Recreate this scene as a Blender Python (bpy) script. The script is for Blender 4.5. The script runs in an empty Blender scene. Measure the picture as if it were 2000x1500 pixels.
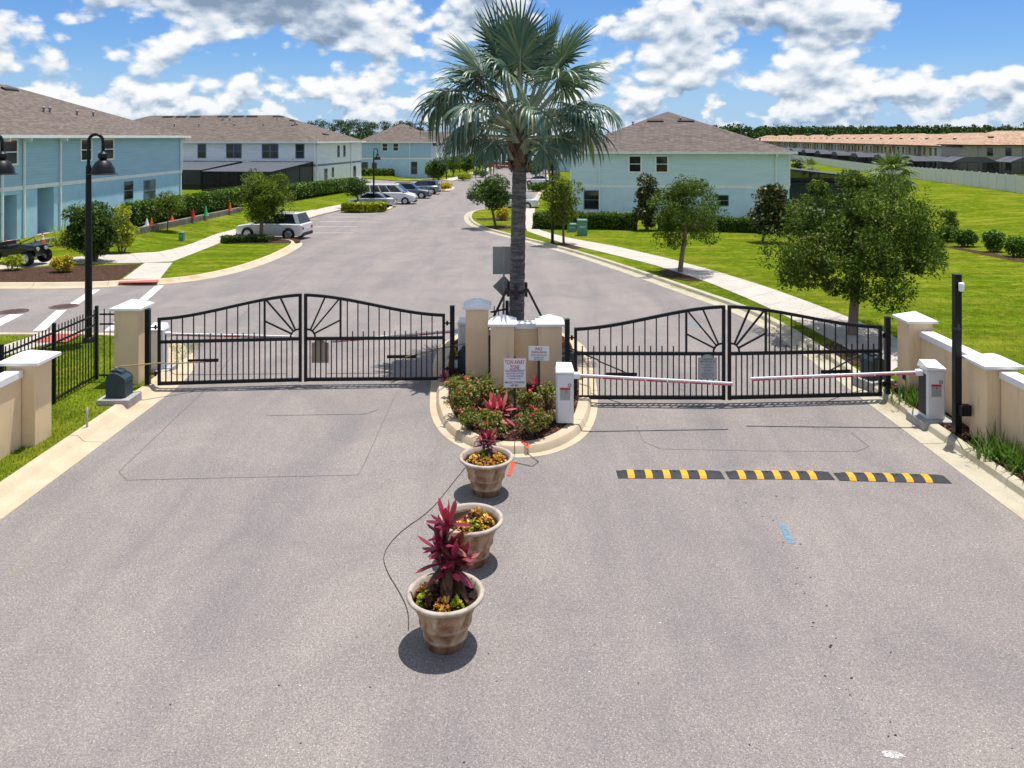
import bpy, bmesh, math, random
import numpy as np
from mathutils import Vector, Matrix

S = bpy.context.scene
COL = S.collection
R = math.radians

# ------------------------------------------------------------------ camera
F, HZ, H = 1520.0, 268.0, 5.78          # focal length and horizon row (of a 2000x1500 frame), eye height
cd = bpy.data.cameras.new('camera')
cam = bpy.data.objects.new('camera', cd)
COL.objects.link(cam)
S.camera = cam
cam.location = (0, 0, H)
cam.rotation_euler = (R(90), 0, 0)
cd.sensor_fit = 'HORIZONTAL'
cd.sensor_width = 36
cd.lens = 36 * F / 2000
cd.shift_y = (HZ - 750) / 2000
cd.clip_start = 0.1
cd.clip_end = 6000

# ------------------------------------------------------------------ sun, sky, exposure
SUN_EL, SUN_AZ = 78.5, 43.0              # azimuth from +Y towards +X
sd = bpy.data.lights.new('sun', 'SUN')
sun = bpy.data.objects.new('sun', sd)
COL.objects.link(sun)
sd.energy = 4.6
sd.angle = R(0.53)
sd.color = (1.0, 0.955, 0.89)
tosun = Vector((math.sin(R(SUN_AZ)) * math.cos(R(SUN_EL)), math.cos(R(SUN_AZ)) * math.cos(R(SUN_EL)), math.sin(R(SUN_EL))))
sun.rotation_euler = (-tosun).to_track_quat('-Z', 'Y').to_euler()
sun.location = (0, 0, 60)

S.view_settings.view_transform = 'Standard'
S.view_settings.look = 'None'
S.view_settings.gamma = 1
S.view_settings.use_curve_mapping = False
S.view_settings.exposure = 0.35
S.render.engine = 'CYCLES'
S.cycles.use_denoising = True
S.cycles.use_adaptive_sampling = True
S.cycles.adaptive_threshold = 0.02
S.cycles.max_bounces = 5
S.cycles.diffuse_bounces = 3
S.cycles.glossy_bounces = 2
S.cycles.transparent_max_bounces = 12

class NT:
    """small helper for node trees"""
    def __init__(s, tree):
        s.t = tree
        s.n = tree.nodes
        s.l = tree.links
    def new(s, typ, **kw):
        n = s.n.new(typ)
        for k, v in kw.items():
            setattr(n, k, v)
        return n
    def put(s, sock, v):
        if isinstance(v, bpy.types.NodeSocket):
            s.l.new(v, sock)
        elif v is not None:
            sock.default_value = v
    def math(s, op, a, b=None, c=None, clamp=False):
        n = s.new('ShaderNodeMath', operation=op, use_clamp=clamp)
        for i, v in enumerate((a, b, c)):
            if v is not None:
                s.put(n.inputs[i], v)
        return n.outputs[0]
    def vmath(s, op, a, b=None, scale=None):
        n = s.new('ShaderNodeVectorMath', operation=op)
        s.put(n.inputs[0], a)
        if b is not None:
            s.put(n.inputs[1], b)
        if scale is not None:
            s.put(n.inputs['Scale'], scale)
        return n.outputs[1] if op in ('LENGTH', 'DOT_PRODUCT') else n.outputs[0]
    def sep(s, v):
        n = s.new('ShaderNodeSeparateXYZ')
        s.l.new(v, n.inputs[0])
        return n.outputs
    def comb(s, x, y, z):
        n = s.new('ShaderNodeCombineXYZ')
        for i, v in enumerate((x, y, z)):
            s.put(n.inputs[i], v)
        return n.outputs[0]
    def noise(s, vec, scale, detail=4, rough=0.55, dist=0.0, lac=2.0):
        n = s.new('ShaderNodeTexNoise')
        s.put(n.inputs['Vector'], vec)
        s.put(n.inputs['Scale'], scale)
        n.inputs['Detail'].default_value = detail
        n.inputs['Roughness'].default_value = rough
        n.inputs['Distortion'].default_value = dist
        n.inputs['Lacunarity'].default_value = lac
        return n.outputs['Fac']
    def voro(s, vec, scale, feature='F1', out='Distance', rnd=1.0):
        n = s.new('ShaderNodeTexVoronoi', feature=feature)
        s.put(n.inputs['Vector'], vec)
        n.inputs['Scale'].default_value = scale
        n.inputs['Randomness'].default_value = rnd
        return n.outputs[out]
    def ramp(s, fac, stops, interp='LINEAR'):
        n = s.new('ShaderNodeValToRGB')
        cr = n.color_ramp
        cr.interpolation = interp
        while len(cr.elements) < len(stops):
            cr.elements.new(0.5)
        for e, (p, c) in zip(cr.elements, stops):
            e.position = p
            e.color = (c[0], c[1], c[2], 1) if not isinstance(c, (int, float)) else (c, c, c, 1)
        s.put(n.inputs[0], fac)
        return n.outputs[0]
    def mix(s, fac, a, b, blend='MIX'):
        n = s.new('ShaderNodeMix', data_type='RGBA', blend_type=blend)
        s.put(n.inputs[0], fac)
        def c4(v):
            return v if isinstance(v, bpy.types.NodeSocket) else ((v[0], v[1], v[2], 1) if not isinstance(v, (int, float)) else (v, v, v, 1))
        s.put(n.inputs[6], c4(a))
        s.put(n.inputs[7], c4(b))
        return n.outputs[2]
    def maprange(s, v, a, b, c=0.0, d=1.0, smooth=True):
        n = s.new('ShaderNodeMapRange', interpolation_type='SMOOTHSTEP' if smooth else 'LINEAR')
        s.put(n.inputs[0], v)
        for i, q in enumerate((a, b, c, d)):
            s.put(n.inputs[i + 1], q)
        return n.outputs[0]

W = bpy.data.worlds.new('World')
S.world = W
W.use_nodes = True
def build_world():
    nt = NT(W.node_tree)
    nt.n.clear()
    out = nt.new('ShaderNodeOutputWorld')
    bg = nt.new('ShaderNodeBackground')
    nt.l.new(bg.outputs[0], out.inputs[0])
    STR = 0.1
    CLOUD = 0.80
    W.cycles.sampling_method = "MANUAL"
    W.cycles.sample_map_resolution = 512
    bg.inputs[1].default_value = STR
    sky = nt.new('ShaderNodeTexSky', sky_type='NISHITA')
    sky.sun_disc = False
    sky.sun_elevation = R(SUN_EL)
    sky.sun_rotation = R(SUN_AZ)
    sky.air_density = 1.0
    sky.dust_density = 0.15
    sky.ozone_density = 2.5
    sky.altitude = 0
    tc = nt.new('ShaderNodeTexCoord')
    d = tc.outputs['Generated']
    dx, dy, dz = nt.sep(d)
    r = nt.math('SQRT', nt.math('ADD', nt.math('MULTIPLY', dx, dx), nt.math('MULTIPLY', dy, dy)))
    r = nt.math('MAXIMUM', r, 0.02)
    v = nt.math('ARCTAN2', dz, r)
    ux = nt.math('DIVIDE', dx, r)
    uy = nt.math('DIVIDE', dy, r)
    az = nt.math('ARCTAN2', dx, dy)
    # --- where the bigger cumulus banks and the open blue stand: (azimuth, elevation, half width, half height, amount)
    def spot(px, py, sx, sy, a):
        return (math.atan((px - 1000) / F), (HZ - py) / F, sx / F, sy / F, a)
    spots = [spot(330, -5, 340, 60, 0.19), spot(640, 70, 230, 70, 0.075), spot(1590, 60, 170, 75, 0.09), spot(1340, 70, 120, 55, 0.05),
             spot(430, 120, 60, 26, -0.12), spot(60, 38, 90, 20, -0.16), spot(1890, 70, 120, 60, -0.10), spot(1180, 0, 80, 25, -0.09)]
    bias = None
    for (a0, e0, sx, sy, amt) in spots:
        q = nt.math('ADD', nt.math('POWER', nt.math('ABSOLUTE', nt.math('DIVIDE', nt.math('SUBTRACT', az, a0), sx)), 2.0),
                    nt.math('POWER', nt.math('ABSOLUTE', nt.math('DIVIDE', nt.math('SUBTRACT', v, e0), sy)), 2.0))
        g = nt.math('MULTIPLY', nt.math('EXPONENT', nt.math('MULTIPLY', q, -1.0)), amt)
        bias = g if bias is None else nt.math('ADD', bias, g)
    def density(dv):
        vv = nt.math('ADD', v, dv)
        pb = nt.comb(ux, uy, nt.math('MULTIPLY', vv, 1.6))
        big = nt.noise(pb, 7.6, 6, 0.53, 0.1)
        sml = nt.noise(nt.vmath('ADD', pb, (3.7, 1.2, 0.5)), 15.0, 4, 0.55, 0.1)
        k = nt.maprange(vv, 0.030, 0.095)                             # farther clouds look smaller
        m = nt.math('ADD', nt.math('MULTIPLY', big, k), nt.math('MULTIPLY', sml, nt.math('SUBTRACT', 1.0, k)))
        vo = nt.new('ShaderNodeTexVoronoi')                           # cauliflower lobes
        nt.l.new(pb, vo.inputs['Vector'])
        vo.inputs['Scale'].default_value = 30.0
        vo.inputs['Detail'].default_value = 1.0
        vo.inputs['Roughness'].default_value = 0.55
        m = nt.math('ADD', m, nt.math('MULTIPLY', nt.math('SUBTRACT', 0.62, vo.outputs['Distance']), 0.105))
        m = nt.math('ADD', m, nt.maprange(vv, 0.085, 0.02, 0.0, 0.035))   # layers close up towards the horizon
        return nt.math('ADD', m, bias)
    D = density(0.0)
    Dup = density(0.0125)
    cover = nt.maprange(D, 0.432, 0.508)
    lit = nt.math('ADD', 0.60, nt.math('MULTIPLY', nt.math('SUBTRACT', D, Dup), 5.0))
    deep = nt.maprange(D, 0.54, 0.76, 0.0, 0.52)                      # thick banks are grey underneath
    lit = nt.math('SUBTRACT', lit, deep, clamp=True)
    ccol = nt.ramp(lit, [(0.0, (0.25, 0.33, 0.45)), (0.28, (0.42, 0.51, 0.63)), (0.58, (0.72, 0.78, 0.85)), (0.88, (0.98, 0.98, 0.98))])
    cscale = nt.vmath('SCALE', ccol, scale=CLOUD / STR)
    hz = nt.maprange(v, 0.0, 0.05)                                    # thin towards the horizon
    cover = nt.math('MULTIPLY', cover, nt.math('ADD', 0.60, nt.math('MULTIPLY', hz, 0.37)))
    skyc = nt.mix(1.0, sky.outputs[0], (0.46, 0.68, 1.0), 'MULTIPLY')
    # humid summer air: pale blue rather than yellow above the horizon
    skyc = nt.mix(nt.maprange(v, 0.12, -0.01, 0.0, 0.85), skyc, tuple(c / STR for c in (0.33, 0.48, 0.70)))
    col = nt.mix(cover, skyc, cscale)
    nt.l.new(col, bg.inputs[0])
build_world()

# ------------------------------------------------------------------ terrain and measuring
def sst(a, b, x):
    t = min(1.0, max(0.0, (x - a) / (b - a)))
    return t * t * (3 - 2 * t)

def T(x, y):
    """height of the road surface / lot grade: level at the gates, falling gently behind them"""
    main = -1.2 * sst(20, 62, y) * (0.15 + 0.85 * sst(-27, -17, x)) - 0.5 * sst(70, 150, y)
    right = -1.6 * sst(70, 180, y)
    w = sst(22, 45, x)
    return main * (1 - w) + right * w

def P(px, py, up=0.0):
    """ground point seen at a pixel of the photograph"""
    z = 0.0
    X = Y = 0
    for _ in range(40):
        Y = F * (H - z) / (py - HZ)
        X = (px - 1000) / F * Y
        z = 0.5 * z + 0.5 * (T(X, Y) + up)
    return (X, Y)

def P3(px, py, up=0.0):
    x, y = P(px, py, up)
    return Vector((x, y, T(x, y) + up))

# ------------------------------------------------------------------ objects
def tag(o, label=None, cat=None, group=None, kind=None):
    if label: o['label'] = label
    if cat: o['category'] = cat
    if group: o['group'] = group
    if kind: o['kind'] = kind
    return o

def thing(name, label, cat, loc=(0, 0, 0), rotz=0.0, group=None):
    o = bpy.data.objects.new(name, None)
    o.empty_display_size = 0.2
    COL.objects.link(o)
    o.location = loc
    o.rotation_euler = (0, 0, rotz)
    return tag(o, label, cat, group)

def link(name, me, parent=None, loc=None, rot=None, scale=None):
    o = bpy.data.objects.new(name, me)
    COL.objects.link(o)
    if parent is not None: o.parent = parent
    if loc is not None: o.location = loc
    if rot is not None: o.rotation_euler = rot
    if scale is not None: o.scale = scale
    return o

def copy_tree(o, parent=None):
    c = o.copy()
    COL.objects.link(c)
    c.parent = parent
    for ch in list(o.children):
        copy_tree(ch, c)
    return c

def np_mesh(name, V, Q, mat=None, smooth=False):
    """fast mesh from arrays; Q is (n,3) or (n,4)"""
    V = np.asarray(V, dtype=np.float32).reshape(-1, 3)
    Q = np.asarray(Q, dtype=np.int32)
    me = bpy.data.meshes.new(name)
    n, k = Q.shape
    me.vertices.add(len(V))
    me.vertices.foreach_set('co', V.ravel())
    me.loops.add(n * k)
    me.loops.foreach_set('vertex_index', Q.ravel())
    me.polygons.add(n)
    me.polygons.foreach_set('loop_start', np.arange(0, n * k, k, dtype=np.int32))
    if smooth:
        me.polygons.foreach_set('use_smooth', np.ones(n, dtype=bool))
    me.update(calc_edges=True)
    if mat: me.materials.append(mat)
    return me

class MB:
    def __init__(s):
        s.v = []
        s.f = []
    def add(s, vs, fs):
        b = len(s.v)
        s.v += [tuple(v) for v in vs]
        s.f += [tuple(i + b for i in f) for f in fs]
        return s
    def box(s, x0, x1, y0, y1, z0, z1, taper=0.0):
        t = taper
        vs = [(x0, y0, z0), (x1, y0, z0), (x1, y1, z0), (x0, y1, z0), (x0 + t, y0 + t, z1), (x1 - t, y0 + t, z1), (x1 - t, y1 - t, z1), (x0 + t, y1 - t, z1)]
        return s.add(vs, [(3, 2, 1, 0), (4, 5, 6, 7), (0, 1, 5, 4), (1, 2, 6, 5), (2, 3, 7, 6), (3, 0, 4, 7)])
    def cbox(s, x0, x1, y0, y1, z0, z1, c=0.01):
        """box with chamfered vertical and top edges"""
        def ring(z, i):
            return [(x0 + c + i, y0 + i, z), (x1 - c - i, y0 + i, z), (x1 - i, y0 + c + i, z), (x1 - i, y1 - c - i, z), (x1 - c - i, y1 - i, z), (x0 + c + i, y1 - i, z), (x0 + i, y1 - c - i, z), (x0 + i, y0 + c + i, z)]
        vs = ring(z0, 0) + ring(z1 - c, 0) + ring(z1, c * 0.9)
        fs = [tuple(range(7, -1, -1)), tuple(range(16, 24))]
        for k in (0, 8):
            for i in range(8):
                j = (i + 1) % 8
                fs.append((k + i, k + j, k + 8 + j, k + 8 + i))
        return s.add(vs, fs)
    def bar(s, a, b, w, h=None, up=(0, 0, 1)):
        """rectangular bar from a to b, w wide and h tall"""
        h = w if h is None else h
        a = Vector(a); b = Vector(b)
        d = (b - a).normalized()
        u = Vector(up)
        if abs(d.dot(u)) > 0.98: u = Vector((0, 1, 0))
        l = d.cross(u).normalized()
        n = l.cross(d).normalized()
        vs = []
        for p in (a, b):
            for (i, j) in ((-1, -1), (1, -1), (1, 1), (-1, 1)):
                vs.append(p + l * (i * w / 2) + n * (j * h / 2))
        return s.add(vs, [(3, 2, 1, 0), (4, 5, 6, 7), (0, 1, 5, 4), (1, 2, 6, 5), (2, 3, 7, 6), (3, 0, 4, 7)])
    def tube(s, pts, rad, n=8, cap=True):
        pts = [Vector(p) for p in pts]
        rads = rad if isinstance(rad, (list, tuple)) else [rad] * len(pts)
        base = len(s.v)
        ref = None
        for i, p in enumerate(pts):
            d = (pts[min(i + 1, len(pts) - 1)] - pts[max(i - 1, 0)]).normalized()
            if ref is None:
                ref = Vector((0, 0, 1)) if abs(d.z) < 0.9 else Vector((0, 1, 0))
            l = d.cross(ref)
            l = l.normalized() if l.length > 1e-5 else Vector((1, 0, 0))
            m = l.cross(d).normalized()
            ref = m
            for k in range(n):
                a = 2 * math.pi * k / n
                s.v.append(tuple(p + (l * math.cos(a) + m * math.sin(a)) * rads[i]))
        for i in range(len(pts) - 1):
            for k in range(n):
                j = (k + 1) % n
                s.f.append((base + i * n + k, base + i * n + j, base + (i + 1) * n + j, base + (i + 1) * n + k))
        if cap:
            s.f.append(tuple(base + k for k in range(n - 1, -1, -1)))
            s.f.append(tuple(base + (len(pts) - 1) * n + k for k in range(n)))
        return s
    def lathe(s, prof, n=24, cx=0, cy=0, close=False):
        base = len(s.v)
        for (r, z) in prof:
            for k in range(n):
                a = 2 * math.pi * k / n
                s.v.append((cx + r * math.cos(a), cy + r * math.sin(a), z))
        for i in range(len(prof) - 1):
            for k in range(n):
                j = (k + 1) % n
                s.f.append((base + i * n + k, base + i * n + j, base + (i + 1) * n + j, base + (i + 1) * n + k))
        if close:
            s.f.append(tuple(base + k for k in range(n - 1, -1, -1)))
            s.f.append(tuple(base + (len(prof) - 1) * n + k for k in range(n)))
        return s
    def prism(s, poly, axis, a, b):
        """polygon of (p,q) pairs swept along an axis: 'y' gives (p,t,q), 'x' gives (t,p,q), 'z' gives (p,q,t)"""
        def at(p, q, t):
            return (p, t, q) if axis == 'y' else (t, p, q) if axis == 'x' else (p, q, t)
        n = len(poly)
        vs = [at(p, q, a) for p, q in poly] + [at(p, q, b) for p, q in poly]
        fs = [tuple(range(n - 1, -1, -1)), tuple(range(n, 2 * n))]
        for i in range(n):
            j = (i + 1) % n
            fs.append((i, j, n + j, n + i))
        return s.add(vs, fs)
    def loft(s, rings, cap=True):
        n = len(rings[0])
        base = len(s.v)
        for r_ in rings:
            s.v += [tuple(p) for p in r_]
        for i in range(len(rings) - 1):
            for k in range(n):
                j = (k + 1) % n
                s.f.append((base + i * n + k, base + i * n + j, base + (i + 1) * n + j, base + (i + 1) * n + k))
        if cap:
            s.f.append(tuple(base + k for k in range(n - 1, -1, -1)))
            s.f.append(tuple(base + (len(rings) - 1) * n + k for k in range(n)))
        return s
    def xf(s, M, start=0):
        for i in range(start, len(s.v)):
            s.v[i] = tuple(M @ Vector(s.v[i]))
        return s
    def mesh(s, name, mat=None, smooth=False, angle=None):
        me = bpy.data.meshes.new(name)
        me.from_pydata(s.v, [], s.f)
        bm = bmesh.new()
        bm.from_mesh(me)
        bmesh.ops.recalc_face_normals(bm, faces=bm.faces)
        bm.to_mesh(me)
        bm.free()
        if smooth:
            for p in me.polygons: p.use_smooth = True
            if angle:
                me.set_sharp_from_angle(angle=R(angle))
        if mat: me.materials.append(mat)
        return me
    def build(s, name, mat=None, parent=None, smooth=False, angle=None, **kw):
        return link(name, s.mesh(name, mat, smooth, angle), parent, **kw)

# ------------------------------------------------------------------ materials
def new_mat(name):
    m = bpy.data.materials.new(name)
    m.use_nodes = True
    nt = NT(m.node_tree)
    b = m.node_tree.nodes['Principled BSDF']
    return m, nt, b

def geo(nt):
    return nt.new('ShaderNodeNewGeometry')

def bump(nt, b, height, strength=0.3, dist=0.02):
    n = nt.new('ShaderNodeBump')
    n.inputs['Strength'].default_value = strength
    n.inputs['Distance'].default_value = dist
    nt.l.new(height, n.inputs['Height'])
    nt.l.new(n.outputs[0], b.inputs['Normal'])

def scl(c, k):
    return tuple(min(1.0, x * k) for x in c)

def plain(name, c, rough=0.6, metal=0.0, spec=0.4, var=0.12, scale=3.0, bmp=0.0, bscale=60.0, coat=0.0, emit=None):
    m, nt, b = new_mat(name)
    g = geo(nt).outputs['Position']
    f = nt.noise(g, scale, 5, 0.6)
    f2 = nt.noise(g, scale * 11, 3, 0.6)
    mixf = nt.math('ADD', nt.math('MULTIPLY', f, 0.65), nt.math('MULTIPLY', f2, 0.35))
    col = nt.ramp(mixf, [(0.3, scl(c, 1 - var)), (0.7, scl(c, 1 + var))])
    nt.l.new(col, b.inputs['Base Color'])
    rr = nt.maprange(f, 0.3, 0.7, max(0.02, rough - 0.08), min(1, rough + 0.08), False)
    nt.l.new(rr, b.inputs['Roughness'])
    b.inputs['Metallic'].default_value = metal
    b.inputs['Specular IOR Level'].default_value = spec
    if coat:
        b.inputs['Coat Weight'].default_value = coat
        b.inputs['Coat Roughness'].default_value = 0.06
    if bmp:
        bump(nt, b, nt.noise(g, bscale, 4, 0.6), bmp, 0.01)
    return m

def leafmat(name, cols, rough=0.5, trans=0.25, spec=0.3):
    """foliage: every leaf takes its own tone"""
    m, nt, b = new_mat(name)
    g = geo(nt)
    n = len(cols)
    col = nt.ramp(g.outputs['Random Per Island'], [(i / max(1, n - 1), c) for i, c in enumerate(cols)])
    big = nt.noise(g.outputs['Position'], 1.3, 3, 0.5)
    col = nt.mix(1.0, col, nt.ramp(big, [(0.3, 0.78), (0.7, 1.22)]), 'MULTIPLY')
    nt.l.new(col, b.inputs['Base Color'])
    b.inputs['Roughness'].default_value = rough
    b.inputs['Specular IOR Level'].default_value = spec
    tr = nt.new('ShaderNodeBsdfTranslucent')
    nt.l.new(nt.mix(1.0, col, (1.15, 1.25, 0.6), 'MULTIPLY'), tr.inputs[0])
    mx = nt.new('ShaderNodeMixShader')
    mx.inputs[0].default_value = trans
    nt.l.new(b.outputs[0], mx.inputs[1])
    nt.l.new(tr.outputs[0], mx.inputs[2])
    nt.l.new(mx.outputs[0], nt.n['Material Output'].inputs[0])
    return m

def asphalt_mat():
    m, nt, b = new_mat('asphalt')
    g = geo(nt).outputs['Position']
    x, y, z = nt.sep(g)
    flat = nt.comb(x, y, 0.0)
    # stones in the binder
    v = nt.new('ShaderNodeTexVoronoi')
    nt.l.new(flat, v.inputs['Vector'])
    v.inputs['Scale'].default_value = 105
    stone = nt.sep(v.outputs['Color'])[0]
    grain = nt.noise(flat, 34, 4, 0.75)
    fine = nt.noise(flat, 95, 2, 0.6)
    base = nt.ramp(grain, [(0.28, (0.146, 0.134, 0.129)), (0.5, (0.224, 0.204, 0.195)), (0.74, (0.312, 0.284, 0.268))])
    base = nt.mix(nt.math('MULTIPLY', nt.maprange(stone, 0.88, 0.98), 0.8), base, (0.42, 0.39, 0.365))
    base = nt.mix(nt.math('MULTIPLY', nt.maprange(stone, 0.16, 0.04), 0.65), base, (0.095, 0.088, 0.088))
    base = nt.mix(1.0, base, nt.ramp(fine, [(0.3, 0.86), (0.7, 1.14)]), 'MULTIPLY')
    # broad weathering, stretched along the lanes
    wet = nt.noise(nt.comb(nt.math('MULTIPLY', x, 0.75), nt.math('MULTIPLY', y, 0.085), 0.0), 1.0, 6, 0.6, 0.5)
    base = nt.mix(1.0, base, nt.ramp(wet, [(0.30, (0.83, 0.84, 0.86)), (0.5, (1.0, 0.985, 0.98)), (0.70, (1.11, 1.08, 1.05))]), 'MULTIPLY')
    patch = nt.noise(flat, 0.42, 7, 0.68, 0.8)
    base = nt.mix(1.0, base, nt.ramp(patch, [(0.3, (0.83, 0.84, 0.86)), (0.7, (1.13, 1.11, 1.09))]), 'MULTIPLY')
    trail = nt.noise(nt.comb(nt.math('MULTIPLY', x, 2.4), nt.math('MULTIPLY', y, 0.22), 3.0), 1.0, 4, 0.6, 0.8)
    base = nt.mix(nt.math('MULTIPLY', nt.maprange(trail, 0.58, 0.72), 0.20), base, (0.155, 0.145, 0.135))
    # rust and oil spots
    sp = nt.noise(flat, 1.9, 3, 0.5)
    base = nt.mix(nt.math('MULTIPLY', nt.maprange(sp, 0.70, 0.80), 0.30), base, (0.26, 0.19, 0.10))
    oil = nt.noise(nt.vmath('ADD', flat, (31, 7, 0)), 2.6, 3, 0.5)
    base = nt.mix(nt.math('MULTIPLY', nt.maprange(oil, 0.70, 0.78), 0.35), base, (0.08, 0.08, 0.085))
    nt.l.new(base, b.inputs['Base Color'])
    b.inputs['Roughness'].default_value = 0.9
    b.inputs['Specular IOR Level'].default_value = 0.25
    h = nt.math('ADD', grain, nt.math('MULTIPLY', v.outputs['Distance'], 0.6))
    bump(nt, b, h, 0.35, 0.008)
    return m

def grass_mat():
    m, nt, b = new_mat('grass')
    g = geo(nt).outputs['Position']
    x, y, z = nt.sep(g)
    fine = nt.noise(g, 20, 6, 0.80)
    mid = nt.noise(g, 3.2, 5, 0.65)
    big = nt.noise(g, 0.22, 5, 0.55, 0.5)
    col = nt.ramp(fine, [(0.32, (0.022, 0.048, 0.004)), (0.5, (0.102, 0.150, 0.009)), (0.68, (0.215, 0.262, 0.020))])
    col = nt.mix(1.0, col, nt.ramp(mid, [(0.36, (0.60, 0.68, 0.6)), (0.64, (1.34, 1.26, 1.1))]), 'MULTIPLY')
    col = nt.mix(nt.math('MULTIPLY', nt.maprange(big, 0.48, 0.60), 0.50), col, (0.200, 0.205, 0.022))
    col = nt.mix(nt.math('MULTIPLY', nt.maprange(big, 0.46, 0.30), 0.35), col, (0.070, 0.145, 0.010))
    dry = nt.noise(nt.vmath('ADD', g, (13, 5, 0)), 1.1, 6, 0.7, 0.6)
    col = nt.mix(nt.math('MULTIPLY', nt.maprange(dry, 0.52, 0.64), 0.55), col, (0.25, 0.235, 0.03))
    col = nt.mix(nt.math('MULTIPLY', nt.maprange(dry, 0.46, 0.36), 0.50), col, (0.050, 0.110, 0.010))
    mow = nt.noise(nt.comb(nt.math('MULTIPLY', x, 0.15), nt.math('MULTIPLY', y, 1.1), 0.0), 1.0, 3, 0.5)   # mowing passes
    col = nt.mix(1.0, col, nt.ramp(mow, [(0.40, 0.84), (0.60, 1.14)]), 'MULTIPLY')
    nt.l.new(col, b.inputs['Base Color'])
    b.inputs['Roughness'].default_value = 1.0
    b.inputs['Specular IOR Level'].default_value = 0.0
    bump(nt, b, nt.math('ADD', fine, nt.math('MULTIPLY', mid, 0.8)), 0.7, 0.05)
    return m

def concrete_mat(name, c, stain=(0.42, 0.28, 0.15), amt=0.35, var=0.12):
    m, nt, b = new_mat(name)
    g = geo(nt).outputs['Position']
    f = nt.noise(g, 1.7, 6, 0.62, 0.3)
    fine = nt.noise(g, 48, 4, 0.7)
    spot = nt.noise(g, 9, 4, 0.6)
    col = nt.ramp(f, [(0.3, scl(c, 1 - var)), (0.7, scl(c, 1 + var))])
    col = nt.mix(nt.math('MULTIPLY', nt.maprange(nt.noise(nt.vmath('ADD', g, (9, 4, 2)), 0.9, 5, 0.6), 0.50, 0.72), amt), col, stain)
    col = nt.mix(1.0, col, nt.ramp(fine, [(0.25, 0.84), (0.75, 1.12)]), 'MULTIPLY')
    col = nt.mix(nt.math('MULTIPLY', nt.maprange(spot, 0.66, 0.78), 0.3), col, scl(c, 0.45))
    nt.l.new(col, b.inputs['Base Color'])
    b.inputs['Roughness'].default_value = 0.85
    b.inputs['Specular IOR Level'].default_value = 0.2
    bump(nt, b, fine, 0.25, 0.006)
    return m

def mulch_mat():
    m, nt, b = new_mat('mulch')
    g = geo(nt).outputs['Position']
    v = nt.new('ShaderNodeTexVoronoi')
    nt.l.new(nt.vmath('MULTIPLY', g, (1.0, 1.7, 1.0)), v.inputs['Vector'])
    v.inputs['Scale'].default_value = 24
    cr = nt.sep(v.outputs['Color'])[0]
    col = nt.ramp(cr, [(0.0, (0.020, 0.011, 0.008)), (0.4, (0.055, 0.027, 0.018)), (0.75, (0.105, 0.052, 0.032)), (1.0, (0.19, 0.115, 0.075))])
    nt.l.new(col, b.inputs['Base Color'])
    b.inputs['Roughness'].default_value = 0.9
    b.inputs['Specular IOR Level'].default_value = 0.15
    bump(nt, b, nt.math('ADD', cr, v.outputs['Distance']), 0.9, 0.03)
    return m

def stucco_mat(name, c, streak=0.22):
    m, nt, b = new_mat(name)
    g = geo(nt).outputs['Position']
    x, y, z = nt.sep(g)
    fine = nt.noise(g, 70, 4, 0.7)
    broad = nt.noise(g, 1.1, 5, 0.6)
    run = nt.noise(nt.comb(nt.math('MULTIPLY', x, 6.0), nt.math('MULTIPLY', y, 6.0), nt.math('MULTIPLY', z, 0.7)), 1.0, 4, 0.6)
    col = nt.ramp(broad, [(0.3, scl(c, 0.93)), (0.7, scl(c, 1.07))])
    col = nt.mix(1.0, col, nt.ramp(fine, [(0.25, 0.90), (0.75, 1.08)]), 'MULTIPLY')
    col = nt.mix(nt.math('MULTIPLY', nt.maprange(run, 0.55, 0.75), streak), col, scl(c, 0.5))
    nt.l.new(col, b.inputs['Base Color'])
    b.inputs['Roughness'].default_value = 0.9
    b.inputs['Specular IOR Level'].default_value = 0.2
    bump(nt, b, fine, 0.4, 0.01)
    return m

def siding_mat(name, c, pitch=0.18):
    """lap boards, each a few pixels tall at this distance"""
    m, nt, b = new_mat(name)
    g = geo(nt).outputs['Position']
    x, y, z = nt.sep(g)
    t = nt.math('FRACT', nt.math('DIVIDE', nt.math('ADD', z, 20.0), pitch))
    lap = nt.math('SUBTRACT', 1.0, t)
    broad = nt.noise(nt.comb(nt.math('MULTIPLY', x, 0.4), nt.math('MULTIPLY', y, 0.4), nt.math('MULTIPLY', z, 3.0)), 1.0, 4, 0.6)
    col = nt.ramp(broad, [(0.3, scl(c, 0.94)), (0.7, scl(c, 1.06))])
    col = nt.mix(1.0, col, nt.ramp(t, [(0.0, 0.80), (0.10, 1.0), (1.0, 1.0)]), 'MULTIPLY')
    nt.l.new(col, b.inputs['Base Color'])
    b.inputs['Roughness'].default_value = 0.65
    b.inputs['Specular IOR Level'].default_value = 0.3
    bump(nt, b, lap, 0.8, 0.02)
    return m

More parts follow.
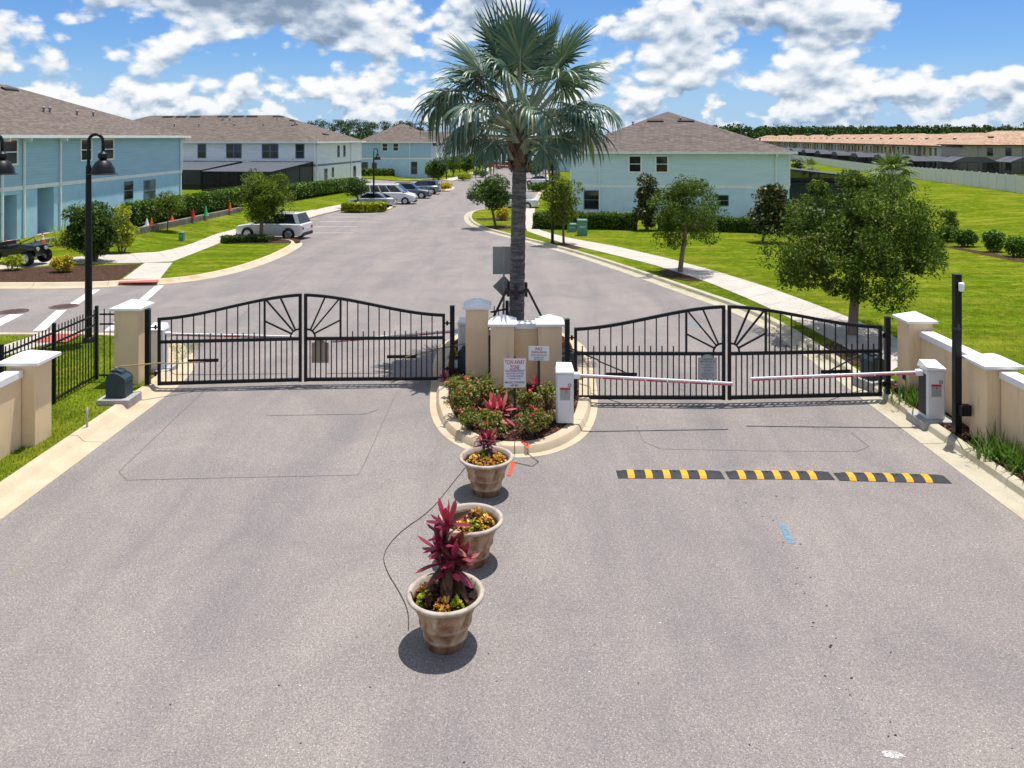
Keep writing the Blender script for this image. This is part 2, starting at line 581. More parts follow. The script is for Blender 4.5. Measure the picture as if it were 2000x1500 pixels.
def shingle_mat(name, c, row=0.16):
    m, nt, b = new_mat(name)
    g = geo(nt).outputs['Position']
    x, y, z = nt.sep(g)
    br = nt.new('ShaderNodeTexBrick')
    br.offset = 0.5
    nt.l.new(nt.comb(nt.math('ADD', x, y), nt.math('MULTIPLY', z, 2.4), 0.0), br.inputs['Vector'])
    br.inputs['Color1'].default_value = (*scl(c, 0.72), 1)
    br.inputs['Color2'].default_value = (*scl(c, 1.30), 1)
    br.inputs['Mortar'].default_value = (*scl(c, 0.55), 1)
    br.inputs['Scale'].default_value = 1.0
    br.inputs['Mortar Size'].default_value = 0.012
    br.inputs['Brick Width'].default_value = 0.42
    br.inputs['Row Height'].default_value = row
    n = nt.noise(g, 1.6, 6, 0.7)
    col = nt.mix(1.0, br.outputs[0], nt.ramp(n, [(0.3, 0.90), (0.7, 1.10)]), 'MULTIPLY')
    n2 = nt.noise(g, 14, 3, 0.7)
    col = nt.mix(1.0, col, nt.ramp(n2, [(0.3, 0.78), (0.7, 1.22)]), 'MULTIPLY')
    nt.l.new(col, b.inputs['Base Color'])
    b.inputs['Roughness'].default_value = 0.9
    b.inputs['Specular IOR Level'].default_value = 0.2
    bump(nt, b, nt.noise(g, 20, 4, 0.7), 0.5, 0.03)
    return m

def tileroof_mat():
    m, nt, b = new_mat('clay_tile_roof')
    g = geo(nt).outputs['Position']
    x, y, z = nt.sep(g)
    n = nt.noise(g, 0.7, 6, 0.75)
    cell = nt.voro(g, 2.2, out='Color')
    c1 = nt.ramp(nt.sep(cell)[0], [(0.0, (0.30, 0.17, 0.10)), (0.5, (0.39, 0.24, 0.15)), (1.0, (0.46, 0.32, 0.22))])
    col = nt.mix(1.0, c1, nt.ramp(n, [(0.3, 0.80), (0.7, 1.2)]), 'MULTIPLY')
    nt.l.new(col, b.inputs['Base Color'])
    b.inputs['Roughness'].default_value = 0.8
    w = nt.math('SINE', nt.math('MULTIPLY', nt.math('ADD', x, y), 18.0))
    bump(nt, b, w, 0.6, 0.05)
    return m

def screen_mat(name, c=(0.012, 0.014, 0.018), see=0.35):
    m, nt, b = new_mat(name)
    b.inputs['Base Color'].default_value = (*c, 1)
    b.inputs['Roughness'].default_value = 0.9
    tr = nt.new('ShaderNodeBsdfTransparent')
    mx = nt.new('ShaderNodeMixShader')
    mx.inputs[0].default_value = see
    nt.l.new(b.outputs[0], mx.inputs[1])
    nt.l.new(tr.outputs[0], mx.inputs[2])
    nt.l.new(mx.outputs[0], nt.n['Material Output'].inputs[0])
    return m

def pot_mat():
    m, nt, b = new_mat('weathered_planter')
    tc = nt.new('ShaderNodeTexCoord').outputs['Object']
    x, y, z = nt.sep(tc)
    n = nt.noise(nt.comb(nt.math('MULTIPLY', x, 4.0), nt.math('MULTIPLY', y, 4.0), nt.math('MULTIPLY', z, 2.2)), 1.6, 5, 0.6, 0.6)
    col = nt.ramp(n, [(0.30, (0.12, 0.052, 0.024)), (0.46, (0.27, 0.145, 0.075)), (0.58, (0.40, 0.26, 0.155)), (0.74, (0.58, 0.46, 0.34))])
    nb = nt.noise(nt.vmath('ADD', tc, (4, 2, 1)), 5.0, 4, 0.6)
    for z0_, z1_, z2_, z3_ in ((0.098, 0.110, 0.126, 0.134), (0.232, 0.244, 0.264, 0.276)):      # pale highlight painted into the colour along each raised band
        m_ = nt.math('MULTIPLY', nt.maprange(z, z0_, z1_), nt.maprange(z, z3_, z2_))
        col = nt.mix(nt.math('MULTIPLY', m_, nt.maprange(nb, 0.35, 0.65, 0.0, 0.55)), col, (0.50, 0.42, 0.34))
    rim = nt.maprange(z, 0.485, 0.505)
    rn = nt.noise(tc, 6, 5, 0.6)
    col = nt.mix(nt.math('MULTIPLY', rim, 0.95), col, nt.ramp(rn, [(0.3, (0.30, 0.245, 0.19)), (0.6, (0.47, 0.42, 0.36))]))
    nt.l.new(col, b.inputs['Base Color'])
    b.inputs['Roughness'].default_value = 0.75
    bump(nt, b, nt.noise(tc, 40, 4, 0.6), 0.3, 0.01)
    return m

def palm_trunk_mat():
    m, nt, b = new_mat('palm_trunk')
    g = geo(nt).outputs['Position']
    x, y, z = nt.sep(g)
    rings = nt.noise(nt.comb(nt.math('MULTIPLY', x, 1.2), nt.math('MULTIPLY', y, 1.2), nt.math('MULTIPLY', z, 7.0)), 2.0, 5, 0.7, 0.3)
    n = nt.noise(g, 16, 5, 0.7)
    col = nt.ramp(rings, [(0.3, (0.045, 0.040, 0.041)), (0.5, (0.115, 0.103, 0.102)), (0.72, (0.26, 0.24, 0.235))])
    col = nt.mix(1.0, col, nt.ramp(n, [(0.3, 0.7), (0.7, 1.3)]), 'MULTIPLY')
    nt.l.new(col, b.inputs['Base Color'])
    b.inputs['Roughness'].default_value = 0.9
    bump(nt, b, nt.math('ADD', rings, nt.math('MULTIPLY', n, 0.5)), 0.8, 0.04)
    return m

def glass_mat(name, c=(0.015, 0.02, 0.022), rough=0.06):
    m, nt, b = new_mat(name)
    g = geo(nt).outputs['Position']
    col = nt.ramp(nt.noise(g, 0.9, 3, 0.5), [(0.35, scl(c, 0.6)), (0.65, scl(c, 1.7))])
    nt.l.new(col, b.inputs['Base Color'])
    b.inputs['Roughness'].default_value = rough
    b.inputs['Specular IOR Level'].default_value = 0.6
    return m

def spray_mat(name, c, cut=0.46):
    """spray paint that has soaked unevenly into the surface"""
    m, nt, b = new_mat(name)
    g = geo(nt).outputs['Position']
    b.inputs['Base Color'].default_value = (*c, 1)
    b.inputs['Roughness'].default_value = 0.85
    b.inputs['Specular IOR Level'].default_value = 0.15
    f = nt.math('ADD', nt.math('MULTIPLY', nt.noise(g, 55, 4, 0.7), 0.6), nt.math('MULTIPLY', nt.noise(g, 11, 3, 0.6), 0.4))
    tr = nt.new('ShaderNodeBsdfTransparent')
    mx = nt.new('ShaderNodeMixShader')
    nt.l.new(nt.maprange(f, cut - 0.05, cut + 0.08, 0.0, 0.85), mx.inputs[0])
    nt.l.new(tr.outputs[0], mx.inputs[1])
    nt.l.new(b.outputs[0], mx.inputs[2])
    nt.l.new(mx.outputs[0], nt.n['Material Output'].inputs[0])
    return m

M = {}
M['asphalt'] = asphalt_mat()
M['grass'] = grass_mat()
M['kerb'] = concrete_mat('kerb_concrete', (0.50, 0.41, 0.29), (0.42, 0.26, 0.13), 0.45)
M['walk'] = concrete_mat('sidewalk_concrete', (0.47, 0.43, 0.38), (0.36, 0.30, 0.23), 0.25)
M['kerb_grey'] = concrete_mat('kerb_grey_concrete', (0.44, 0.40, 0.30), (0.30, 0.22, 0.13), 0.45)
M['pad'] = concrete_mat('pad_concrete', (0.36, 0.36, 0.35), (0.25, 0.22, 0.18), 0.25)
M['mulch'] = mulch_mat()
M['wall_tan'] = stucco_mat('tan_stucco', (0.80, 0.61, 0.39), 0.38)
M['wall_white'] = stucco_mat('white_coping', (0.80, 0.79, 0.79), 0.10)
M['black'] = plain('black_metal', (0.006, 0.006, 0.009), 0.42, 0.0, 0.3, 0.2)
M['white_box'] = plain('white_enamel', (0.68, 0.69, 0.71), 0.35, 0.0, 0.5, 0.05)
M['white'] = plain('white_paint', (0.80, 0.80, 0.80), 0.5, 0.0, 0.4, 0.05)
M['red'] = plain('red_reflective', (0.52, 0.03, 0.04), 0.4)
M['red_faded'] = plain('red_tape_faded', (0.62, 0.14, 0.15), 0.45)
M['paint_white'] = plain('road_paint_white', (0.66, 0.65, 0.62), 0.8, 0, 0.2, 0.25, 5.0)
M['paint_red'] = plain('tactile_red', (0.42, 0.11, 0.10), 0.8, 0, 0.2, 0.2, 6.0)
M['spray_orange'] = spray_mat('spray_orange', (0.72, 0.10, 0.05), 0.42)
M['scuff_white'] = spray_mat('scuff_white', (0.60, 0.57, 0.55), 0.45)
M['spray_blue'] = spray_mat('spray_blue', (0.14, 0.34, 0.50), 0.47)
M['sealant'] = plain('joint_sealant', (0.150, 0.139, 0.134), 0.85, 0, 0.2, 0.2, 6.0)
M['spot'] = plain('dark_debris', (0.03, 0.028, 0.027), 0.9, 0, 0.2, 0.3, 6.0)
M['rubber'] = plain('rubber', (0.030, 0.032, 0.036), 0.7, 0, 0.3, 0.2, 8.0, 0.3, 90)
M['yellow'] = plain('hump_yellow', (0.68, 0.33, 0.015), 0.6, 0, 0.3, 0.15, 8.0)
M['steel'] = plain('galvanised', (0.36, 0.37, 0.38), 0.45, 0.6, 0.5, 0.15, 4.0)
M['signback'] = plain('sign_back', (0.30, 0.31, 0.31), 0.38, 0.75, 0.5, 0.15, 2.0)
M['greypost'] = plain('dark_grey_post', (0.045, 0.05, 0.05), 0.5)
M['brass'] = plain('tan_arm', (0.36, 0.28, 0.14), 0.5, 0.2)
M['opbox'] = plain('slate_plastic', (0.030, 0.050, 0.068), 0.45, 0, 0.4, 0.1)
M['gasket'] = plain('dark_grille', (0.035, 0.038, 0.045), 0.6)
M['plaque'] = plain('grey_plaque', (0.37, 0.38, 0.38), 0.55)
M['tanplate'] = plain('beige_plate', (0.36, 0.29, 0.22), 0.6)
M['ink'] = plain('black_ink', (0.02, 0.02, 0.03), 0.6)
M['ink_red'] = plain('red_ink', (0.42, 0.02, 0.05), 0.6)
M['ink_blue'] = plain('blue_ink', (0.05, 0.05, 0.22), 0.6)
M['ink_grey'] = plain('grey_ink', (0.28, 0.29, 0.31), 0.6)
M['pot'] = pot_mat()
M['soil'] = plain('potting_soil', (0.022, 0.015, 0.011), 0.95, 0, 0.1, 0.4, 20, 0.8, 60)
M['trunk'] = palm_trunk_mat()
M['boot'] = plain('palm_boot', (0.150, 0.105, 0.080), 0.85, 0, 0.2, 0.5, 5, 0.6, 30)
M['petiole'] = plain('palm_petiole', (0.30, 0.33, 0.22), 0.6, 0, 0.3, 0.25, 3)
M['bark'] = plain('bark', (0.13, 0.095, 0.07), 0.9, 0, 0.2, 0.35, 9, 0.8, 30)
M['bark_pale'] = plain('bark_pale', (0.22, 0.16, 0.12), 0.9, 0, 0.2, 0.35, 9, 0.8, 30)
M['palm_leaf'] = leafmat('silver_palm_leaf', [(0.032, 0.080, 0.062), (0.062, 0.125, 0.100), (0.105, 0.180, 0.148), (0.105, 0.145, 0.060), (0.25, 0.30, 0.24)], 0.38, 0.15, 0.5)
M['sabal_leaf'] = leafmat('sabal_leaf', [(0.10, 0.15, 0.03), (0.15, 0.21, 0.06), (0.2, 0.25, 0.09)], 0.45, 0.2)
M['oak'] = leafmat('oak_leaf', [(0.026, 0.058, 0.007), (0.056, 0.105, 0.012), (0.100, 0.158, 0.020), (0.19, 0.23, 0.05)], 0.6, 0.25, 0.15)
M['elm'] = leafmat('elm_leaf', [(0.050, 0.095, 0.010), (0.115, 0.170, 0.014), (0.200, 0.240, 0.022)], 0.55, 0.28)
M['magnolia'] = leafmat('magnolia_leaf', [(0.020, 0.042, 0.010), (0.036, 0.068, 0.015), (0.058, 0.090, 0.020), (0.20, 0.105, 0.04)], 0.45, 0.12, 0.4)
M['dark_shrub'] = leafmat('dark_shrub_leaf', [(0.022, 0.055, 0.009), (0.052, 0.105, 0.014), (0.105, 0.165, 0.024)], 0.5, 0.18, 0.3)
M['hedge'] = leafmat('hedge_leaf', [(0.026, 0.068, 0.008), (0.070, 0.140, 0.012), (0.150, 0.235, 0.020)], 0.5, 0.22)
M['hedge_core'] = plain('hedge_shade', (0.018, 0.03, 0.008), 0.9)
M['lime'] = leafmat('lime_shrub_leaf', [(0.18, 0.23, 0.012), (0.32, 0.37, 0.016), (0.46, 0.46, 0.03)], 0.5, 0.25)
M['gold'] = leafmat('golden_shrub_leaf', [(0.32, 0.29, 0.014), (0.52, 0.40, 0.014), (0.62, 0.50, 0.04)], 0.5, 0.2)
M['croton'] = leafmat('rose_leaf', [(0.07, 0.12, 0.018), (0.15, 0.21, 0.035), (0.26, 0.27, 0.07), (0.34, 0.18, 0.07)], 0.5, 0.25)
M['flower'] = leafmat('pink_flower', [(0.50, 0.02, 0.05), (0.62, 0.06, 0.08), (0.58, 0.16, 0.09)], 0.5, 0.2)
M['cordyline'] = leafmat('cordyline_leaf', [(0.075, 0.008, 0.018), (0.19, 0.012, 0.042), (0.36, 0.030, 0.090), (0.20, 0.055, 0.035), (0.30, 0.10, 0.07)], 0.35, 0.22, 0.4)
M['cordyline_old'] = leafmat('cordyline_old_leaf', [(0.06, 0.028, 0.015), (0.14, 0.065, 0.030), (0.22, 0.10, 0.06)], 0.45, 0.15)
M['cordyline_pink'] = leafmat('cordyline_pink_leaf', [(0.25, 0.02, 0.05), (0.45, 0.06, 0.09), (0.60, 0.22, 0.22)], 0.35, 0.2, 0.5)
M['coleus'] = leafmat('coleus_leaf', [(0.70, 0.55, 0.03), (0.72, 0.36, 0.05), (0.62, 0.22, 0.05), (0.24, 0.05, 0.03), (0.66, 0.58, 0.05)], 0.5, 0.2)
M['coleus_dark'] = leafmat('coleus_dark_leaf', [(0.05, 0.010, 0.012), (0.10, 0.022, 0.022), (0.07, 0.06, 0.015)], 0.5, 0.15)
M['blade'] = leafmat('grass_blade', [(0.085, 0.150, 0.010), (0.16, 0.23, 0.015), (0.26, 0.33, 0.03)], 0.6, 0.3)
M['liriope'] = leafmat('strap_leaf', [(0.045, 0.105, 0.012), (0.09, 0.18, 0.02), (0.16, 0.25, 0.04)], 0.45, 0.25)
M['chip'] = leafmat('bark_chip', [(0.030, 0.014, 0.010), (0.075, 0.034, 0.022), (0.135, 0.065, 0.042), (0.23, 0.145, 0.10)], 0.9, 0.0, 0.1)
M['pine'] = leafmat('pine_needle', [(0.024, 0.052, 0.020), (0.046, 0.085, 0.028), (0.075, 0.115, 0.036)], 0.7, 0.1)
M['forest'] = leafmat('forest_leaf', [(0.030, 0.062, 0.020), (0.055, 0.100, 0.028), (0.085, 0.135, 0.035)], 0.8, 0.1, 0.1)
M['shingle'] = shingle_mat('brown_shingle', (0.148, 0.118, 0.102))
M['shingle_grey'] = shingle_mat('taupe_shingle', (0.14, 0.113, 0.101))
M['tile'] = tileroof_mat()
M['teal_side'] = siding_mat('teal_siding', (0.34, 0.54, 0.64))
M['teal_wall'] = stucco_mat('teal_stucco', (0.4, 0.64, 0.8), 0.06)
M['white_side'] = siding_mat('white_siding', (0.78, 0.82, 0.84))
M['white_wall'] = stucco_mat('white_stucco', (0.82, 0.85, 0.86), 0.06)
M['blue_side'] = siding_mat('blue_siding', (0.38, 0.56, 0.7))
M['blue_wall'] = stucco_mat('blue_stucco', (0.47, 0.66, 0.8), 0.06)
M['aqua_side'] = siding_mat('aqua_siding', (0.61, 0.755, 0.81))
M['aqua_wall'] = stucco_mat('aqua_stucco', (0.58, 0.745, 0.88), 0.05)
M['trim'] = plain('white_trim', (0.80, 0.82, 0.82), 0.5)
M['trim_blue'] = plain('blue_trim', (0.36, 0.48, 0.54), 0.5)
M['trim_grey'] = plain('grey_trim', (0.16, 0.19, 0.22), 0.5)
M['glass'] = glass_mat('window_glass')
M['glass_pale'] = glass_mat('window_blind_glass', (0.10, 0.15, 0.14), 0.12)
M['carglass'] = glass_mat('car_glass', (0.010, 0.013, 0.016), 0.04)
M['vent'] = plain('roof_vent', (0.022, 0.017, 0.017), 0.7)
M['ventpipe'] = plain('vent_pipe', (0.28, 0.28, 0.30), 0.5, 0.3)
M['screen'] = screen_mat('insect_screen')
M['screen_roof'] = screen_mat('insect_screen_roof', (0.080, 0.088, 0.108), 0.10)
M['frame'] = plain('dark_aluminium', (0.016, 0.017, 0.02), 0.5)
M['pvc'] = plain('vinyl_fence', (0.66, 0.66, 0.64), 0.55, 0, 0.3, 0.06)
M['utility_green'] = plain('utility_green', (0.10, 0.25, 0.18), 0.5)
M['tyre'] = plain('tyre', (0.012, 0.012, 0.013), 0.8)
M['rim'] = plain('alloy_rim', (0.52, 0.53, 0.55), 0.3, 0.8)
M['taillight'] = plain('tail_light', (0.40, 0.01, 0.02), 0.2, 0, 0.6)
M['headlight'] = plain('head_light', (0.55, 0.57, 0.60), 0.12, 0, 0.7)
M['plastic'] = plain('black_plastic', (0.016, 0.016, 0.018), 0.55)
M['car_white'] = plain('car_paint_white', (0.68, 0.69, 0.70), 0.3, 0, 0.5, 0.03, 2, coat=0.8)
M['car_silver'] = plain('car_paint_silver', (0.42, 0.46, 0.50), 0.3, 0.5, 0.5, 0.03, 2, coat=0.8)
M['car_grey'] = plain('car_paint_grey', (0.075, 0.095, 0.115), 0.28, 0.4, 0.5, 0.03, 2, coat=0.8)
M['car_bluegrey'] = plain('car_paint_bluegrey', (0.18, 0.22, 0.27), 0.28, 0.4, 0.5, 0.03, 2, coat=0.8)
M['car_red'] = plain('car_paint_red', (0.48, 0.03, 0.015), 0.28, 0, 0.5, 0.03, 2, coat=0.8)
M['car_black'] = plain('car_paint_black', (0.010, 0.011, 0.013), 0.25, 0, 0.5, 0.03, 2, coat=0.8)
M['cone_orange'] = plain('cone_orange', (0.62, 0.10, 0.02), 0.5)
M['cone_red'] = plain('cone_red', (0.55, 0.015, 0.02), 0.5)
M['cone_green'] = plain('cone_green', (0.04, 0.48, 0.16), 0.5)
M['stone'] = concrete_mat('retaining_block', (0.20, 0.18, 0.16), (0.10, 0.09, 0.08), 0.4, 0.3)
M['iron'] = plain('cast_iron', (0.10, 0.062, 0.055), 0.7, 0.3, 0.4, 0.3, 12, 0.5, 40)
M['ball'] = plain('old_timber', (0.060, 0.042, 0.032), 0.8)

# ------------------------------------------------------------------ flat ground sheets that follow the terrain
def in_grid(bm, step, x0, x1, y0, y1):
    for axis, a, b in ((0, x0, x1), (1, y0, y1)):
        n = int((b - a) / step) + 1
        for i in range(1, n + 1):
            co = Vector((0, 0, 0)); no = Vector((0, 0, 0))
            co[axis] = a + i * step
            no[axis] = 1
            if co[axis] >= b: break
            bmesh.ops.bisect_plane(bm, geom=bm.verts[:] + bm.edges[:] + bm.faces[:], plane_co=co, plane_no=no)

def sheet(name, pts, dz, mat, parent=None, step=2.5, thick=0.0, fn=None):
    bm = bmesh.new()
    vs = [bm.verts.new((p[0], p[1], 0)) for p in pts]
    bm.faces.new(vs)
    bmesh.ops.triangulate(bm, faces=bm.faces[:])
    xs = [p[0] for p in pts]; ys = [p[1] for p in pts]
    in_grid(bm, step, min(xs), max(xs), min(ys), max(ys))
    for v in bm.verts:
        v.co.z = T(v.co.x, v.co.y) + dz + (fn(v.co.x, v.co.y) if fn else 0)
    for f in bm.faces:
        if f.normal.z < 0: f.normal_flip()
    bm.normal_update()
    for f in bm.faces:
        if f.normal.z < 0: f.normal_flip()
    if thick:
        edge = [e for e in bm.edges if e.is_boundary]
        r_ = bmesh.ops.extrude_edge_only(bm, edges=edge)
        for g_ in r_['geom']:
            if isinstance(g_, bmesh.types.BMVert): g_.co.z -= thick
    me = bpy.data.meshes.new(name)
    bm.to_mesh(me)
    bm.free()
    me.materials.append(mat)
    return link(name, me, parent)

def resample(pts, step):
    pts = [Vector((p[0], p[1])) for p in pts]
    out = [pts[0]]
    for a, b in zip(pts, pts[1:]):
        n = max(1, int(round((b - a).length / step)))
        for i in range(1, n + 1):
            out.append(a.lerp(b, i / n))
    return out

def smooth_line(pts, it=2):
    """Chaikin corner cutting, ends kept"""
    pts = [Vector((p[0], p[1])) for p in pts]
    for _ in range(it):
        q = [pts[0]]
        for a, b in zip(pts, pts[1:]):
            q += [a.lerp(b, 0.25), a.lerp(b, 0.75)]
        q.append(pts[-1])
        pts = q
    return pts

def normals2(pts, closed=False):
    n = len(pts)
    out = []
    for i in range(n):
        a = pts[i - 1] if (i > 0 or closed) else pts[i]
        b = pts[(i + 1) % n] if (i < n - 1 or closed) else pts[i]
        d = (b - a).normalized()
        out.append(Vector((-d.y, d.x)))
    return out

def offset(pts, d, closed=False):
    ns = normals2(pts, closed)
    return [p + n * d for p, n in zip(pts, ns)]

KPROF = [(0, -0.05), (0, 0.006), (0.36, 0.016), (0.42, 0.045), (0.49, 0.120), (0.54, 0.138), (0.66, 0.138), (0.68, 0.120), (0.68, -0.05)]
KSTEEP = [(0, -0.05), (0, 0.006), (0.40, 0.012), (0.43, 0.03), (0.465, 0.128), (0.50, 0.15), (0.64, 0.155), (0.68, 0.13), (0.68, -0.05)]
def kerb(name, pts, side=1, closed=False, seg=3.0, prof=KPROF, mat='kerb'):
    """gutter and kerb swept along the road edge; cast in lengths with a joint between"""
    root = thing(name, None, None)
    root['kind'] = 'structure'
    ns = normals2(pts, closed)
    P_ = list(pts) + ([pts[0]] if closed else [])
    N_ = list(ns) + ([ns[0]] if closed else [])
    L = [0.0]
    for a, b in zip(P_, P_[1:]): L.append(L[-1] + (b - a).length)
    tot = L[-1]
    k = max(1, int(round(tot / seg)))
    def at(s_):
        s_ = min(max(s_, 0), tot)
        for i in range(len(L) - 1):
            if s_ <= L[i + 1] or i == len(L) - 2:
                t = (s_ - L[i]) / max(1e-6, L[i + 1] - L[i])
                n = N_[i].lerp(N_[i + 1], t)
                return P_[i].lerp(P_[i + 1], t), n.normalized()
    for j in range(k):
        a = tot * j / k + 0.008
        b = tot * (j + 1) / k - 0.008
        ss = [a] + [l for l in L if a + 0.05 < l < b - 0.05] + [b]
        mb = MB()
        rings = []
        for s_ in ss:
            p, n = at(s_)
            z = T(p.x, p.y)
            rings.append([(p.x + n.x * o_ * side, p.y + n.y * o_ * side, z + h_) for o_, h_ in prof])
        mb.loft(rings)
        mb.build('kerb_length', M[mat], root, smooth=True, angle=35)
    return root

def walkway(name, left, right, dz=0.125, slab=1.5, mat='walk'):
    """sidewalk of concrete slabs between two edge lines"""
    root = thing(name, None, None)
    root['kind'] = 'structure'
    left = [Vector((p[0], p[1])) for p in left]
    right = [Vector((p[0], p[1])) for p in right]
    def along(pts, t):
        L = [0.0]
        for a, b in zip(pts, pts[1:]): L.append(L[-1] + (b - a).length)
        s_ = t * L[-1]
        for i in range(len(L) - 1):
            if s_ <= L[i + 1] + 1e-6:
                return pts[i].lerp(pts[i + 1], (s_ - L[i]) / max(1e-6, L[i + 1] - L[i]))
        return pts[-1]
    tot = sum((b - a).length for a, b in zip(left, left[1:]))
    n = max(1, int(tot / slab))
    g = 0.008 / tot
    for i in range(n):
        t0, t1 = i / n + g, (i + 1) / n - g
        q = [along(left, t0), along(right, t0), along(right, t1), along(left, t1)]
        top = [(p.x, p.y, T(p.x, p.y) + dz) for p in q]
        bot = [(p.x, p.y, T(p.x, p.y) + dz - 0.12) for p in q]
        MB().add(top + bot, [(0, 1, 2, 3), (0, 4, 5, 1), (1, 5, 6, 2), (2, 6, 7, 3), (3, 7, 4, 0)]).build('concrete_slab', M[mat], root)
    return root

def strip_line(name, pts, w, dz, mat, parent=None):
    pts = resample(pts, 0.5)
    ns = normals2(pts)
    V = []; Q = []
    for p, n in zip(pts, ns):
        for s_ in (-1, 1):
            x, y = p.x + n.x * w / 2 * s_, p.y + n.y * w / 2 * s_
            V.append((x, y, T(x, y) + dz))
    for i in range(len(pts) - 1):
        Q.append((2 * i, 2 * i + 1, 2 * i + 3, 2 * i + 2))
    return link(name, np_mesh(name, V, Q, mat), parent)

# ------------------------------------------------------------------ ground, roads, lawns
V2 = lambda p: Vector((p[0], p[1]))
ground = tag(sheet('ground', [(-1500, -60), (1500, -60), (1500, 2600), (-1500, 2600)], -0.10, M['grass'], step=60), kind='structure')
def near_ground_fix():
    # the coarse sheet must never rise through the finer ones
    for v in ground.data.vertices:
        v.co.z -= 0.25
near_ground_fix()
road = tag(sheet('road', [(-70, -8), (30, -8), (30, 90), (16, 190), (16, 420), (-20, 420), (-70, 160)], 0.0, M['asphalt'], step=2.5), kind='structure')

# road edges (outer line of the gutter), from the measured kerb rows
edge_left_near = smooth_line([(-7.72, -6), (-7.72, 16.5), (-7.72, 18.2), (-7.95, 19.6), (-8.6, 21.0), (-9.6, 22.2), (-11.2, 23.0), (-13.5, 23.1), (-40, 23.1)], 2)
edge_left_far = [V2(P(x, y)) for x, y in [(-420, 566), (0, 564), (166, 563), (240, 559), (330, 555), (410, 545), (490, 526), (548, 504), (580, 487), (592, 478), (588, 472), (570, 469), (520, 467), (474, 467)]]
edge_left_far = smooth_line(edge_left_far, 2)
edge_bay = [V2(P(x, y)) for x, y in [(468, 465), (530, 447), (600, 429), (680, 405)]]
edge_isle2 = smooth_line([V2(P(x, y)) for x, y in [(660, 411), (700, 415), (740, 415), (764, 410), (769, 404), (758, 399), (735, 396)]], 2)
edge_bay2 = [V2(P(x, y)) for x, y in [(735, 395), (765, 386), (800, 377), (838, 367)]]
edge_isle3 = smooth_line([V2(P(x, y)) for x, y in [(836, 370), (862, 373), (884, 371), (890, 366), (878, 362), (850, 361), (700, 361), (560, 362)]], 2)
edge_left_back = smooth_line([V2(P(x, y)) for x, y in [(560, 350), (700, 349), (845, 350), (868, 352), (884, 350), (905, 345), (935, 338), (965, 329), (985, 322), (996, 315)]], 1)
edge_right = smooth_line([(7.72, -6), (7.72, 16), (7.74, 22.5), (7.4, 26.0), (6.5, 29.2)] + [P(x, y) for x, y in [(1180, 519), (1100, 493), (1020, 471), (960, 456), (925, 445), (908, 434), (905, 424), (912, 415), (930, 410), (1000, 404), (1034, 398)]], 2)
edge_right_back = smooth_line([V2(P(x, y)) for x, y in [(1036, 396), (1052, 376), (1064, 352), (1072, 334), (1078, 320), (1082, 312)]], 1)

def lawn(name, pts, dz=0.10, mat='grass'):
    return tag(sheet(name, pts, dz, M[mat], step=2.5), kind='structure')

lawn('lawn', offset(edge_left_near, 0.64) + [Vector((-40, -6))])
lawn('lawn', offset(edge_left_far, 0.64) + [p for p in offset(edge_bay, 0.2)] + offset(edge_isle2, 0.6) + offset(edge_bay2, 0.2) + offset(edge_isle3, 0.6) + [Vector((-75, 118)), Vector((-75, 30))])
lawn('lawn', offset(edge_left_back, 0.6) + [Vector((-4, 330)), Vector((-80, 330)), Vector((-80, 134))])
lawn('lawn', offset(edge_right, -0.64)[::-1] + [Vector((9, -6)), Vector((140, -6)), Vector((140, 200)), Vector((120, 420)), Vector((20, 420))][0:0] + [Vector((160, -6)), Vector((160, 240)), Vector((24, 240))] + offset(edge_right_back, -0.6)[::-1])
kerb('kerb', edge_left_near, 1)
kerb('kerb', edge_left_far, 1)
kerb('kerb', edge_bay + edge_isle2, 1, prof=[(0, -0.05), (0, 0.1), (0.03, 0.13), (0.15, 0.138), (0.32, 0.138), (0.34, 0.12), (0.34, -0.05)])
kerb('kerb', edge_isle3, 1)
kerb('kerb', edge_left_back, 1, seg=5)
kerb('kerb', edge_right, -1, prof=KSTEEP, mat='kerb_grey')
kerb('kerb', edge_right_back, -1, seg=5)

# island between the gates
isl = smooth_line([(0, 23.4), (-1.3, 23.1), (-2.0, 22.0), (-2.05, 20.0), (-1.85, 17.6), (-1.72, 16.2), (-1.35, 15.0), (-0.7, 14.2), (0.0, 13.98), (0.75, 14.15), (1.4, 14.9), (1.75, 16.0), (1.95, 17.6), (2.05, 20.0), (2.0, 22.0), (1.3, 23.1), (0, 23.4)], 2)[:-1]
KI = [(0, -0.05), (0, 0.006), (0.14, 0.014), (0.17, 0.10), (0.20, 0.138), (0.42, 0.138), (0.44, 0.12), (0.44, -0.05)]
kerb('kerb', isl, 1, closed=True, seg=2.2, prof=KI)
tag(sheet('mulch_bed', offset(isl, 0.41, True), 0.10, M['mulch'], step=0.7, fn=lambda x, y: 0.05), kind='structure')

# planting strip along the right-hand wall
tag(sheet('mulch_bed', [(8.36, 8.0), (8.78, 8.0), (9.3, 8.0), (9.3, 18.0), (8.36, 18.0)], 0.125, M['mulch'], step=1.0), kind='structure')
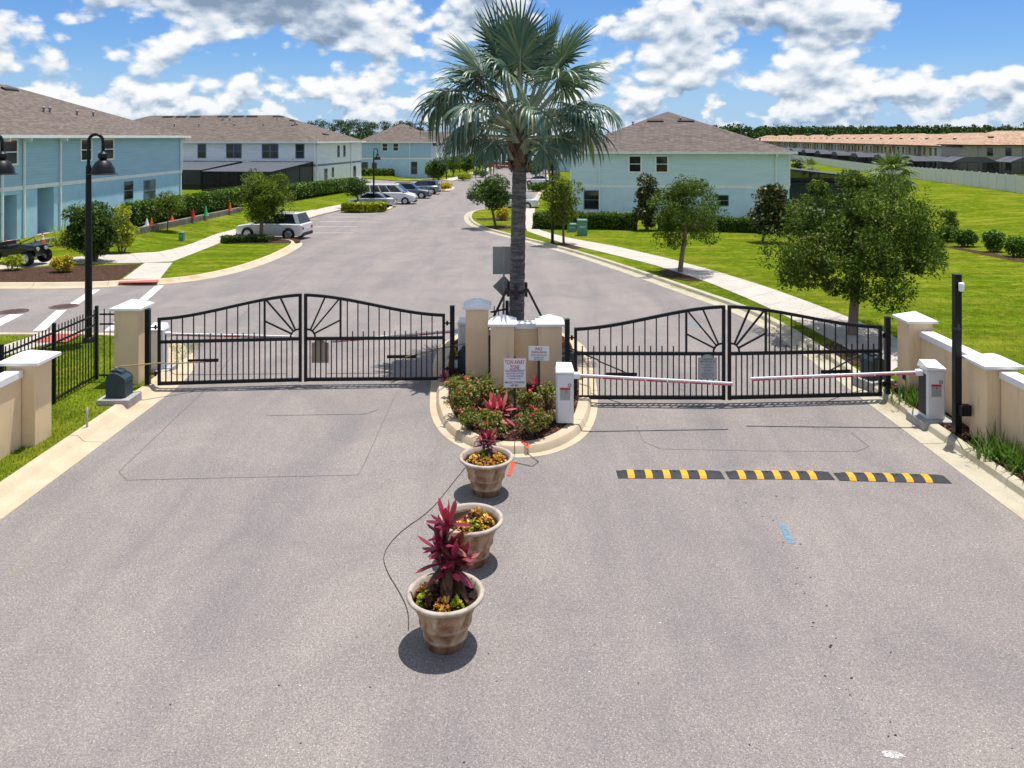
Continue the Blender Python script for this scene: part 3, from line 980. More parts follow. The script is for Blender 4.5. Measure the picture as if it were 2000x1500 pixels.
# mulch rings and beds
def bed(px_pts, dz=0.118, it=2):
    pts = [P(x, y, 0.1) for x, y in px_pts]
    return tag(sheet('mulch_bed', smooth_line(pts + [pts[0]], it)[:-1] if it else [V2(p) for p in pts], dz, M['mulch'], step=1.5), kind='structure')
bed([(-140, 552), (0, 528), (110, 521), (276, 516), (228, 550), (120, 552), (0, 552)], it=0)
bed([(1282, 531), (1310, 525), (1350, 527), (1396, 545), (1352, 551), (1308, 543)])
bed([(1080, 479), (1098, 475), (1140, 484), (1122, 487), (1100, 484)])
bed([(944, 445), (968, 439), (1000, 441), (1000, 448), (965, 449)])
bed([(930, 427), (996, 424), (998, 429), (934, 431)])
bed([(428, 470), (470, 462), (590, 466), (585, 474), (520, 476), (440, 476)])
bed([(668, 408), (700, 402), (755, 402), (758, 408), (720, 412), (680, 412)])
bed([(1600, 682), (1650, 655), (1720, 658), (1760, 690), (1720, 722), (1650, 712)])
bed([(1815, 476), (1880, 485), (1960, 498), (2060, 520), (2060, 525), (1930, 500), (1850, 484)])
bed([(262, 448), (350, 432), (470, 404), (480, 410), (360, 438), (270, 456)], it=0)

# sidewalks
walkway('sidewalk', [P(x, y, .1) for x, y in [(-60, 520), (60, 510), (150, 502), (320, 492), (370, 478), (420, 458), (520, 430), (600, 412), (688, 395)]],
        [P(x, y, .1) for x, y in [(-60, 532), (60, 522), (150, 515), (335, 512), (400, 487), (450, 466), (530, 444), (606, 424), (690, 404)]])
walkway('sidewalk', [P(x, y, .1) for x, y in [(283, 514), (236, 549)]], [P(x, y, .1) for x, y in [(337, 514), (312, 546)]], dz=0.128)
walkway('sidewalk', [P(x, y, .1) for x, y in [(1046, 400), (1042, 430), (1052, 449), (1110, 465), (1200, 481), (1300, 504), (1400, 531), (1500, 562), (1620, 606), (1740, 655), (1800, 690)]],
        [P(x, y, .1) for x, y in [(1028, 400), (1022, 435), (1030, 452), (1092, 473), (1180, 494), (1270, 516), (1375, 549), (1470, 588), (1570, 636), (1680, 695), (1735, 730)]])
walkway('sidewalk', [P(x, y, .1) for x, y in [(-30, 688), (40, 664), (100, 647)]], [P(x, y, .1) for x, y in [(-10, 702), (110, 668), (178, 650)]], dz=0.13)
walkway('sidewalk', [P(x, y, .1) for x, y in [(866, 352), (905, 341), (940, 332), (965, 324)]], [P(x, y, .1) for x, y in [(884, 353), (920, 343), (950, 335), (975, 325)]], slab=3)
# red tactile strips of the two ramps
def quad_sheet(name, q, dz, mat, parent):
    return sheet(name, [P(x, y, dz) for x, y in q], dz, mat, parent, step=1.5)
quad_sheet('tactile_strip', [(237, 545), (311, 544), (307, 551), (230, 552)], 0.135, M['paint_red'], road)
quad_sheet('tactile_strip', [(95, 652), (160, 652), (130, 668), (62, 668)], 0.138, M['paint_red'], road)
quad_sheet('utility_slab', [(612, 406), (628, 408), (618, 412), (603, 409)], 0.12, M['walk'], road)

# painted markings and saw cuts on the road
def pline(name, px_pts, w, mat, dz=0.006):
    return strip_line(name, [P(x, y) for x, y in px_pts], w, dz, mat, road)
pline('crosswalk_line', [(187, 566), (140, 597)], 0.32, M['paint_white'])
pline('crosswalk_line', [(120, 606), (76, 646)], 0.32, M['paint_white'])
pline('crosswalk_line', [(312, 558), (215, 646)], 0.32, M['paint_white'])
pline('stop_line', [(32, 614), (-60, 660)], 0.45, M['paint_white'])
for a, b in [((604, 455), (690, 455)), ((612, 443), (700, 443)), ((624, 433), (712, 432)), ((640, 424), (722, 424)), ((655, 418), (735, 417))]:
    pline('stall_line', [a, b], 0.11, M['paint_white'])
loop_a = [(398, 764), (232, 922), (248, 938), (420, 934), (700, 928), (712, 905), (775, 765)]
pline('saw_cut', loop_a, 0.011, M['sealant'])
pline('saw_cut', [(520, 812), (712, 809), (740, 800)], 0.016, M['sealant'])
pline('saw_cut', [(1243, 832), (1256, 862), (1290, 877), (1480, 881), (1675, 882), (1697, 872), (1660, 844), (1560, 832)], 0.010, M['sealant'])
pline('saw_cut', [(420, 740), (450, 700), (470, 620), (520, 575), (640, 480)], 0.013, M['sealant'])
pline('saw_cut', [(430, 560), (560, 545), (900, 540), (1180, 545)], 0.010, M['sealant'])
pline('spray_mark', [(1527, 1024), (1545, 1062)], 0.09, M['spray_blue'])
pline('spray_mark', [(1345, 629), (1372, 640)], 0.12, M['spray_blue'])
pline('spray_mark', [(1003, 902), (994, 930)], 0.075, M['spray_orange'], 0.012)
strip_line('spray_mark', [(0.20, 14.45), (0.30, 14.14)], 0.09, 0.142, M['spray_orange'], road)
rs = random.Random(5)
def flecks():
    """small dark debris, a drip trail and pale chips on the asphalt"""
    out = {'spot': [], 'paint_white': [], 'scuff_white': []}
    for _ in range(38):
        t = rs.random()
        out['spot'].append((P(1500 + 240 * t ** 1.4 + rs.gauss(0, 26), 965 + 480 * t), rs.uniform(0.004, 0.012)))
    for _ in range(40):
        out['spot'].append((P(rs.uniform(0, 2000), rs.uniform(800, 1490)), rs.uniform(0.003, 0.009)))
    for _ in range(60):
        out['paint_white'].append((P(rs.uniform(0, 2000), rs.uniform(800, 1490)), rs.uniform(0.004, 0.008)))
    for k in range(5):
        c = P(1740 + rs.uniform(-12, 12), 1474 + rs.uniform(-7, 7))
        out['scuff_white'].append((c, rs.uniform(0.03, 0.055)))
    for k, lst in out.items():
        V = []; Fc = []
        for (x, y), r_ in lst:
            b0 = len(V)
            a0 = rs.random() * 6
            for j in range(6):
                a = a0 + j * math.pi / 3
                q = r_ * rs.uniform(0.6, 1.4)
                V.append((x + math.cos(a) * q * 1.5, y + math.sin(a) * q, T(x, y) + 0.004 + 0.0004 * (len(Fc) % 9)))
            Fc.append(tuple(range(b0, b0 + 6)))
        me = bpy.data.meshes.new('road_flecks')
        me.from_pydata(V, [], Fc)
        me.materials.append(M[k])
        o = link('road_flecks', me, road)
        o['kind'] = 'stuff'
flecks()

# manhole covers in the side street
for px, py, lab in ((125, 599, 'round rusty manhole cover on the crosswalk line, right of the other'), (26, 609, 'round rusty manhole cover at the left picture edge by the stop line')):
    x, y = P(px, py)
    t = thing('manhole_cover', lab, 'manhole', (x, y, T(x, y)), 0, 'manhole covers in the side street')
    MB().lathe([(0.46, 0.0), (0.46, 0.010), (0.40, 0.012), (0.40, 0.004)], 28).build('rim', M['iron'], t, True)
    mb = MB().lathe([(0.39, 0.0), (0.385, 0.009), (0.001, 0.010)], 28)
    for i in range(-3, 4):
        for j in range(-3, 4):
            if i * i + j * j < 10: mb.box(i * .1 - .03, i * .1 + .03, j * .1 - .03, j * .1 + .03, 0.009, 0.016)
    mb.build('lid', M['iron'], t)

# ------------------------------------------------------------------ text helper (flat print on signs)
def lettering(name, lines, mat, parent, loc, rot, font_scale_x=1.0):
    """lines: (text, size, x, y); joined into one flat printed part"""
    mb_v = []; mb_f = []
    for txt, size, x, y in lines:
        cu = bpy.data.curves.new('lettering', 'FONT')
        cu.body = txt
        cu.size = size
        cu.align_x = 'CENTER'
        cu.align_y = 'CENTER'
        cu.resolution_u = 2
        cu.offset = size * 0.012
        o = bpy.data.objects.new('lettering', cu)
        COL.objects.link(o)
        dg = bpy.context.evaluated_depsgraph_get()
        me = bpy.data.meshes.new_from_object(o.evaluated_get(dg))
        b = len(mb_v)
        for v in me.vertices: mb_v.append((v.co.x * font_scale_x + x, v.co.y + y, 0))
        for p in me.polygons: mb_f.append(tuple(b + i for i in p.vertices))
        bpy.data.objects.remove(o)
        bpy.data.meshes.remove(me)
        bpy.data.curves.remove(cu)
    me = bpy.data.meshes.new(name)
    me.from_pydata(mb_v, [], mb_f)
    me.materials.append(mat)
    return link(name, me, parent, loc=loc, rot=rot)

# ------------------------------------------------------------------ perimeter walls and piers
def pier(label, x, y, z0, w, h, capw, caph, rot=0.0, group='rendered piers with white caps'):
    t = thing('masonry_pier', label, 'pier', (x, y, z0), rot, group)
    hs = h - caph
    MB().cbox(-w / 2, w / 2, -w / 2, w / 2, -0.2, hs, 0.008).build('shaft', M['wall_tan'], t)
    c = capw / 2
    mb = MB()
    mb.cbox(-c, c, -c, c, hs + 0.001, hs + 0.055, 0.006)
    a = c - 0.004
    mb.add([(-a, -a, hs + 0.0565), (a, -a, hs + 0.0565), (a, a, hs + 0.0565), (-a, a, hs + 0.0565), (-.02, -.02, h), (.02, -.02, h), (.02, .02, h), (-.02, .02, h)],
           [(0, 1, 5, 4), (1, 2, 6, 5), (2, 3, 7, 6), (3, 0, 4, 7), (4, 5, 6, 7)])
    mb.build('cap', M['wall_white'], t)
    return t

def wall_run(label, a, b, h, th=0.20, z0=0.0, group='low rendered perimeter walls'):
    a = Vector(a); b = Vector(b)
    d = b - a
    t = thing('perimeter_wall', label, 'wall', (a.x, a.y, z0), math.atan2(d.y, d.x), group)
    L = d.length
    MB().cbox(0, L, -th / 2, th / 2, -0.2, h - 0.13, 0.006).build('panel', M['wall_tan'], t)
    MB().cbox(0.003, L - 0.003, -th / 2 - 0.045, th / 2 + 0.045, h - 0.129, h, 0.012).build('coping', M['wall_white'], t)
    return t

# right side: pier at the gate, wall running toward the camera, second pier, wall
pier('tan pier beside the right hinge post of the right gate', 8.93, 17.25, 0, 0.52, 1.92, 0.68, 0.20)
wall_run('tan wall with white coping between the two right-hand piers', (9.02, 16.98), (9.02, 14.82), 1.56)
pier('tan pier with a broad white cap nearest the right picture edge', 8.95, 14.50, 0, 0.54, 1.75, 0.74, 0.19)
wall_run('tan wall with white coping leaving the right edge of the picture', (9.02, 14.2), (9.02, 7.0), 1.52)
MB().box(8.665, 8.668, 17.15, 17.28, 0.42, 0.60).build('outlet_cover', M['black'], None)
tag(bpy.data.objects['outlet_cover'], 'small black cover plate low on the right gate pier', 'cover plate')
# left side
pier('tan pier beside the left hinge post of the left gate, between gate and picket fence', -8.86, 18.15, 0, 0.56, 2.0, 0.72, 0.20)
pier('tan pier with a broad white cap in the left foreground by the low wall', -9.02, 14.55, 0, 0.52, 1.80, 0.76, 0.19)
wall_run('tan wall with white coping in the left foreground, leaving the picture', (-9.1, 14.27), (-9.1, 6.0), 1.52)
# island
pier('tallest tan pier of the island, beside the left gate', -0.83, 18.55, 0.1, 0.52, 1.86, 0.66, 0.22)
pier('left one of the two tan island piers joined by a short wall', -0.215, 17.65, 0.1, 0.53, 1.66, 0.645, 0.20)
pier('right one of the two tan island piers joined by a short wall', 0.85, 17.65, 0.1, 0.53, 1.66, 0.645, 0.20)
wall_run('short tan wall with white coping between the two island piers', (0.052, 17.80), (0.583, 17.80), 1.46, 0.2, 0.1)

# ------------------------------------------------------------------ swing gates
def top_z(t, za, zb):
    s_ = t * t * (3 - 2 * t)
    return za + (zb - za) * (0.72 * s_ + 0.28 * t)

PICK = {}
def picket(parent, u, z0, z1, w=0.024):
    k = round(w, 3)
    if k not in PICK:
        PICK[k] = MB().box(-w / 2, w / 2, -w / 2, w / 2, 0, 1).mesh('picket', M['black'])
    return link('picket', PICK[k], parent, loc=(u, 0, z0), scale=(1, 1, z1 - z0))

def gate_leaf(label, hinge, inner, za=1.64, zb=2.13, zm=1.08, bracket=True, z0=0.0):
    """one leaf: local x runs from the hinge stile to the meeting stile"""
    hx, hy = hinge; ix, iy = inner
    L = math.hypot(ix - hx, iy - hy)
    t = thing('gate_leaf', label, 'gate', (hx, hy, z0), math.atan2(iy - hy, ix - hx), 'black sunburst gate leaves')
    zbm = 0.09
    bk = M['black']
    MB().cbox(0, 0.065, -0.03, 0.03, zbm, za, 0.006).build('hinge_stile', bk, t)
    MB().cbox(L - 0.07, L, -0.032, 0.032, zbm - 0.01, zb, 0.006).build('meeting_stile', bk, t)
    MB().box(0.066, L - 0.071, -0.03, 0.03, zbm, zbm + 0.075).build('bottom_rail', bk, t)
    MB().box(0.066, L - 0.071, -0.028, 0.028, zm - 0.035, zm + 0.035).build('middle_rail', bk, t)
    n = 26
    prof = []
    mb = MB()
    rings = []
    for i in range(n + 1):
        q = i / n
        u = 0.066 + (L - 0.137) * q
        z = top_z(q, za, zb)
        rings.append([(u, -0.03, z - 0.065), (u, 0.03, z - 0.065), (u, 0.03, z), (u, -0.03, z)])
    mb.loft(rings)
    mb.build('top_rail', bk, t)
    def tz(u):
        return top_z(min(1, max(0, (u - 0.066) / (L - 0.137))), za, zb) - 0.06
    us = L - 0.845                                       # stile that closes the sunburst
    sp = 0.1235
    k = 0
    u = 0.065 + 0.115
    while u < L - 0.10:
        if u < us - 0.05:
            if k % 2 == 1:
                picket(t, u, zbm + 0.07, tz(u))
            else:
                picket(t, u, zbm + 0.07, zm + 0.165)
        else:
            picket(t, u, zbm + 0.07, zm - 0.03)
        u += sp
        k += 1
    MB().box(us - 0.022, us + 0.022, -0.02, 0.02, zm + 0.036, tz(us) + 0.01).build('sunburst_stile', bk, t)
    c = (L - 0.07, zm + 0.035)                           # centre of the sunburst
    r_ = 0.185
    pts = [(c[0] - r_ * math.cos(a), 0, c[1] + r_ * math.sin(a)) for a in [R(x) for x in range(0, 91, 10)]]
    mb = MB()
    for a, b in zip(pts, pts[1:]): mb.bar(a, b, 0.036, 0.036, (0, 1, 0))
    mb.build('sunburst_arc', bk, t)
    ends = [(us + 0.02, zm + 0.42), (us + 0.03, tz(us) + 0.02), (L - 0.07 - 0.42, tz(L - 0.49) + 0.02)]
    for (eu, ez) in ends:
        dx, dz = eu - c[0], ez - c[1]
        q = r_ / math.hypot(dx, dz)
        MB().bar((c[0] + dx * q, 0, c[1] + dz * q), (eu, 0, ez), 0.036, 0.036, (0, 1, 0)).build('sunburst_ray', bk, t)
    if bracket:
        MB().box(0.69, 1.36, -0.045, -0.013, 0.60, 0.67).build('operator_bracket', bk, t)
    for z in (0.35, za - 0.22):
        MB().tube([(-0.14, 0, z), (0.01, 0, z)], 0.018, 8).tube([(-0.05, 0, z - 0.05), (-0.05, 0, z + 0.05)], 0.025, 8).build('hinge', bk, t)
    return t, L

def gate_post(label, x, y, h=1.83, z0=0.0, w=0.105):
    t = thing('gate_post', label, 'gate post', (x, y, z0), 0, 'black gate hinge posts')
    MB().cbox(-w / 2, w / 2, -w / 2, w / 2, -0.2, h - 0.012, 0.006).build('shaft', M['black'], t)
    MB().cbox(-w / 2 - 0.004, w / 2 + 0.004, -w / 2 - 0.004, w / 2 + 0.004, h - 0.0115, h, 0.004).build('post_cap', M['black'], t)
    return t

LH, LC, LR = (-8.30, 17.80), (-4.88, 18.16), (-1.40, 18.25)
gate_post('black square hinge post at the left end of the left gate', LH[0] - 0.02, LH[1] - 0.02, 1.86)
gate_post('black square hinge post at the right end of the left gate', LR[0] + 0.0, LR[1])
leaf1, _ = gate_leaf('left leaf of the left black sunburst gate', (LH[0] + 0.17, LH[1] + 0.06), (LC[0] - 0.025, LC[1]))
leaf2, L2_ = gate_leaf('right leaf of the left black sunburst gate', (LR[0] - 0.17, LR[1] + 0.0), (LC[0] + 0.03, LC[1]))
RH0, RC, RH1 = (1.20, 16.92), (4.655, 16.90), (8.26, 17.12)
gate_post('black square hinge post on the island at the left end of the right gate', RH0[0], RH0[1])
gate_post('black square hinge post at the right end of the right gate beside the tan pier', RH1[0], RH1[1])
leaf3, _ = gate_leaf('left leaf of the right gate, carrying the grey caution plaque', (RH0[0] + 0.15, RH0[1]), (RC[0] - 0.025, RC[1]))
leaf4, _ = gate_leaf('right leaf of the right black sunburst gate', (RH1[0] - 0.13, RH1[1]), (RC[0] + 0.03, RC[1]))

# ------------------------------------------------------------------ swing gate operators
def operator(label, x, y, rot, arm_to=None, arm_mat='brass', pad=True, group='swing gate operators'):
    t = thing('gate_operator', label, 'gate operator', (x, y, 0.13), rot, group)
    if pad:
        MB().cbox(-0.34, 0.34, -0.30, 0.30, -0.12, 0.09, 0.012).build('concrete_pad', M['pad'], t)
    prof = [(-0.21, 0.0901), (0.21, 0.0901), (0.205, 0.42), (0.17, 0.60), (0.08, 0.655), (-0.06, 0.60), (-0.19, 0.47)]
    MB().prism(prof[:3] + [(-0.205, 0.42)], 'y', -0.17, 0.17).build('housing', M['opbox'], t)
    hood = [(-0.215, 0.4205), (0.215, 0.4205), (0.20, 0.53), (0.15, 0.60), (0.02, 0.62), (-0.10, 0.57), (-0.20, 0.49)]
    MB().prism(hood, 'y', -0.18, 0.18).build('hood', M['opbox'], t)
    MB().prism([(-0.10, 0.585), (0.13, 0.622), (0.12, 0.66), (0.02, 0.668), (-0.08, 0.63)], 'y', -0.10, 0.10).build('hood_ridge', M['opbox'], t)
    MB().tube([(0.05, 0, 0.665), (0.05, 0, 0.70)], 0.04, 10).build('drive_hub', M['steel'], t)
    MB().box(-0.10, 0.06, -0.1865, -0.181, 0.43, 0.46).build('name_plate', M['brass'], t)
    if arm_to is not None:
        q = Matrix.Rotation(-rot, 4, 'Z')
        e = q @ (Vector(arm_to) - Vector((x, y, 0.13)))
        s0 = Vector((0.05, 0, 0.71))
        mid = s0.lerp(e, 0.52) + Vector((0, -0.05, 0.02))
        MB().bar(s0, mid, 0.035, 0.022).build('drive_arm', M[arm_mat], t)
        MB().bar(mid + Vector((0, 0, -0.024)), e, 0.03, 0.02).build('link_arm', M[arm_mat], t)
    return t
operator('slate gate operator on a concrete pad by the left kerb, with a long tan arm', -8.45, 16.75, R(180), (-7.05, 17.83, 0.63))
operator('slate gate operator half hidden behind the island roses at the left gate', -1.05, 18.62, R(165), (-2.5, 18.2, 0.64), pad=False)
operator('dark gate operator behind the right gate beside the tan pier', 8.35, 18.0, R(200), (7.0, 17.14, 0.64), 'plastic')
operator('dark gate operator on the island behind the left hinge post of the right gate', 1.25, 18.3, R(20), (2.5, 16.97, 0.64), 'plastic')

# ------------------------------------------------------------------ boom barriers
def barrier(label, boomlab, x, y, z0, face, boom_end, h=1.14, w=0.37, dp=0.36, detail=True, pad=True, group='white boom barriers'):
    """cabinet with its sloped lid; the boom is a part that turns on it"""
    t = thing('boom_barrier', label, 'barrier gate', (x, y, z0), 0, group)
    if pad: MB().cbox(-w / 2 - 0.16, w / 2 + 0.16, -dp / 2 - 0.14, dp / 2 + 0.16, -0.15, 0.05, 0.012).build('concrete_pad', M['pad'], t)
    cab = MB().cbox(-w / 2, w / 2, -dp / 2, dp / 2, 0.051, h - 0.12, 0.03).build('cabinet', M['white_box'], t)
    lid = MB()
    zl = h - 0.119
    e = 0.012
    lid.add([(-w/2-e, -dp/2-e, zl), (w/2+e, -dp/2-e, zl), (w/2+e, dp/2+e, zl), (-w/2-e, dp/2+e, zl),
             (-w/2-e, -dp/2-e, zl + (0.03 if face > 0 else 0.07)), (w/2+e, -dp/2-e, zl + (0.03 if face > 0 else 0.03)), (w/2-0.02, dp/2-0.02, zl + 0.12), (-w/2+0.02, dp/2-0.02, zl + 0.13)],
            [(3, 2, 1, 0), (4, 5, 6, 7), (0, 1, 5, 4), (1, 2, 6, 5), (2, 3, 7, 6), (3, 0, 4, 7)])
    lid.build('lid', M['white'], t)
    if detail:
        yf = -dp / 2 - 0.003
        ox = 0.0
        MB().box(ox - 0.10, ox + 0.10, yf, yf + 0.002, 0.70, 0.745).build('warning_band', M['red'], t)
        MB().box(ox - 0.10, ox + 0.10, yf, yf + 0.002, 0.50, 0.698).build('warning_label', M['plaque'], t)
        lettering('warning_pictogram', [('!', 0.06, -0.06, 0.655), ('7', 0.075, 0.01, 0.655), ('/', 0.06, 0.05, 0.655)], M['ink'], t, (ox, yf - 0.0015, 0), (R(90), 0, 0))
        lettering('warning_text', [('WARNING KEEP CLEAR', 0.018, 0, 0.605), ('MOVING GATE ARM', 0.018, 0, 0.58), ('NO PEDESTRIANS', 0.018, 0, 0.555), ('o o o', 0.04, 0, 0.525)], M['ink_grey'], t, (ox, yf - 0.0015, 0), (R(90), 0, 0))
        mb = MB()
        for i in range(16):
            a = 2 * math.pi * i / 16; b_ = 2 * math.pi * (i + 1) / 16
            mb.bar((ox + 0.09 + 0.03 * math.cos(a), yf, 0.79 + 0.03 * math.sin(a)), (ox + 0.09 + 0.03 * math.cos(b_), yf, 0.79 + 0.03 * math.sin(b_)), 0.008, 0.012, (0, 1, 0))
        mb.build('lock_ring', M['plastic'], t)
        if face < 0:
            MB().box(-w / 2 - 0.006, -w / 2 + 0.004, -dp / 2 + 0.04, dp / 2 - 0.04, 0.12, 0.93).build('side_grille', M['gasket'], t)
    zb = 0.93 if detail else 0.86
    sgn = 1 if face > 0 else -1
    e = Vector(boom_end) - Vector((x, y, z0))
    a = Vector((sgn * w / 2, 0, zb))
    d = (e - a).normalized()
    MB().cbox(min(sgn * w / 2, sgn * (w / 2 + 0.13)), max(sgn * w / 2, sgn * (w / 2 + 0.13)), -0.06, 0.06, zb - 0.05, zb + 0.055, 0.012).build('boom_clamp', M['white'], t)
    a2 = a + d * 0.131
    boom = MB().bar(a2, e, 0.042, 0.062).build('boom', M['white'], t)
    Lb = (e - a2).length
    n = max(1, int(Lb / 0.40))
    side = Vector((0, -1, 0))
    for i in range(n):                                    # red reflective tape along the lower half of the face
        q0, q1 = (i + 0.03) / n, (i + 0.97) / n
        p0, p1 = a2.lerp(e, q0), a2.lerp(e, q1)
        MB().bar(p0 + side * 0.0245 + Vector((0, 0, -0.016)), p1 + side * 0.0245 + Vector((0, 0, -0.016)), 0.003, 0.030).build('red_strip', M['red'] if i % 2 else M['red_faded'], boom)
    return t
barrier('white boom barrier on the island with its red and white boom lowered to the right', None, 1.04, 15.42, 0.13, 1, (4.40, 15.52, 0.86), w=0.34, pad=False)
barrier('white boom barrier on a pad beside the right wall, boom lowered to the left', None, 8.42, 15.62, 0.13, -1, (4.82, 15.70, 0.90))
barrier('white boom barrier behind the left hinge post of the left gate', None, -8.66, 19.05, 0.10, 1, (-5.38, 19.15, 0.86), h=1.10, detail=False)
barrier('white boom barrier behind the tallest island pier', None, -1.14, 19.25, 0.13, -1, (-4.42, 19.15, 0.76), h=1.16, detail=False)

# ------------------------------------------------------------------ picket fences
def picket_fence(label, pts, h=1.66, z0=0.1, post_h=None, end_posts=(True, True), sp=0.115):
    a = Vector(pts[0]); b = Vector(pts[1])
    d = b - a
    L = d.length
    t = thing('picket_fence', label, 'fence', (a.x, a.y, z0), math.atan2(d.y, d.x), 'black metal picket fences')
    for z in (0.10, h - 0.36, h - 0.13):
        MB().box(0.03, L - 0.03, -0.017, 0.017, z - 0.018, z + 0.018).build('rail', M['black'], t)
    posts = [0.0] if end_posts[0] else []
    if L > 2.4: posts += [L * i / round(L / 1.9) for i in range(1, int(round(L / 1.9)))]
    if end_posts[1]: posts.append(L)
    for u in posts:
        MB().cbox(u - 0.032, u + 0.032, -0.032, 0.032, -0.15, h + 0.07, 0.005).build('fence_post', M['black'], t)
    n = int(L / sp)
    for i in range(1, n):
        u = L * i / n
        if min([abs(u - p) for p in posts] + [1]) < 0.05: continue
        picket(t, u, 0.03, h, 0.018)
    return t
picket_fence('black picket fence running from the left foreground pier to its corner post', [(-9.74, 14.85), (-9.74, 18.25)])
picket_fence('short black picket fence between its corner post and the left gate pier', [(-9.70, 18.25), (-9.15, 18.25)], end_posts=(False, False), sp=0.135)
picket_fence('short black picket fence on the island behind the tallest pier', [(-0.53, 18.62), (-0.12, 19.0)], h=1.62, end_posts=(False, True), sp=0.13)

# ------------------------------------------------------------------ signs
t = thing('tow_away_sign', 'white TOW AWAY ZONE sign with red lettering on a dark post in the roses', 'sign', (0.055, 15.72, 0.12), R(2))
MB().box(-0.022, 0.022, -0.012, 0.012, -0.2, 1.235).build('post', M['greypost'], t)
pl = MB().cbox(-0.232, 0.232, -0.0185, -0.0145, 0.60, 1.20, 0.0015).build('plate', M['white'], t)
RX = (R(90), 0, 0)
lettering('red_lettering', [('TOW AWAY', 0.125, 0, 1.115), ('ZONE', 0.125, 0, 1.012)], M['ink_red'], pl, (0, -0.0205, 0), RX, 0.56)
lettering('small_lettering', [('UNAUTHORIZED VEHICLES', 0.042, 0, 0.937), ('VEHICLES WILL BE TOWED', 0.042, 0, 0.89), ('AT OWNERS EXPENSE', 0.046, 0, 0.838), ('24 HOURS 7 DAYS', 0.042, 0, 0.79)], M['ink_blue'], pl, (0, -0.0205, 0), RX, 0.72)
lettering('black_lettering', [('MAGIC TOWING', 0.060, 0, 0.712), ('407 847', 0.052, 0, 0.652)], M['ink'], pl, (0, -0.0205, 0), RX, 0.86)
mb = MB()
for a, b in (((-.226, 0.606), (.226, 0.606)), ((-.226, 1.194), (.226, 1.194)), ((-.226, 0.606), (-.226, 1.194)), ((.226, 0.606), (.226, 1.194)), ((-.215, 0.962), (.215, 0.962))):
    mb.bar((a[0], -0.0197, a[1]), (b[0], -0.0197, b[1]), 0.006, 0.001, (0, 1, 0))
mb.build('border', M['ink_red'], pl)

t = thing('no_trespassing_sign', 'small white NO TRESPASSING sign on a grey post before the island wall', 'sign', (0.578, 16.75, 0.12), R(-3))
MB().box(-0.028, 0.028, -0.014, 0.014, -0.2, 1.05).build('post', M['greypost'], t)
pl = MB().cbox(-0.222, 0.222, -0.0205, -0.0165, 0.86, 1.17, 0.0015).build('plate', M['white'], t)
lettering('red_lettering', [('NO', 0.10, 0, 1.105), ('TRESPASSING', 0.062, 0, 1.035)], M['ink_red'], pl, (0, -0.0225, 0), RX, 0.92)
lettering('blue_lettering', [('VIOLATORS WILL BE', 0.042, 0, 0.975), ('PROSECUTED', 0.042, 0, 0.925), ('PRIVATE PROPERTY', 0.030, 0, 0.885)], M['ink_blue'], pl, (0, -0.0225, 0), RX, 0.85)

def arch_plate(w, h, sh):
    """plaque outline with a raised arched head"""
    pts = [(-w/2, 0), (w/2, 0), (w/2, h - sh), (w/2 - 0.045, h - sh)]
    for i in range(0, 11):
        a = math.pi * i / 10
        pts.append(((w/2 - 0.085) * math.cos(a), h - sh + 0.012 + (sh - 0.012) * math.sin(a)))
    pts += [(-w/2 + 0.045, h - sh), (-w/2, h - sh)]
    return pts
def caution_sign(label, x, y, z, rot, mat, front, cat='sign'):
    t = thing('caution_sign', label, cat, (x, y, z), rot)
    w, h = 0.40, 0.545
    MB().prism(arch_plate(w, h, 0.07), 'y', -0.004, 0.0).build('plate', mat, t)
    if front:
        lettering('engraved_lettering', [('CAUTION', 0.060, 0, 0.435), ('MOVING GATE', 0.052, 0, 0.385), ('SLOW VEHICLES ONLY', 0.030, 0, 0.33), ('NO BIKES', 0.030, 0, 0.30), ('NO PEDESTRIANS', 0.034, 0, 0.255),
                                         ('ONE VEHICLE', 0.032, 0, 0.205), ('PER CYCLE', 0.030, 0, 0.168), ('STAND CLEAR OF GATE', 0.028, 0, 0.13), ('GATE MAY OPEN ANY TIME', 0.026, 0, 0.095), ('DO NOT FOLLOW', 0.030, 0, 0.055)], M['ink'], t, (0, -0.0056, 0), RX, 0.9)
        mb = MB()
        pts = [(p * 0.955, 0.012 + q * 0.955) for p, q in arch_plate(w, h, 0.07)]
        for a, b in zip(pts, pts[1:] + pts[:1]): mb.bar((a[0], -0.0052, a[1]), (b[0], -0.0052, b[1]), 0.006, 0.0012, (0, 1, 0))
        mb.build('border', M['ink'], t)
    return t
caution_sign('grey caution plaque with an arched head hung on the right gate', 4.235, 16.865, 0.53, 0, M['plaque'], True)
caution_sign('beige blank back of a plaque hung behind the left gate', -4.49, 18.215, 0.50, R(1), M['tanplate'], False)

t = thing('road_sign', 'back of a square and a diamond road sign on one post beside the palm', 'sign', (-0.225, 21.4, 0.12))
MB().box(-0.025, 0.025, -0.02, 0.02, -0.2, 2.66).build('post', M['steel'], t)
MB().cbox(-0.305, 0.305, 0.0215, 0.0255, 1.89, 2.65, 0.0015).build('square_plate', M['signback'], t)
mb = MB().box(-0.215, 0.215, 0.0215, 0.0255, -0.215, 0.215)
mb.xf(Matrix.Translation((0, 0, 1.555)) @ Matrix.Rotation(R(45), 4, 'Y'))
mb.build('diamond_plate', M['signback'], t)
for z in (2.5, 2.05, 1.7, 1.42):
    MB().tube([(0, -0.03, z), (0, 0.0, z)], 0.010, 8).build('bolt', M['steel'], t)

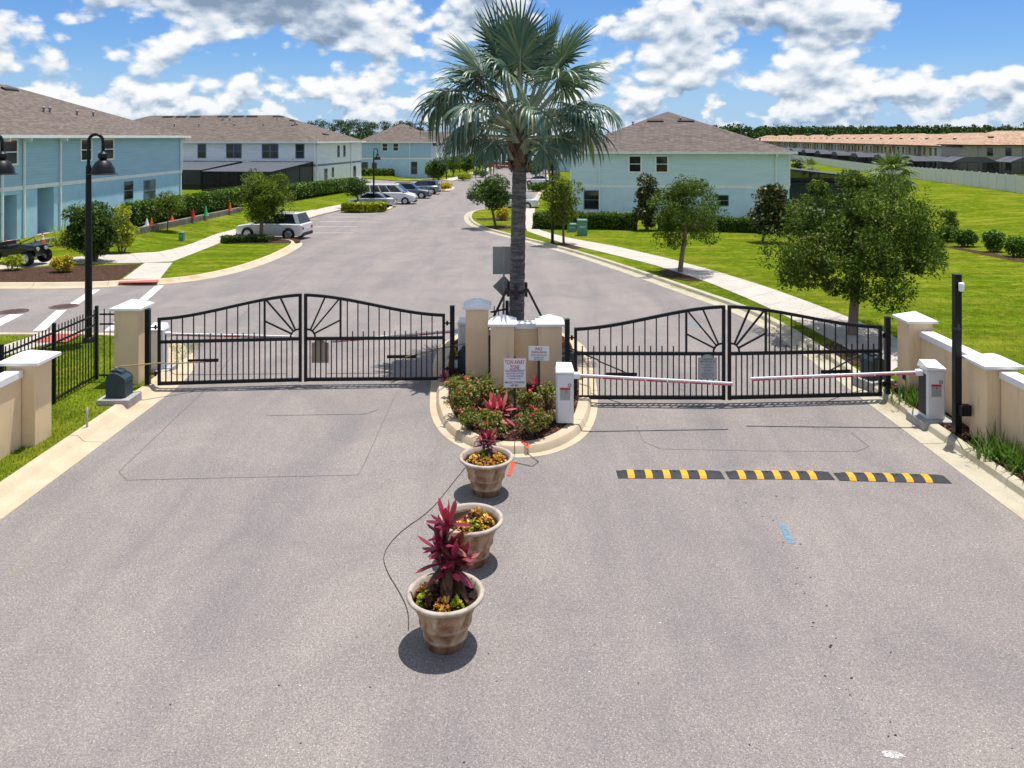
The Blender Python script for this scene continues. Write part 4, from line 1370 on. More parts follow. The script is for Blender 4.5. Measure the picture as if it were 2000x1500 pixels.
# ------------------------------------------------------------------ camera post, pipe, speed humps
t = thing('camera_post', 'tall black square post with a small white camera beside the right wall', 'post', (8.46, 14.80, 0.12))
MB().cbox(-0.063, 0.063, -0.063, 0.063, -0.2, 3.04, 0.006).build('shaft', M['black'], t)
MB().cbox(-0.066, 0.066, -0.066, 0.066, 3.0405, 3.055, 0.004).build('post_cap', M['black'], t)
cm = MB().lathe([(0.001, -0.075), (0.045, -0.075), (0.05, -0.055), (0.05, 0.07), (0.04, 0.085), (0.001, 0.085)], 16).build('camera_body', M['white'], t, True, loc=(0.02, -0.115, 2.83))
MB().lathe([(0.001, -0.088), (0.036, -0.088), (0.038, -0.0755)], 16).build('lens_dome', M['carglass'], cm, True)
MB().box(-0.02, 0.02, -0.065, -0.0635, 2.0, 2.12).build('cover_plate', M['greypost'], t)
MB().cbox(-0.02, 0.17, -0.20, -0.064, 0.42, 0.62, 0.01).build('junction_box', M['black'], t)
MB().box(-0.067, 0.067, -0.067, 0.067, 2.02, 2.05).build('strap', M['greypost'], t)

x, y = P(170, 838, 0.1)
t = thing('marker_pipe', 'thin grey upright pipe in the grass by the left kerb', 'pipe', (x, y, 0.1))
MB().tube([(0, 0, -0.1), (0, 0, 0.42)], 0.02, 10).build('pipe', M['steel'], t, True)
MB().tube([(0.0, -0.03, 0.02), (0.05, -0.05, 0.03), (0.07, -0.03, 0.01), (0.04, 0.02, 0.02)], 0.008, 6).build('loose_cord', M['white'], t, True)

def hump(label, a, b):
    a = Vector(a); b = Vector(b)
    d = b - a
    L = d.length
    t = thing('speed_hump', label, 'speed bump', (a.x, a.y, 0.0), math.atan2(d.y, d.x), 'rubber speed humps')
    w = 0.30
    def sec(u, z):
        hw = w / 2
        return [(u, -hw, 0.001), (u, -hw, 0.008), (u, -hw * .72, 0.034 * z + .006), (u, -hw * .3, 0.052 * z + .006), (u, hw * .3, 0.052 * z + .006), (u, hw * .72, 0.034 * z + .006), (u, hw, 0.008), (u, hw, 0.001)]
    sk = 0.11
    # sheared ends as moulded end pieces
    MB().loft([sec(0.0, 0.05), sec(0.14, 1.0), sec(L - 0.14, 1.0), sec(L, 0.05)]).build('rubber_body', M['rubber'], t, True, 40)
    for k in range(5):
        u0 = 0.14 + (L - 0.28) * (k + 0.03) / 5 + 0.02
        u1 = u0 + 0.115
        hw = w / 2 + 0.003
        def s2(u, e=0.004):
            return [(u, -hw, 0.0105), (u, -hw * .72, 0.040 + e), (u, -hw * .3, 0.058 + e), (u, hw * .3, 0.058 + e), (u, hw * .72, 0.040 + e), (u, hw, 0.0105), (u, hw, 0.002), (u, -hw, 0.002)]
        MB().loft([s2(u0), s2(u1)]).build('yellow_band', M['yellow'], t)
        if k < 4:
            MB().lathe([(0.02, 0.0), (0.02, 0.0635), (0.001, 0.064)], 8, (u1 + u0) / 2 + (L - 0.28) / 10, 0.02).build('bolt_head', M['black'], t)
    return t
hump('rubber speed hump with yellow bands, the one nearest the planters', (1.80, 13.33), (3.60, 13.30))
hump('rubber speed hump with yellow bands, in the middle of the three', (3.68, 13.30), (5.45, 13.27))
hump('rubber speed hump with yellow bands, the one nearest the right kerb', (5.52, 13.24), (7.35, 13.13))

# loose cable across the road to the planters
pts = [P(x, y) for x, y in [(985, 900), (1040, 912), (1052, 903), (1030, 888), (1012, 868)]]
cab = MB().tube([(p[0], p[1], T(*p) + 0.012 + (0.12 if i == 4 else 0.0) + (0.02 if i == 3 else 0)) for i, p in enumerate(pts)], 0.005, 6).build('cable', M['plastic'], None, True)
tag(cab, 'thin black cable lying from the rear planter to the island kerb', 'cable')
pts = smooth_line([P(x, y) for x, y in [(908, 915), (880, 950), (840, 1000), (780, 1040), (748, 1080), (752, 1112), (782, 1160), (798, 1195), (798, 1232)]], 2)
cab = MB().tube([(p.x, p.y, T(p.x, p.y) + 0.010) for p in pts], 0.0045, 6).build('cable', M['plastic'], None, True)
tag(cab, 'thin black cable looping over the asphalt left of the planters', 'cable')

# ------------------------------------------------------------------ street lamps
LAMP = []
def street_lamp(label, x, y, z0, rot, h=5.8):
    """pole with a crook and a bell shade; local +x is the side of the lamp"""
    t = thing('street_lamp', label, 'street lamp', (x, y, z0), rot, 'black bell street lamps')
    k = h / 5.8
    bk = M['black']
    t.scale = (k, k, k)
    if not LAMP:
        LAMP.append(MB().lathe([(0.095, -0.1), (0.095, 0.0), (0.09, 2.6), (0.07, 4.85), (0.06, 4.9)], 14).mesh('pole', bk, True, 40))
        crook = [(0, 0, 4.85)] + [(0.19 - 0.19 * math.cos(a), 0, 5.55 + 0.21 * math.sin(a)) for a in [R(q) for q in range(0, 181, 20)]] + [(0.38, 0, 5.28)]
        LAMP.append(MB().tube([(0, 0, 4.4)] + crook, 0.045, 10).mesh('crook', bk, True))
        LAMP.append(MB().lathe([(0.045, 5.30), (0.06, 5.27), (0.13, 5.22), (0.135, 5.12), (0.09, 5.05), (0.13, 5.04), (0.20, 4.98), (0.29, 4.82), (0.315, 4.68), (0.40, 4.655), (0.40, 4.645), (0.31, 4.655), (0.27, 4.80), (0.15, 4.95), (0.001, 5.0)], 24, 0.38).mesh('lamp_shade', bk, True, 30))
        LAMP.append(MB().lathe([(0.001, 4.66), (0.12, 4.68), (0.15, 4.78), (0.08, 4.9)], 14, 0.38).mesh('lens', M['headlight'], True))
        LAMP.append(MB().lathe([(0.16, -0.1), (0.16, 0.04), (0.12, 0.12), (0.097, 0.14)], 14).mesh('base_cover', bk, True, 40))
    for n_, me in zip(('pole', 'crook', 'lamp_shade', 'lens', 'base_cover'), LAMP):
        link(n_, me, t)
    return t
x, y = P(173, 668, 0.1)
street_lamp('tall black lamp post with a bell shade right behind the left picket fence', x, y, 0.1, R(8))
x, y = P(730, 405)
street_lamp('black lamp post with a bell shade among the cars parked on the left', x, y, T(x, y) + .1, 0)
x, y = P(1079, 476, 0.1)
street_lamp('black lamp post beside the sidewalk on the right, in front of the pale house', x, y, T(x, y) + .1, R(180))
street_lamp('black bell lamp reaching in at the left picture edge', -14.53, 21.6, 0.1, 0)
x, y = P(872, 352)
street_lamp('far black lamp post left of the palm by the blue town houses', x, y, T(x, y), 0, 5.6)
x, y = P(951, 330)
street_lamp('farthest black lamp post, left of the palm trunk', x, y, T(x, y), 0, 6.0)

# ------------------------------------------------------------------ houses
def hip_roof(w, d, ze, rise, oh=0.5, th=0.16):
    """hip roof over a w x d plan; returns (top builder, fascia builder, ridge ends, plane function)"""
    x0, x1, y0, y1 = -oh, w + oh, -oh, d + oh
    W_, D_ = x1 - x0, y1 - y0
    if W_ >= D_:
        ra, rb = (x0 + D_ / 2, (y0 + y1) / 2), (x1 - D_ / 2, (y0 + y1) / 2)
    else:
        ra, rb = ((x0 + x1) / 2, y0 + W_ / 2), ((x0 + x1) / 2, y1 - W_ / 2)
    zr = ze + rise
    zt = ze + 0.02
    top = MB()
    c = [(x0, y0, zt), (x1, y0, zt), (x1, y1, zt), (x0, y1, zt)]
    A = (ra[0], ra[1], zr); B = (rb[0], rb[1], zr)
    if W_ >= D_:
        top.add(c + [A, B], [(0, 1, 5, 4), (1, 2, 5), (2, 3, 4, 5), (3, 0, 4)])
    else:
        top.add(c + [A, B], [(0, 1, 4), (1, 2, 5, 4), (2, 3, 5), (3, 0, 4, 5)])
    half = min(W_, D_) / 2
    def zat(x, y):
        q = min(x - x0, x1 - x, y - y0, y1 - y)
        return zt + (zr - zt) * min(1.0, q / half)
    return top, (x0, x1, y0, y1), zat, (A, B)

FACE = {0: lambda w, d: (Vector((0, 0, 0)), Vector((1, 0, 0)), Vector((0, -1, 0))),
        1: lambda w, d: (Vector((w, 0, 0)), Vector((0, 1, 0)), Vector((1, 0, 0))),
        2: lambda w, d: (Vector((w, d, 0)), Vector((-1, 0, 0)), Vector((0, 1, 0))),
        3: lambda w, d: (Vector((0, d, 0)), Vector((0, -1, 0)), Vector((-1, 0, 0)))}
def on_face(mb, face, w, d, u0, u1, z0, z1, n0, n1):
    o, e, n = FACE[face](w, d)
    vs = []
    for z in (z0, z1):
        for (u, k) in ((u0, n0), (u1, n0), (u1, n1), (u0, n1)):
            p = o + e * u + n * k
            vs.append((p.x, p.y, z))
    return mb.add(vs, [(3, 2, 1, 0), (4, 5, 6, 7), (0, 1, 5, 4), (1, 2, 6, 5), (2, 3, 7, 6), (3, 0, 4, 7)])

def window(root, face, w, d, uc, zc, ww, wh, frame='trim', pane='glass', leaves=1, proud=0.05, fw=0.10):
    u0, u1, z0, z1 = uc - ww / 2, uc + ww / 2, zc - wh / 2, zc + wh / 2
    p = on_face(MB(), face, w, d, u0 + fw * .6, u1 - fw * .6, z0 + fw * .6, z1 - fw * .6, 0.004, 0.014).build('window', M[pane], root)
    fr = MB()
    on_face(fr, face, w, d, u0 - fw * .4, u0 + fw * .6, z0 - fw * .4, z1 + fw * .4, 0.002, proud)
    on_face(fr, face, w, d, u1 - fw * .6, u1 + fw * .4, z0 - fw * .4, z1 + fw * .4, 0.002, proud)
    on_face(fr, face, w, d, u0 + fw * .6 + .001, u1 - fw * .6 - .001, z0 - fw * .4, z0 + fw * .6, 0.002, proud - .003)
    on_face(fr, face, w, d, u0 + fw * .6 + .001, u1 - fw * .6 - .001, z1 - fw * .6, z1 + fw * .4, 0.002, proud - .003)
    fr.build('frame', M[frame], p)
    sash = MB()
    on_face(sash, face, w, d, u0 + fw * .6 + .002, u1 - fw * .6 - .002, zc - 0.03, zc + 0.03, 0.015, 0.034)
    for k in range(1, leaves):
        uu = u0 + (u1 - u0) * k / leaves
        on_face(sash, face, w, d, uu - 0.07, uu + 0.07, z0 + fw * .6 + .002, z1 - fw * .6 - .002, 0.0155, 0.040)
    sash.build('sash_bar', M[frame], p)
    return p

def house(label, origin, rot, w, d, z0, he=5.8, rise=3.75, up='teal_side', lo='teal_wall', roof='shingle', trim='trim', band='trim', wins=(), spouts=(), vents=(), hb=2.88, doors=(), group='two-storey town houses', name='town_house', oh=0.5):
    t = thing(name, label, 'house', (origin[0], origin[1], z0), rot, group)
    MB().box(0, w, 0, d, hb + 0.001, he).build('upper_wall', M[up], t)
    if doors:
        # ground floor with real recesses on the front face: doors = (u0, u1, height)
        MB().box(0, w, 1.5, d, -0.6, hb).build('lower_wall', M[lo], t)
        cuts = sorted(doors)
        u = 0.0
        for (a, b, h) in cuts + [(w, w, 0)]:
            if a > u: MB().box(u, a, 0, 1.499, -0.6, hb).build('wall_bay', M[lo], t)
            if b > a:
                MB().box(a + .001, b - .001, 0, 1.499, h, hb).build('door_header', M[lo], t)
                MB().box(a + .001, b - .001, 0.0, 1.499, -0.6, 0.0).build('door_step', M['walk'], t)
                dr = on_face(MB(), 0, w, d, a + 0.35, b - 0.35, 0.02, h - 0.35, -1.495, -1.45).build('door', M['trim_blue'], t)
                on_face(MB(), 0, w, d, a + 0.45, a + 0.50, 0.9, 1.05, -1.449, -1.41).build('handle', M['steel'], dr)
            u = b
    else:
        MB().box(0, w, 0, d, -0.6, hb).build('lower_wall', M[lo], t)
    bd = MB()
    for f in range(4):
        ww = w if f in (0, 2) else d
        on_face(bd, f, w, d, 0 if f % 2 else -0.03, ww if f % 2 else ww + 0.03, hb - 0.11, hb + 0.13, 0.002, 0.03)
    bd.build('storey_band', M[band], t)
    top, (x0, x1, y0, y1), zat, (A, B) = hip_roof(w, d, he, rise, oh)
    rf = top.build('roof', M[roof], t)
    g = MB()
    for a, b, c, e in ((x0 - .06, x1 + .06, y0 - .06, y0), (x0 - .06, x1 + .06, y1, y1 + .06), (x0 - .06, x0, y0 + .001, y1 - .001), (x1, x1 + .06, y0 + .001, y1 - .001)):
        g.box(a, b, c, e, he - 0.13, he + 0.055)
    g.build('gutter', M[trim], rf)
    MB().box(x0 + .002, x1 - .002, y0 + .002, y1 - .002, he + 0.002, he + 0.018).build('soffit', M[trim], rf)
    for (x, y) in ((0, 0), (w, 0), (w, d), (0, d)):
        MB().box(x - 0.06, x + 0.06, y - 0.06, y + 0.06, hb + 0.135, he - 0.002).build('corner_board', M[trim], t)
    for (f, u) in spouts:
        mb = MB()
        on_face(mb, f, w, d, u - 0.055, u + 0.055, 0.0, he - 0.32, 0.035, 0.125)
        on_face(mb, f, w, d, u - 0.05, u + 0.05, he - 0.319, he - 0.131, 0.035, oh + 0.02)
        mb.build('downspout', M[trim], t)
    for wn in wins:
        window(t, *((wn[0], w, d) + tuple(wn[1:5])), **(wn[5] if len(wn) > 5 else {}))
    for (x, y, k) in vents:
        z = zat(x, y)
        if k == 'v':      # long low vent lying in the slope
            dz = 0.3
            q = [zat(x + a, y + b) for a, b in ((-.75, -.18), (.75, -.18), (.75, .18), (-.75, .18))]
            ii = [(-.75, -.18), (.75, -.18), (.75, .18), (-.75, .18)]
            if abs(zat(x + .3, y) - zat(x - .3, y)) > 0.05:
                ii = [(-.18, -.75), (.18, -.75), (.18, .75), (-.18, .75)]
            vs = [(x + a, y + b, zat(x + a, y + b) + 0.015) for a, b in ii] + [(x + a, y + b, zat(x + a, y + b) + 0.13) for a, b in ii]
            MB().add(vs, [(4, 5, 6, 7), (0, 1, 5, 4), (1, 2, 6, 5), (2, 3, 7, 6), (3, 0, 4, 7)]).build('roof_vent', M['vent'], rf)
        else:
            MB().lathe([(0.06, z - 0.15), (0.06, z + 0.22), (0.11, z + 0.23), (0.11, z + 0.34), (0.02, z + 0.38)], 10, x, y).build('vent_pipe', M['ventpipe'], rf, True)
    return t

# teal house on the left, its long side along the view
def uy(px): return 28 * F / (1000 - px) - 28
G, GP = {'frame': 'trim'}, {'frame': 'trim_grey', 'proud': 0.03, 'fw': 0.06}
GL = {'frame': 'trim_grey', 'proud': 0.03, 'fw': 0.06, 'pane': 'glass_pale'}
house('teal house with two open doorways and a brown hip roof at the left picture edge', (-28, 28), R(90), 38.0, 18.0, 0.0, 5.86, 3.75,
      wins=[(0, uy(19), 4.95, 1.3, 1.42, G), (0, uy(168), 4.95, 1.3, 1.42, G), (0, uy(212), 4.95, 1.3, 1.42, G), (0, uy(251), 1.9, 1.3, 1.3, GP), (0, uy(292), 1.65, 1.9, 1.65, GL)],
      spouts=[(0, uy(116)), (0, uy(45)), (0, 37.6), (0, uy(2))], doors=[(uy(2), uy(33), 2.55), (uy(73), uy(105), 2.85)],
      vents=[(19, 7.6, 'v'), (22.5, 7.6, 'v'), (27.5, 7.8, 'v'), (17.5, 5, 'p'), (18.2, 5, 'p'), (20.5, 4.4, 'p'), (24.5, 3.6, 'p'), (25.2, 3.6, 'p'), (28, 3.3, 'p'), (30, 3.2, 'p')])

# white house behind it
hw = 36.0
ang = R(-8.4)
o2 = (-24.3 - hw * math.cos(ang), 95.8 - hw * math.sin(ang))
GB = {'frame': 'trim_grey', 'proud': 0.03, 'fw': 0.09, 'pane': 'glass'}
GB2 = dict(GB, leaves=2)
house('white house with a brown hip roof and a black pool screen behind the left hedge', o2, ang, hw, 17.0, -0.6, 5.78, 3.6, 'white_side', 'white_wall', band='trim_grey',
      wins=[(0, 34.1, 4.65, 1.1, 1.75, GB), (0, 30.2, 4.65, 2.1, 1.75, GB2), (0, 25.4, 4.65, 2.0, 1.75, GB2), (0, 21.1, 4.65, 1.1, 1.75, GB),
            (1, 8.0, 4.5, .8, 1.5, GB), (1, 10.2, 4.5, .8, 1.5, GB), (1, 3.6, 1.6, .95, 1.5, GB), (1, 6.0, 1.8, .7, 1.2, GB), (1, 14.2, 1.2, 1.0, 2.2, GB)],
      spouts=[(1, .5), (1, 12.6)],
      vents=[(x, 7.9, 'v') for x in (11.5, 13.5, 15.5, 19.6, 21.8, 23.8, 27.6, 29.6)] + [(31, 5.4, 'v'), (34.2, 8, 'v')] + [(x, 6.6, 'p') for x in (20.3, 21.3, 28, 30.5)] + [(x, 4.6, 'p') for x in (14.5, 18, 23, 27)])

# blue house closing the lot
house('blue house with white storey band behind the parked cars on the left', (-27.6, 140), 0.0, 13.2, 20.0, -0.95, 5.85, 3.4, 'blue_side', 'blue_wall',
      wins=[(0, 4.75, 4.95, 1.0, 1.4, G), (0, 6.7, 4.95, 1.0, 1.4, G), (0, 1.0, 1.3, 1.35, 1.9, GP), (0, 2.85, 1.5, .85, 1.3, GP), (0, 10.0, 1.2, 1.1, 2.2, GP), (1, 3, 4.8, 1, 1.5, GP), (1, 8, 4.8, 1, 1.5, GP)],
      spouts=[(0, 9.2)], vents=[(5.0, 7.2, 'v'), (8.4, 7.4, 'v'), (6.6, 4.5, 'p')])
def gables(t, w, d, us, he, wall, n0=0.6, gw=2.2, h=2.0, face=0):
    for u in us:
        o, e, n = FACE[face](w, d)
        def pt(uu, k, z):
            p = o + e * uu + n * k
            return (p.x, p.y, z)
        MB().add([pt(u - gw, n0, 0), pt(u + gw, n0, 0), pt(u + gw, n0, he), pt(u, n0, he + h), pt(u - gw, n0, he), pt(u - gw, -1, 0), pt(u + gw, -1, 0), pt(u + gw, -1, he), pt(u, -1, he + h), pt(u - gw, -1, he)],
                 [(0, 1, 2, 3, 4), (0, 4, 9, 5), (1, 6, 7, 2)]).build('gable_bay', M[wall], t)
        r_ = MB()
        for s_ in (-1, 1):
            r_.add([pt(u + s_ * (gw + .3), n0 + .3, he - .25), pt(u, n0 + .3, he + h + .05), pt(u, -5, he + h + .05), pt(u + s_ * (gw + .3), -5, he - .25),
                    pt(u + s_ * (gw + .3), n0 + .3, he - .40), pt(u, n0 + .3, he + h - .10), pt(u, -5, he + h - .10), pt(u + s_ * (gw + .3), -5, he - .40)],
                   [(0, 1, 2, 3), (4, 5, 6, 7), (0, 1, 5, 4), (3, 2, 6, 7), (0, 3, 7, 4)])
        r_.build('gable_roof', M['shingle'], t)
        for k in (-0.8, 0.8):
            on_face(MB(), face, w, d, u + k - .45, u + k + .45, 3.9, 5.3, n0 + .004, n0 + .02).build('window', M['glass'], t)
t3 = bpy.data.objects['town_house.002']
gables(t3, 13.2, 20.0, (4, 14), 5.6, 'white_side', face=1)
wr = 76.0
t4 = house('long row of pale blue gabled town houses half hidden by the palm fronds', (-15.9, 166), R(77), wr, 16.0, -1.75, 5.7, 3.3, 'white_side', 'white_wall', trim='trim_blue',
      wins=[(0, 4 + 6.2 * k + j, 4.7, .95, 1.5, GP) for k in range(11) for j in (0, 1.9)] + [(0, 5 + 6.2 * k, 1.2, 1.0, 2.1, GP) for k in range(11)])
gables(t4, wr, 16.0, [8 + 13 * k for k in range(5)], 5.6, 'blue_side')
house('pale house far down the road seen between the palm and the aqua house', (9.0, 168), R(-4), 16.0, 40.0, -1.7, 5.7, 3.3, 'white_side', 'blue_wall', 'shingle',
      wins=[(0, 2, 4.6, 1, 1.5, GP), (0, 5, 4.6, 1, 1.5, GP)])

# aqua house on the right
house('pale aqua house with two upper windows and a brown hip roof right of the palm', (5.05, 66.8), R(-5.7), 18.2, 34.0, -1.3, 5.8, 3.75, 'aqua_side', 'aqua_wall', 'shingle_grey',
      wins=[(0, 5.45, 4.8, 1.05, 1.42, {'frame': 'trim', 'fw': .12}), (0, 7.7, 4.8, 1.05, 1.42, {'frame': 'trim', 'fw': .12}), (0, 1.75, 1.72, 1.25, 1.6, GP), (0, 12.75, 1.75, .95, .9, GP)],
      spouts=[(0, 2.45), (0, 17.1)], vents=[(7.7, 6.5, 'v'), (10.5, 6.5, 'v'), (5.6, 6.0, 'p'), (3.3, 5.5, 'p'), (10.0, 6.6, 'p'), (15.3, 3.2, 'p'), (16.4, 2.8, 'p')])

# ------------------------------------------------------------------ pool screens
def lanai(label, loc, rot, w, d, h0, h1, nx=3, ny=2, z0=0.0, group='black pool screen enclosures', rail=True):
    """screen cage: the roof falls from h0 at the house (y=d) to h1 at the front"""
    t = thing('pool_screen', label, 'pool enclosure', (loc[0], loc[1], z0), rot, group)
    MB().add([(0, 0, 0), (w, 0, 0), (w, 0, h1), (0, 0, h1)], [(0, 1, 2, 3)]).build('front_screen', M['screen'], t)
    for x in (0, w):
        MB().add([(x, 0, 0), (x, d, 0), (x, d, h0), (x, 0, h1)], [(0, 1, 2, 3)]).build('side_screen', M['screen'], t)
    MB().add([(-.05, -.05, h1 + .04), (w + .05, -.05, h1 + .04), (w + .05, d, h0 + .04), (-.05, d, h0 + .04)], [(0, 1, 2, 3)]).build('roof_screen', M['screen_roof'], t)
    fr = MB()
    for i in range(nx + 1):
        x = w * i / nx
        fr.bar((x, 0, 0), (x, 0, h1), 0.08)
        fr.bar((x, 0, h1), (x, d, h0), 0.07)
    for i in range(ny + 1):
        y = d * i / ny
        z = h1 + (h0 - h1) * y / d
        fr.bar((0, y, z), (w, y, z), 0.07)
        for x in (0, w): fr.bar((x, y, 0), (x, y, z), 0.08)
    if rail:
        fr.bar((0, 0, 1.0), (w, 0, 1.0), 0.06)
        for x in (0, w): fr.bar((x, 0, 1.0), (x, d, 1.0), 0.06)
    fr.build('frame', M['frame'], t)
    return t
def rotp(o, a, x, y):
    return (o[0] + x * math.cos(a) - y * math.sin(a), o[1] + x * math.sin(a) + y * math.cos(a))
lanai('right one of two black pool screens against the white house', rotp(o2, ang, 27.8, -11.5), ang, 8.0, 11.4, 3.45, 2.7, 4, 3, -0.7)
lanai('left one of two black pool screens against the white house, by the teal house corner', rotp(o2, ang, 17.5, -9.5), ang, 9.0, 9.4, 3.45, 2.75, 4, 3, -0.7)
def side_lanai(label, origin, rot, z0, x0, x1, y0, y1, h0, h1):
    """screen cage whose roof falls away from the side wall of the house"""
    t = thing('pool_screen', label, 'pool enclosure', (origin[0], origin[1], z0), rot, 'black pool screen enclosures')
    MB().add([(x0, y0, 0), (x1, y0, 0), (x1, y0, h1), (x0, y0, h0)], [(0, 1, 2, 3)]).build('front_screen', M['screen'], t)
    MB().add([(x1, y0, 0), (x1, y1, 0), (x1, y1, h1), (x1, y0, h1)], [(0, 1, 2, 3)]).build('side_screen', M['screen'], t)
    MB().add([(x0, y1, 0), (x1, y1, 0), (x1, y1, h1), (x0, y1, h0)], [(0, 1, 2, 3)]).build('back_screen', M['screen'], t)
    MB().add([(x0, y0 - .1, h0 + .05), (x1 + .1, y0 - .1, h1 + .05), (x1 + .1, y1, h1 + .05), (x0, y1, h0 + .05)], [(0, 1, 2, 3)]).build('roof_screen', M['screen_roof'], t)
    MB().box(x0 + .01, x1 - .05, y0 + 3.2, y0 + 3.4, 0.06, h1 - .35).build('inner_wall', M['aqua_wall'], t)
    MB().box(x0 + .01, x1 - .05, y0 + .05, y1 - .05, -.3, 0.055).build('patio_slab', M['walk'], t)
    MB().box(x0 + .02, x1 - .02, y0 + .01, y0 + 3.15, h1 - .30, h1 - .05).build('porch_ceiling', M['vent'], t)
    fr = MB()
    for i in range(4):
        x = x0 + (x1 - x0) * i / 3
        h = h0 + (h1 - h0) * i / 3
        fr.bar((x, y0, 0), (x, y0, h), .10)
        fr.bar((x, y0, h), (x, y1, h), .08)
    fr.bar((x0, y0, h0), (x1, y0, h1), .12)
    fr.bar((x0, y0, h1 - .35), (x1, y0, h1 - .35), .09)
    fr.bar((x0, y0, 1.9), (x1, y0, 1.9), .06)
    fr.bar((x1, y0, h1), (x1, y1, h1), .1)
    for y in (y0, (y0 + y1) / 2, y1): fr.bar((x1, y, 0), (x1, y, h1), .1)
    fr.build('frame', M['frame'], t)
    return t
side_lanai('black pool screen at the right side of the pale aqua house', (5.05, 66.8), R(-5.7), -1.3, 18.30, 25.6, 0.6, 12.0, 4.35, 3.55)
# chairs seen behind that screen
for k in range(2):
    c = rotp((5.05, 66.8), R(-5.7), 19.6 + k * 0.95, -0.6)
    t = thing('garden_chair', ('left' if k == 0 else 'right') + ' pale slatted garden chair before the pool screen of the aqua house', 'chair', (c[0], c[1], T(*c) + .1), R(-5.7 + 170), 'pale garden chairs')
    MB().box(-.28, .28, -.25, .28, .36, .41).build('seat', M['trim'], t)
    for j in range(4): MB().bar((-.22 + j * .147, .28, .40), (-.22 + j * .147, .48, 1.05), 0.12, 0.025, (0, -1, 0.3)).build('back_slat', M['trim'], t)
    for sx in (-.25, .25):
        for sy in (-.22, .26): MB().box(sx - .025, sx + .025, sy - .025, sy + .025, 0, .36).build('leg', M['trim'], t)

# ------------------------------------------------------------------ tile-roofed terrace behind the white fence
for k, (nm, c) in enumerate({'peach_stucco': (0.55, 0.42, 0.32), 'pale_stucco': (0.52, 0.50, 0.50), 'taupe_stucco': (0.34, 0.32, 0.29), 'ochre_stucco': (0.52, 0.38, 0.25), 'sand_stucco': (0.50, 0.45, 0.37)}.items()):
    M[nm] = stucco_mat(nm, c, 0.05)
UNITS = ['taupe_stucco', 'peach_stucco', 'pale_stucco', 'sand_stucco', 'taupe_stucco', 'ochre_stucco', 'pale_stucco', 'peach_stucco']
WMESH = {}
def terrace(label, origin, rot, n, z0, k0, uw=8.0, d=14.0, he=5.6, rise=2.7):
    w = n * uw
    t = thing('terrace_house', label, 'house', (origin[0], origin[1], z0), rot, 'tile-roofed terrace houses')
    for i in range(n):
        MB().box(i * uw + .002, (i + 1) * uw - .002, (i % 2) * 0.5, d, -0.5, he).build('wall', M[UNITS[(k0 + i) % len(UNITS)]], t)
        for uu in (2.2, 5.6):
            for zc, hh in ((4.3, 1.5), (1.6, 1.5)):
                nn = -(i % 2) * 0.5
                wn = on_face(MB(), 0, w, d, i * uw + uu - .55, i * uw + uu + .55, zc - hh / 2, zc + hh / 2, nn + 0.004, nn + 0.03).build('window', M['glass'], t)
                on_face(MB(), 0, w, d, i * uw + uu - .68, i * uw + uu + .68, zc - hh / 2 - .1, zc - hh / 2 - .005, nn + 0.002, nn + 0.07).build('sill', M['trim_grey'], wn)
        on_face(MB(), 0, w, d, i * uw - .06, i * uw + .06, 0, he - .1, 0.01, 0.10).build('downspout', M['trim_grey'], t)
    top, (x0, x1, y0, y1), zat, _ = hip_roof(w, d, he, rise, 0.6)
    rf = top.build('roof', M['tile'], t)
    MB().box(x0, x1, y0, y1, he - 0.15, he + 0.012).build('eave', M['vent'], rf)
    for i in range(n):
        x = (i + .5) * uw
        MB().box(x - .5, x + .5, 3.0, 3.4, zat(x, 3.2) - .05, zat(x, 3.2) + .22).build('roof_vent', M['vent'], rf)
    return t
A_ = Vector((88, 150)); B_ = Vector((124, 410))
dh = (B_ - A_).normalized()
th = math.atan2(dh.y, dh.x)
names = ['first', 'second', 'third', 'fourth', 'fifth', 'sixth', 'seventh', 'eighth', 'ninth']
for i in range(8):
    near = A_ + dh * (31.5 * i + 3)
    far = near + dh * 30
    # the last unit of a block is the nearest, because the blocks face the other way
    terrace('%s terrace block with orange tile roof, counted from the right, along the white fence' % names[i + 1], (far.x, far.y), th + math.pi, 4, T(far.x, far.y), (i * 3) % 8, 7.5)
terrace('first terrace block with orange tile roof, facing the camera at the right picture edge', (88, 147), R(-3), 5, T(88, 147), 4, 8.2)
for i, (x, y) in enumerate([(128, 196), (132, 240), (138, 290), (142, 340)]):
    terrace(['nearest', 'second', 'third', 'farthest'][i] + ' orange tile roof seen behind the front terrace at the right edge', (x, y), R(-3), 5, T(x, y) + 0.3, i, 9.0)

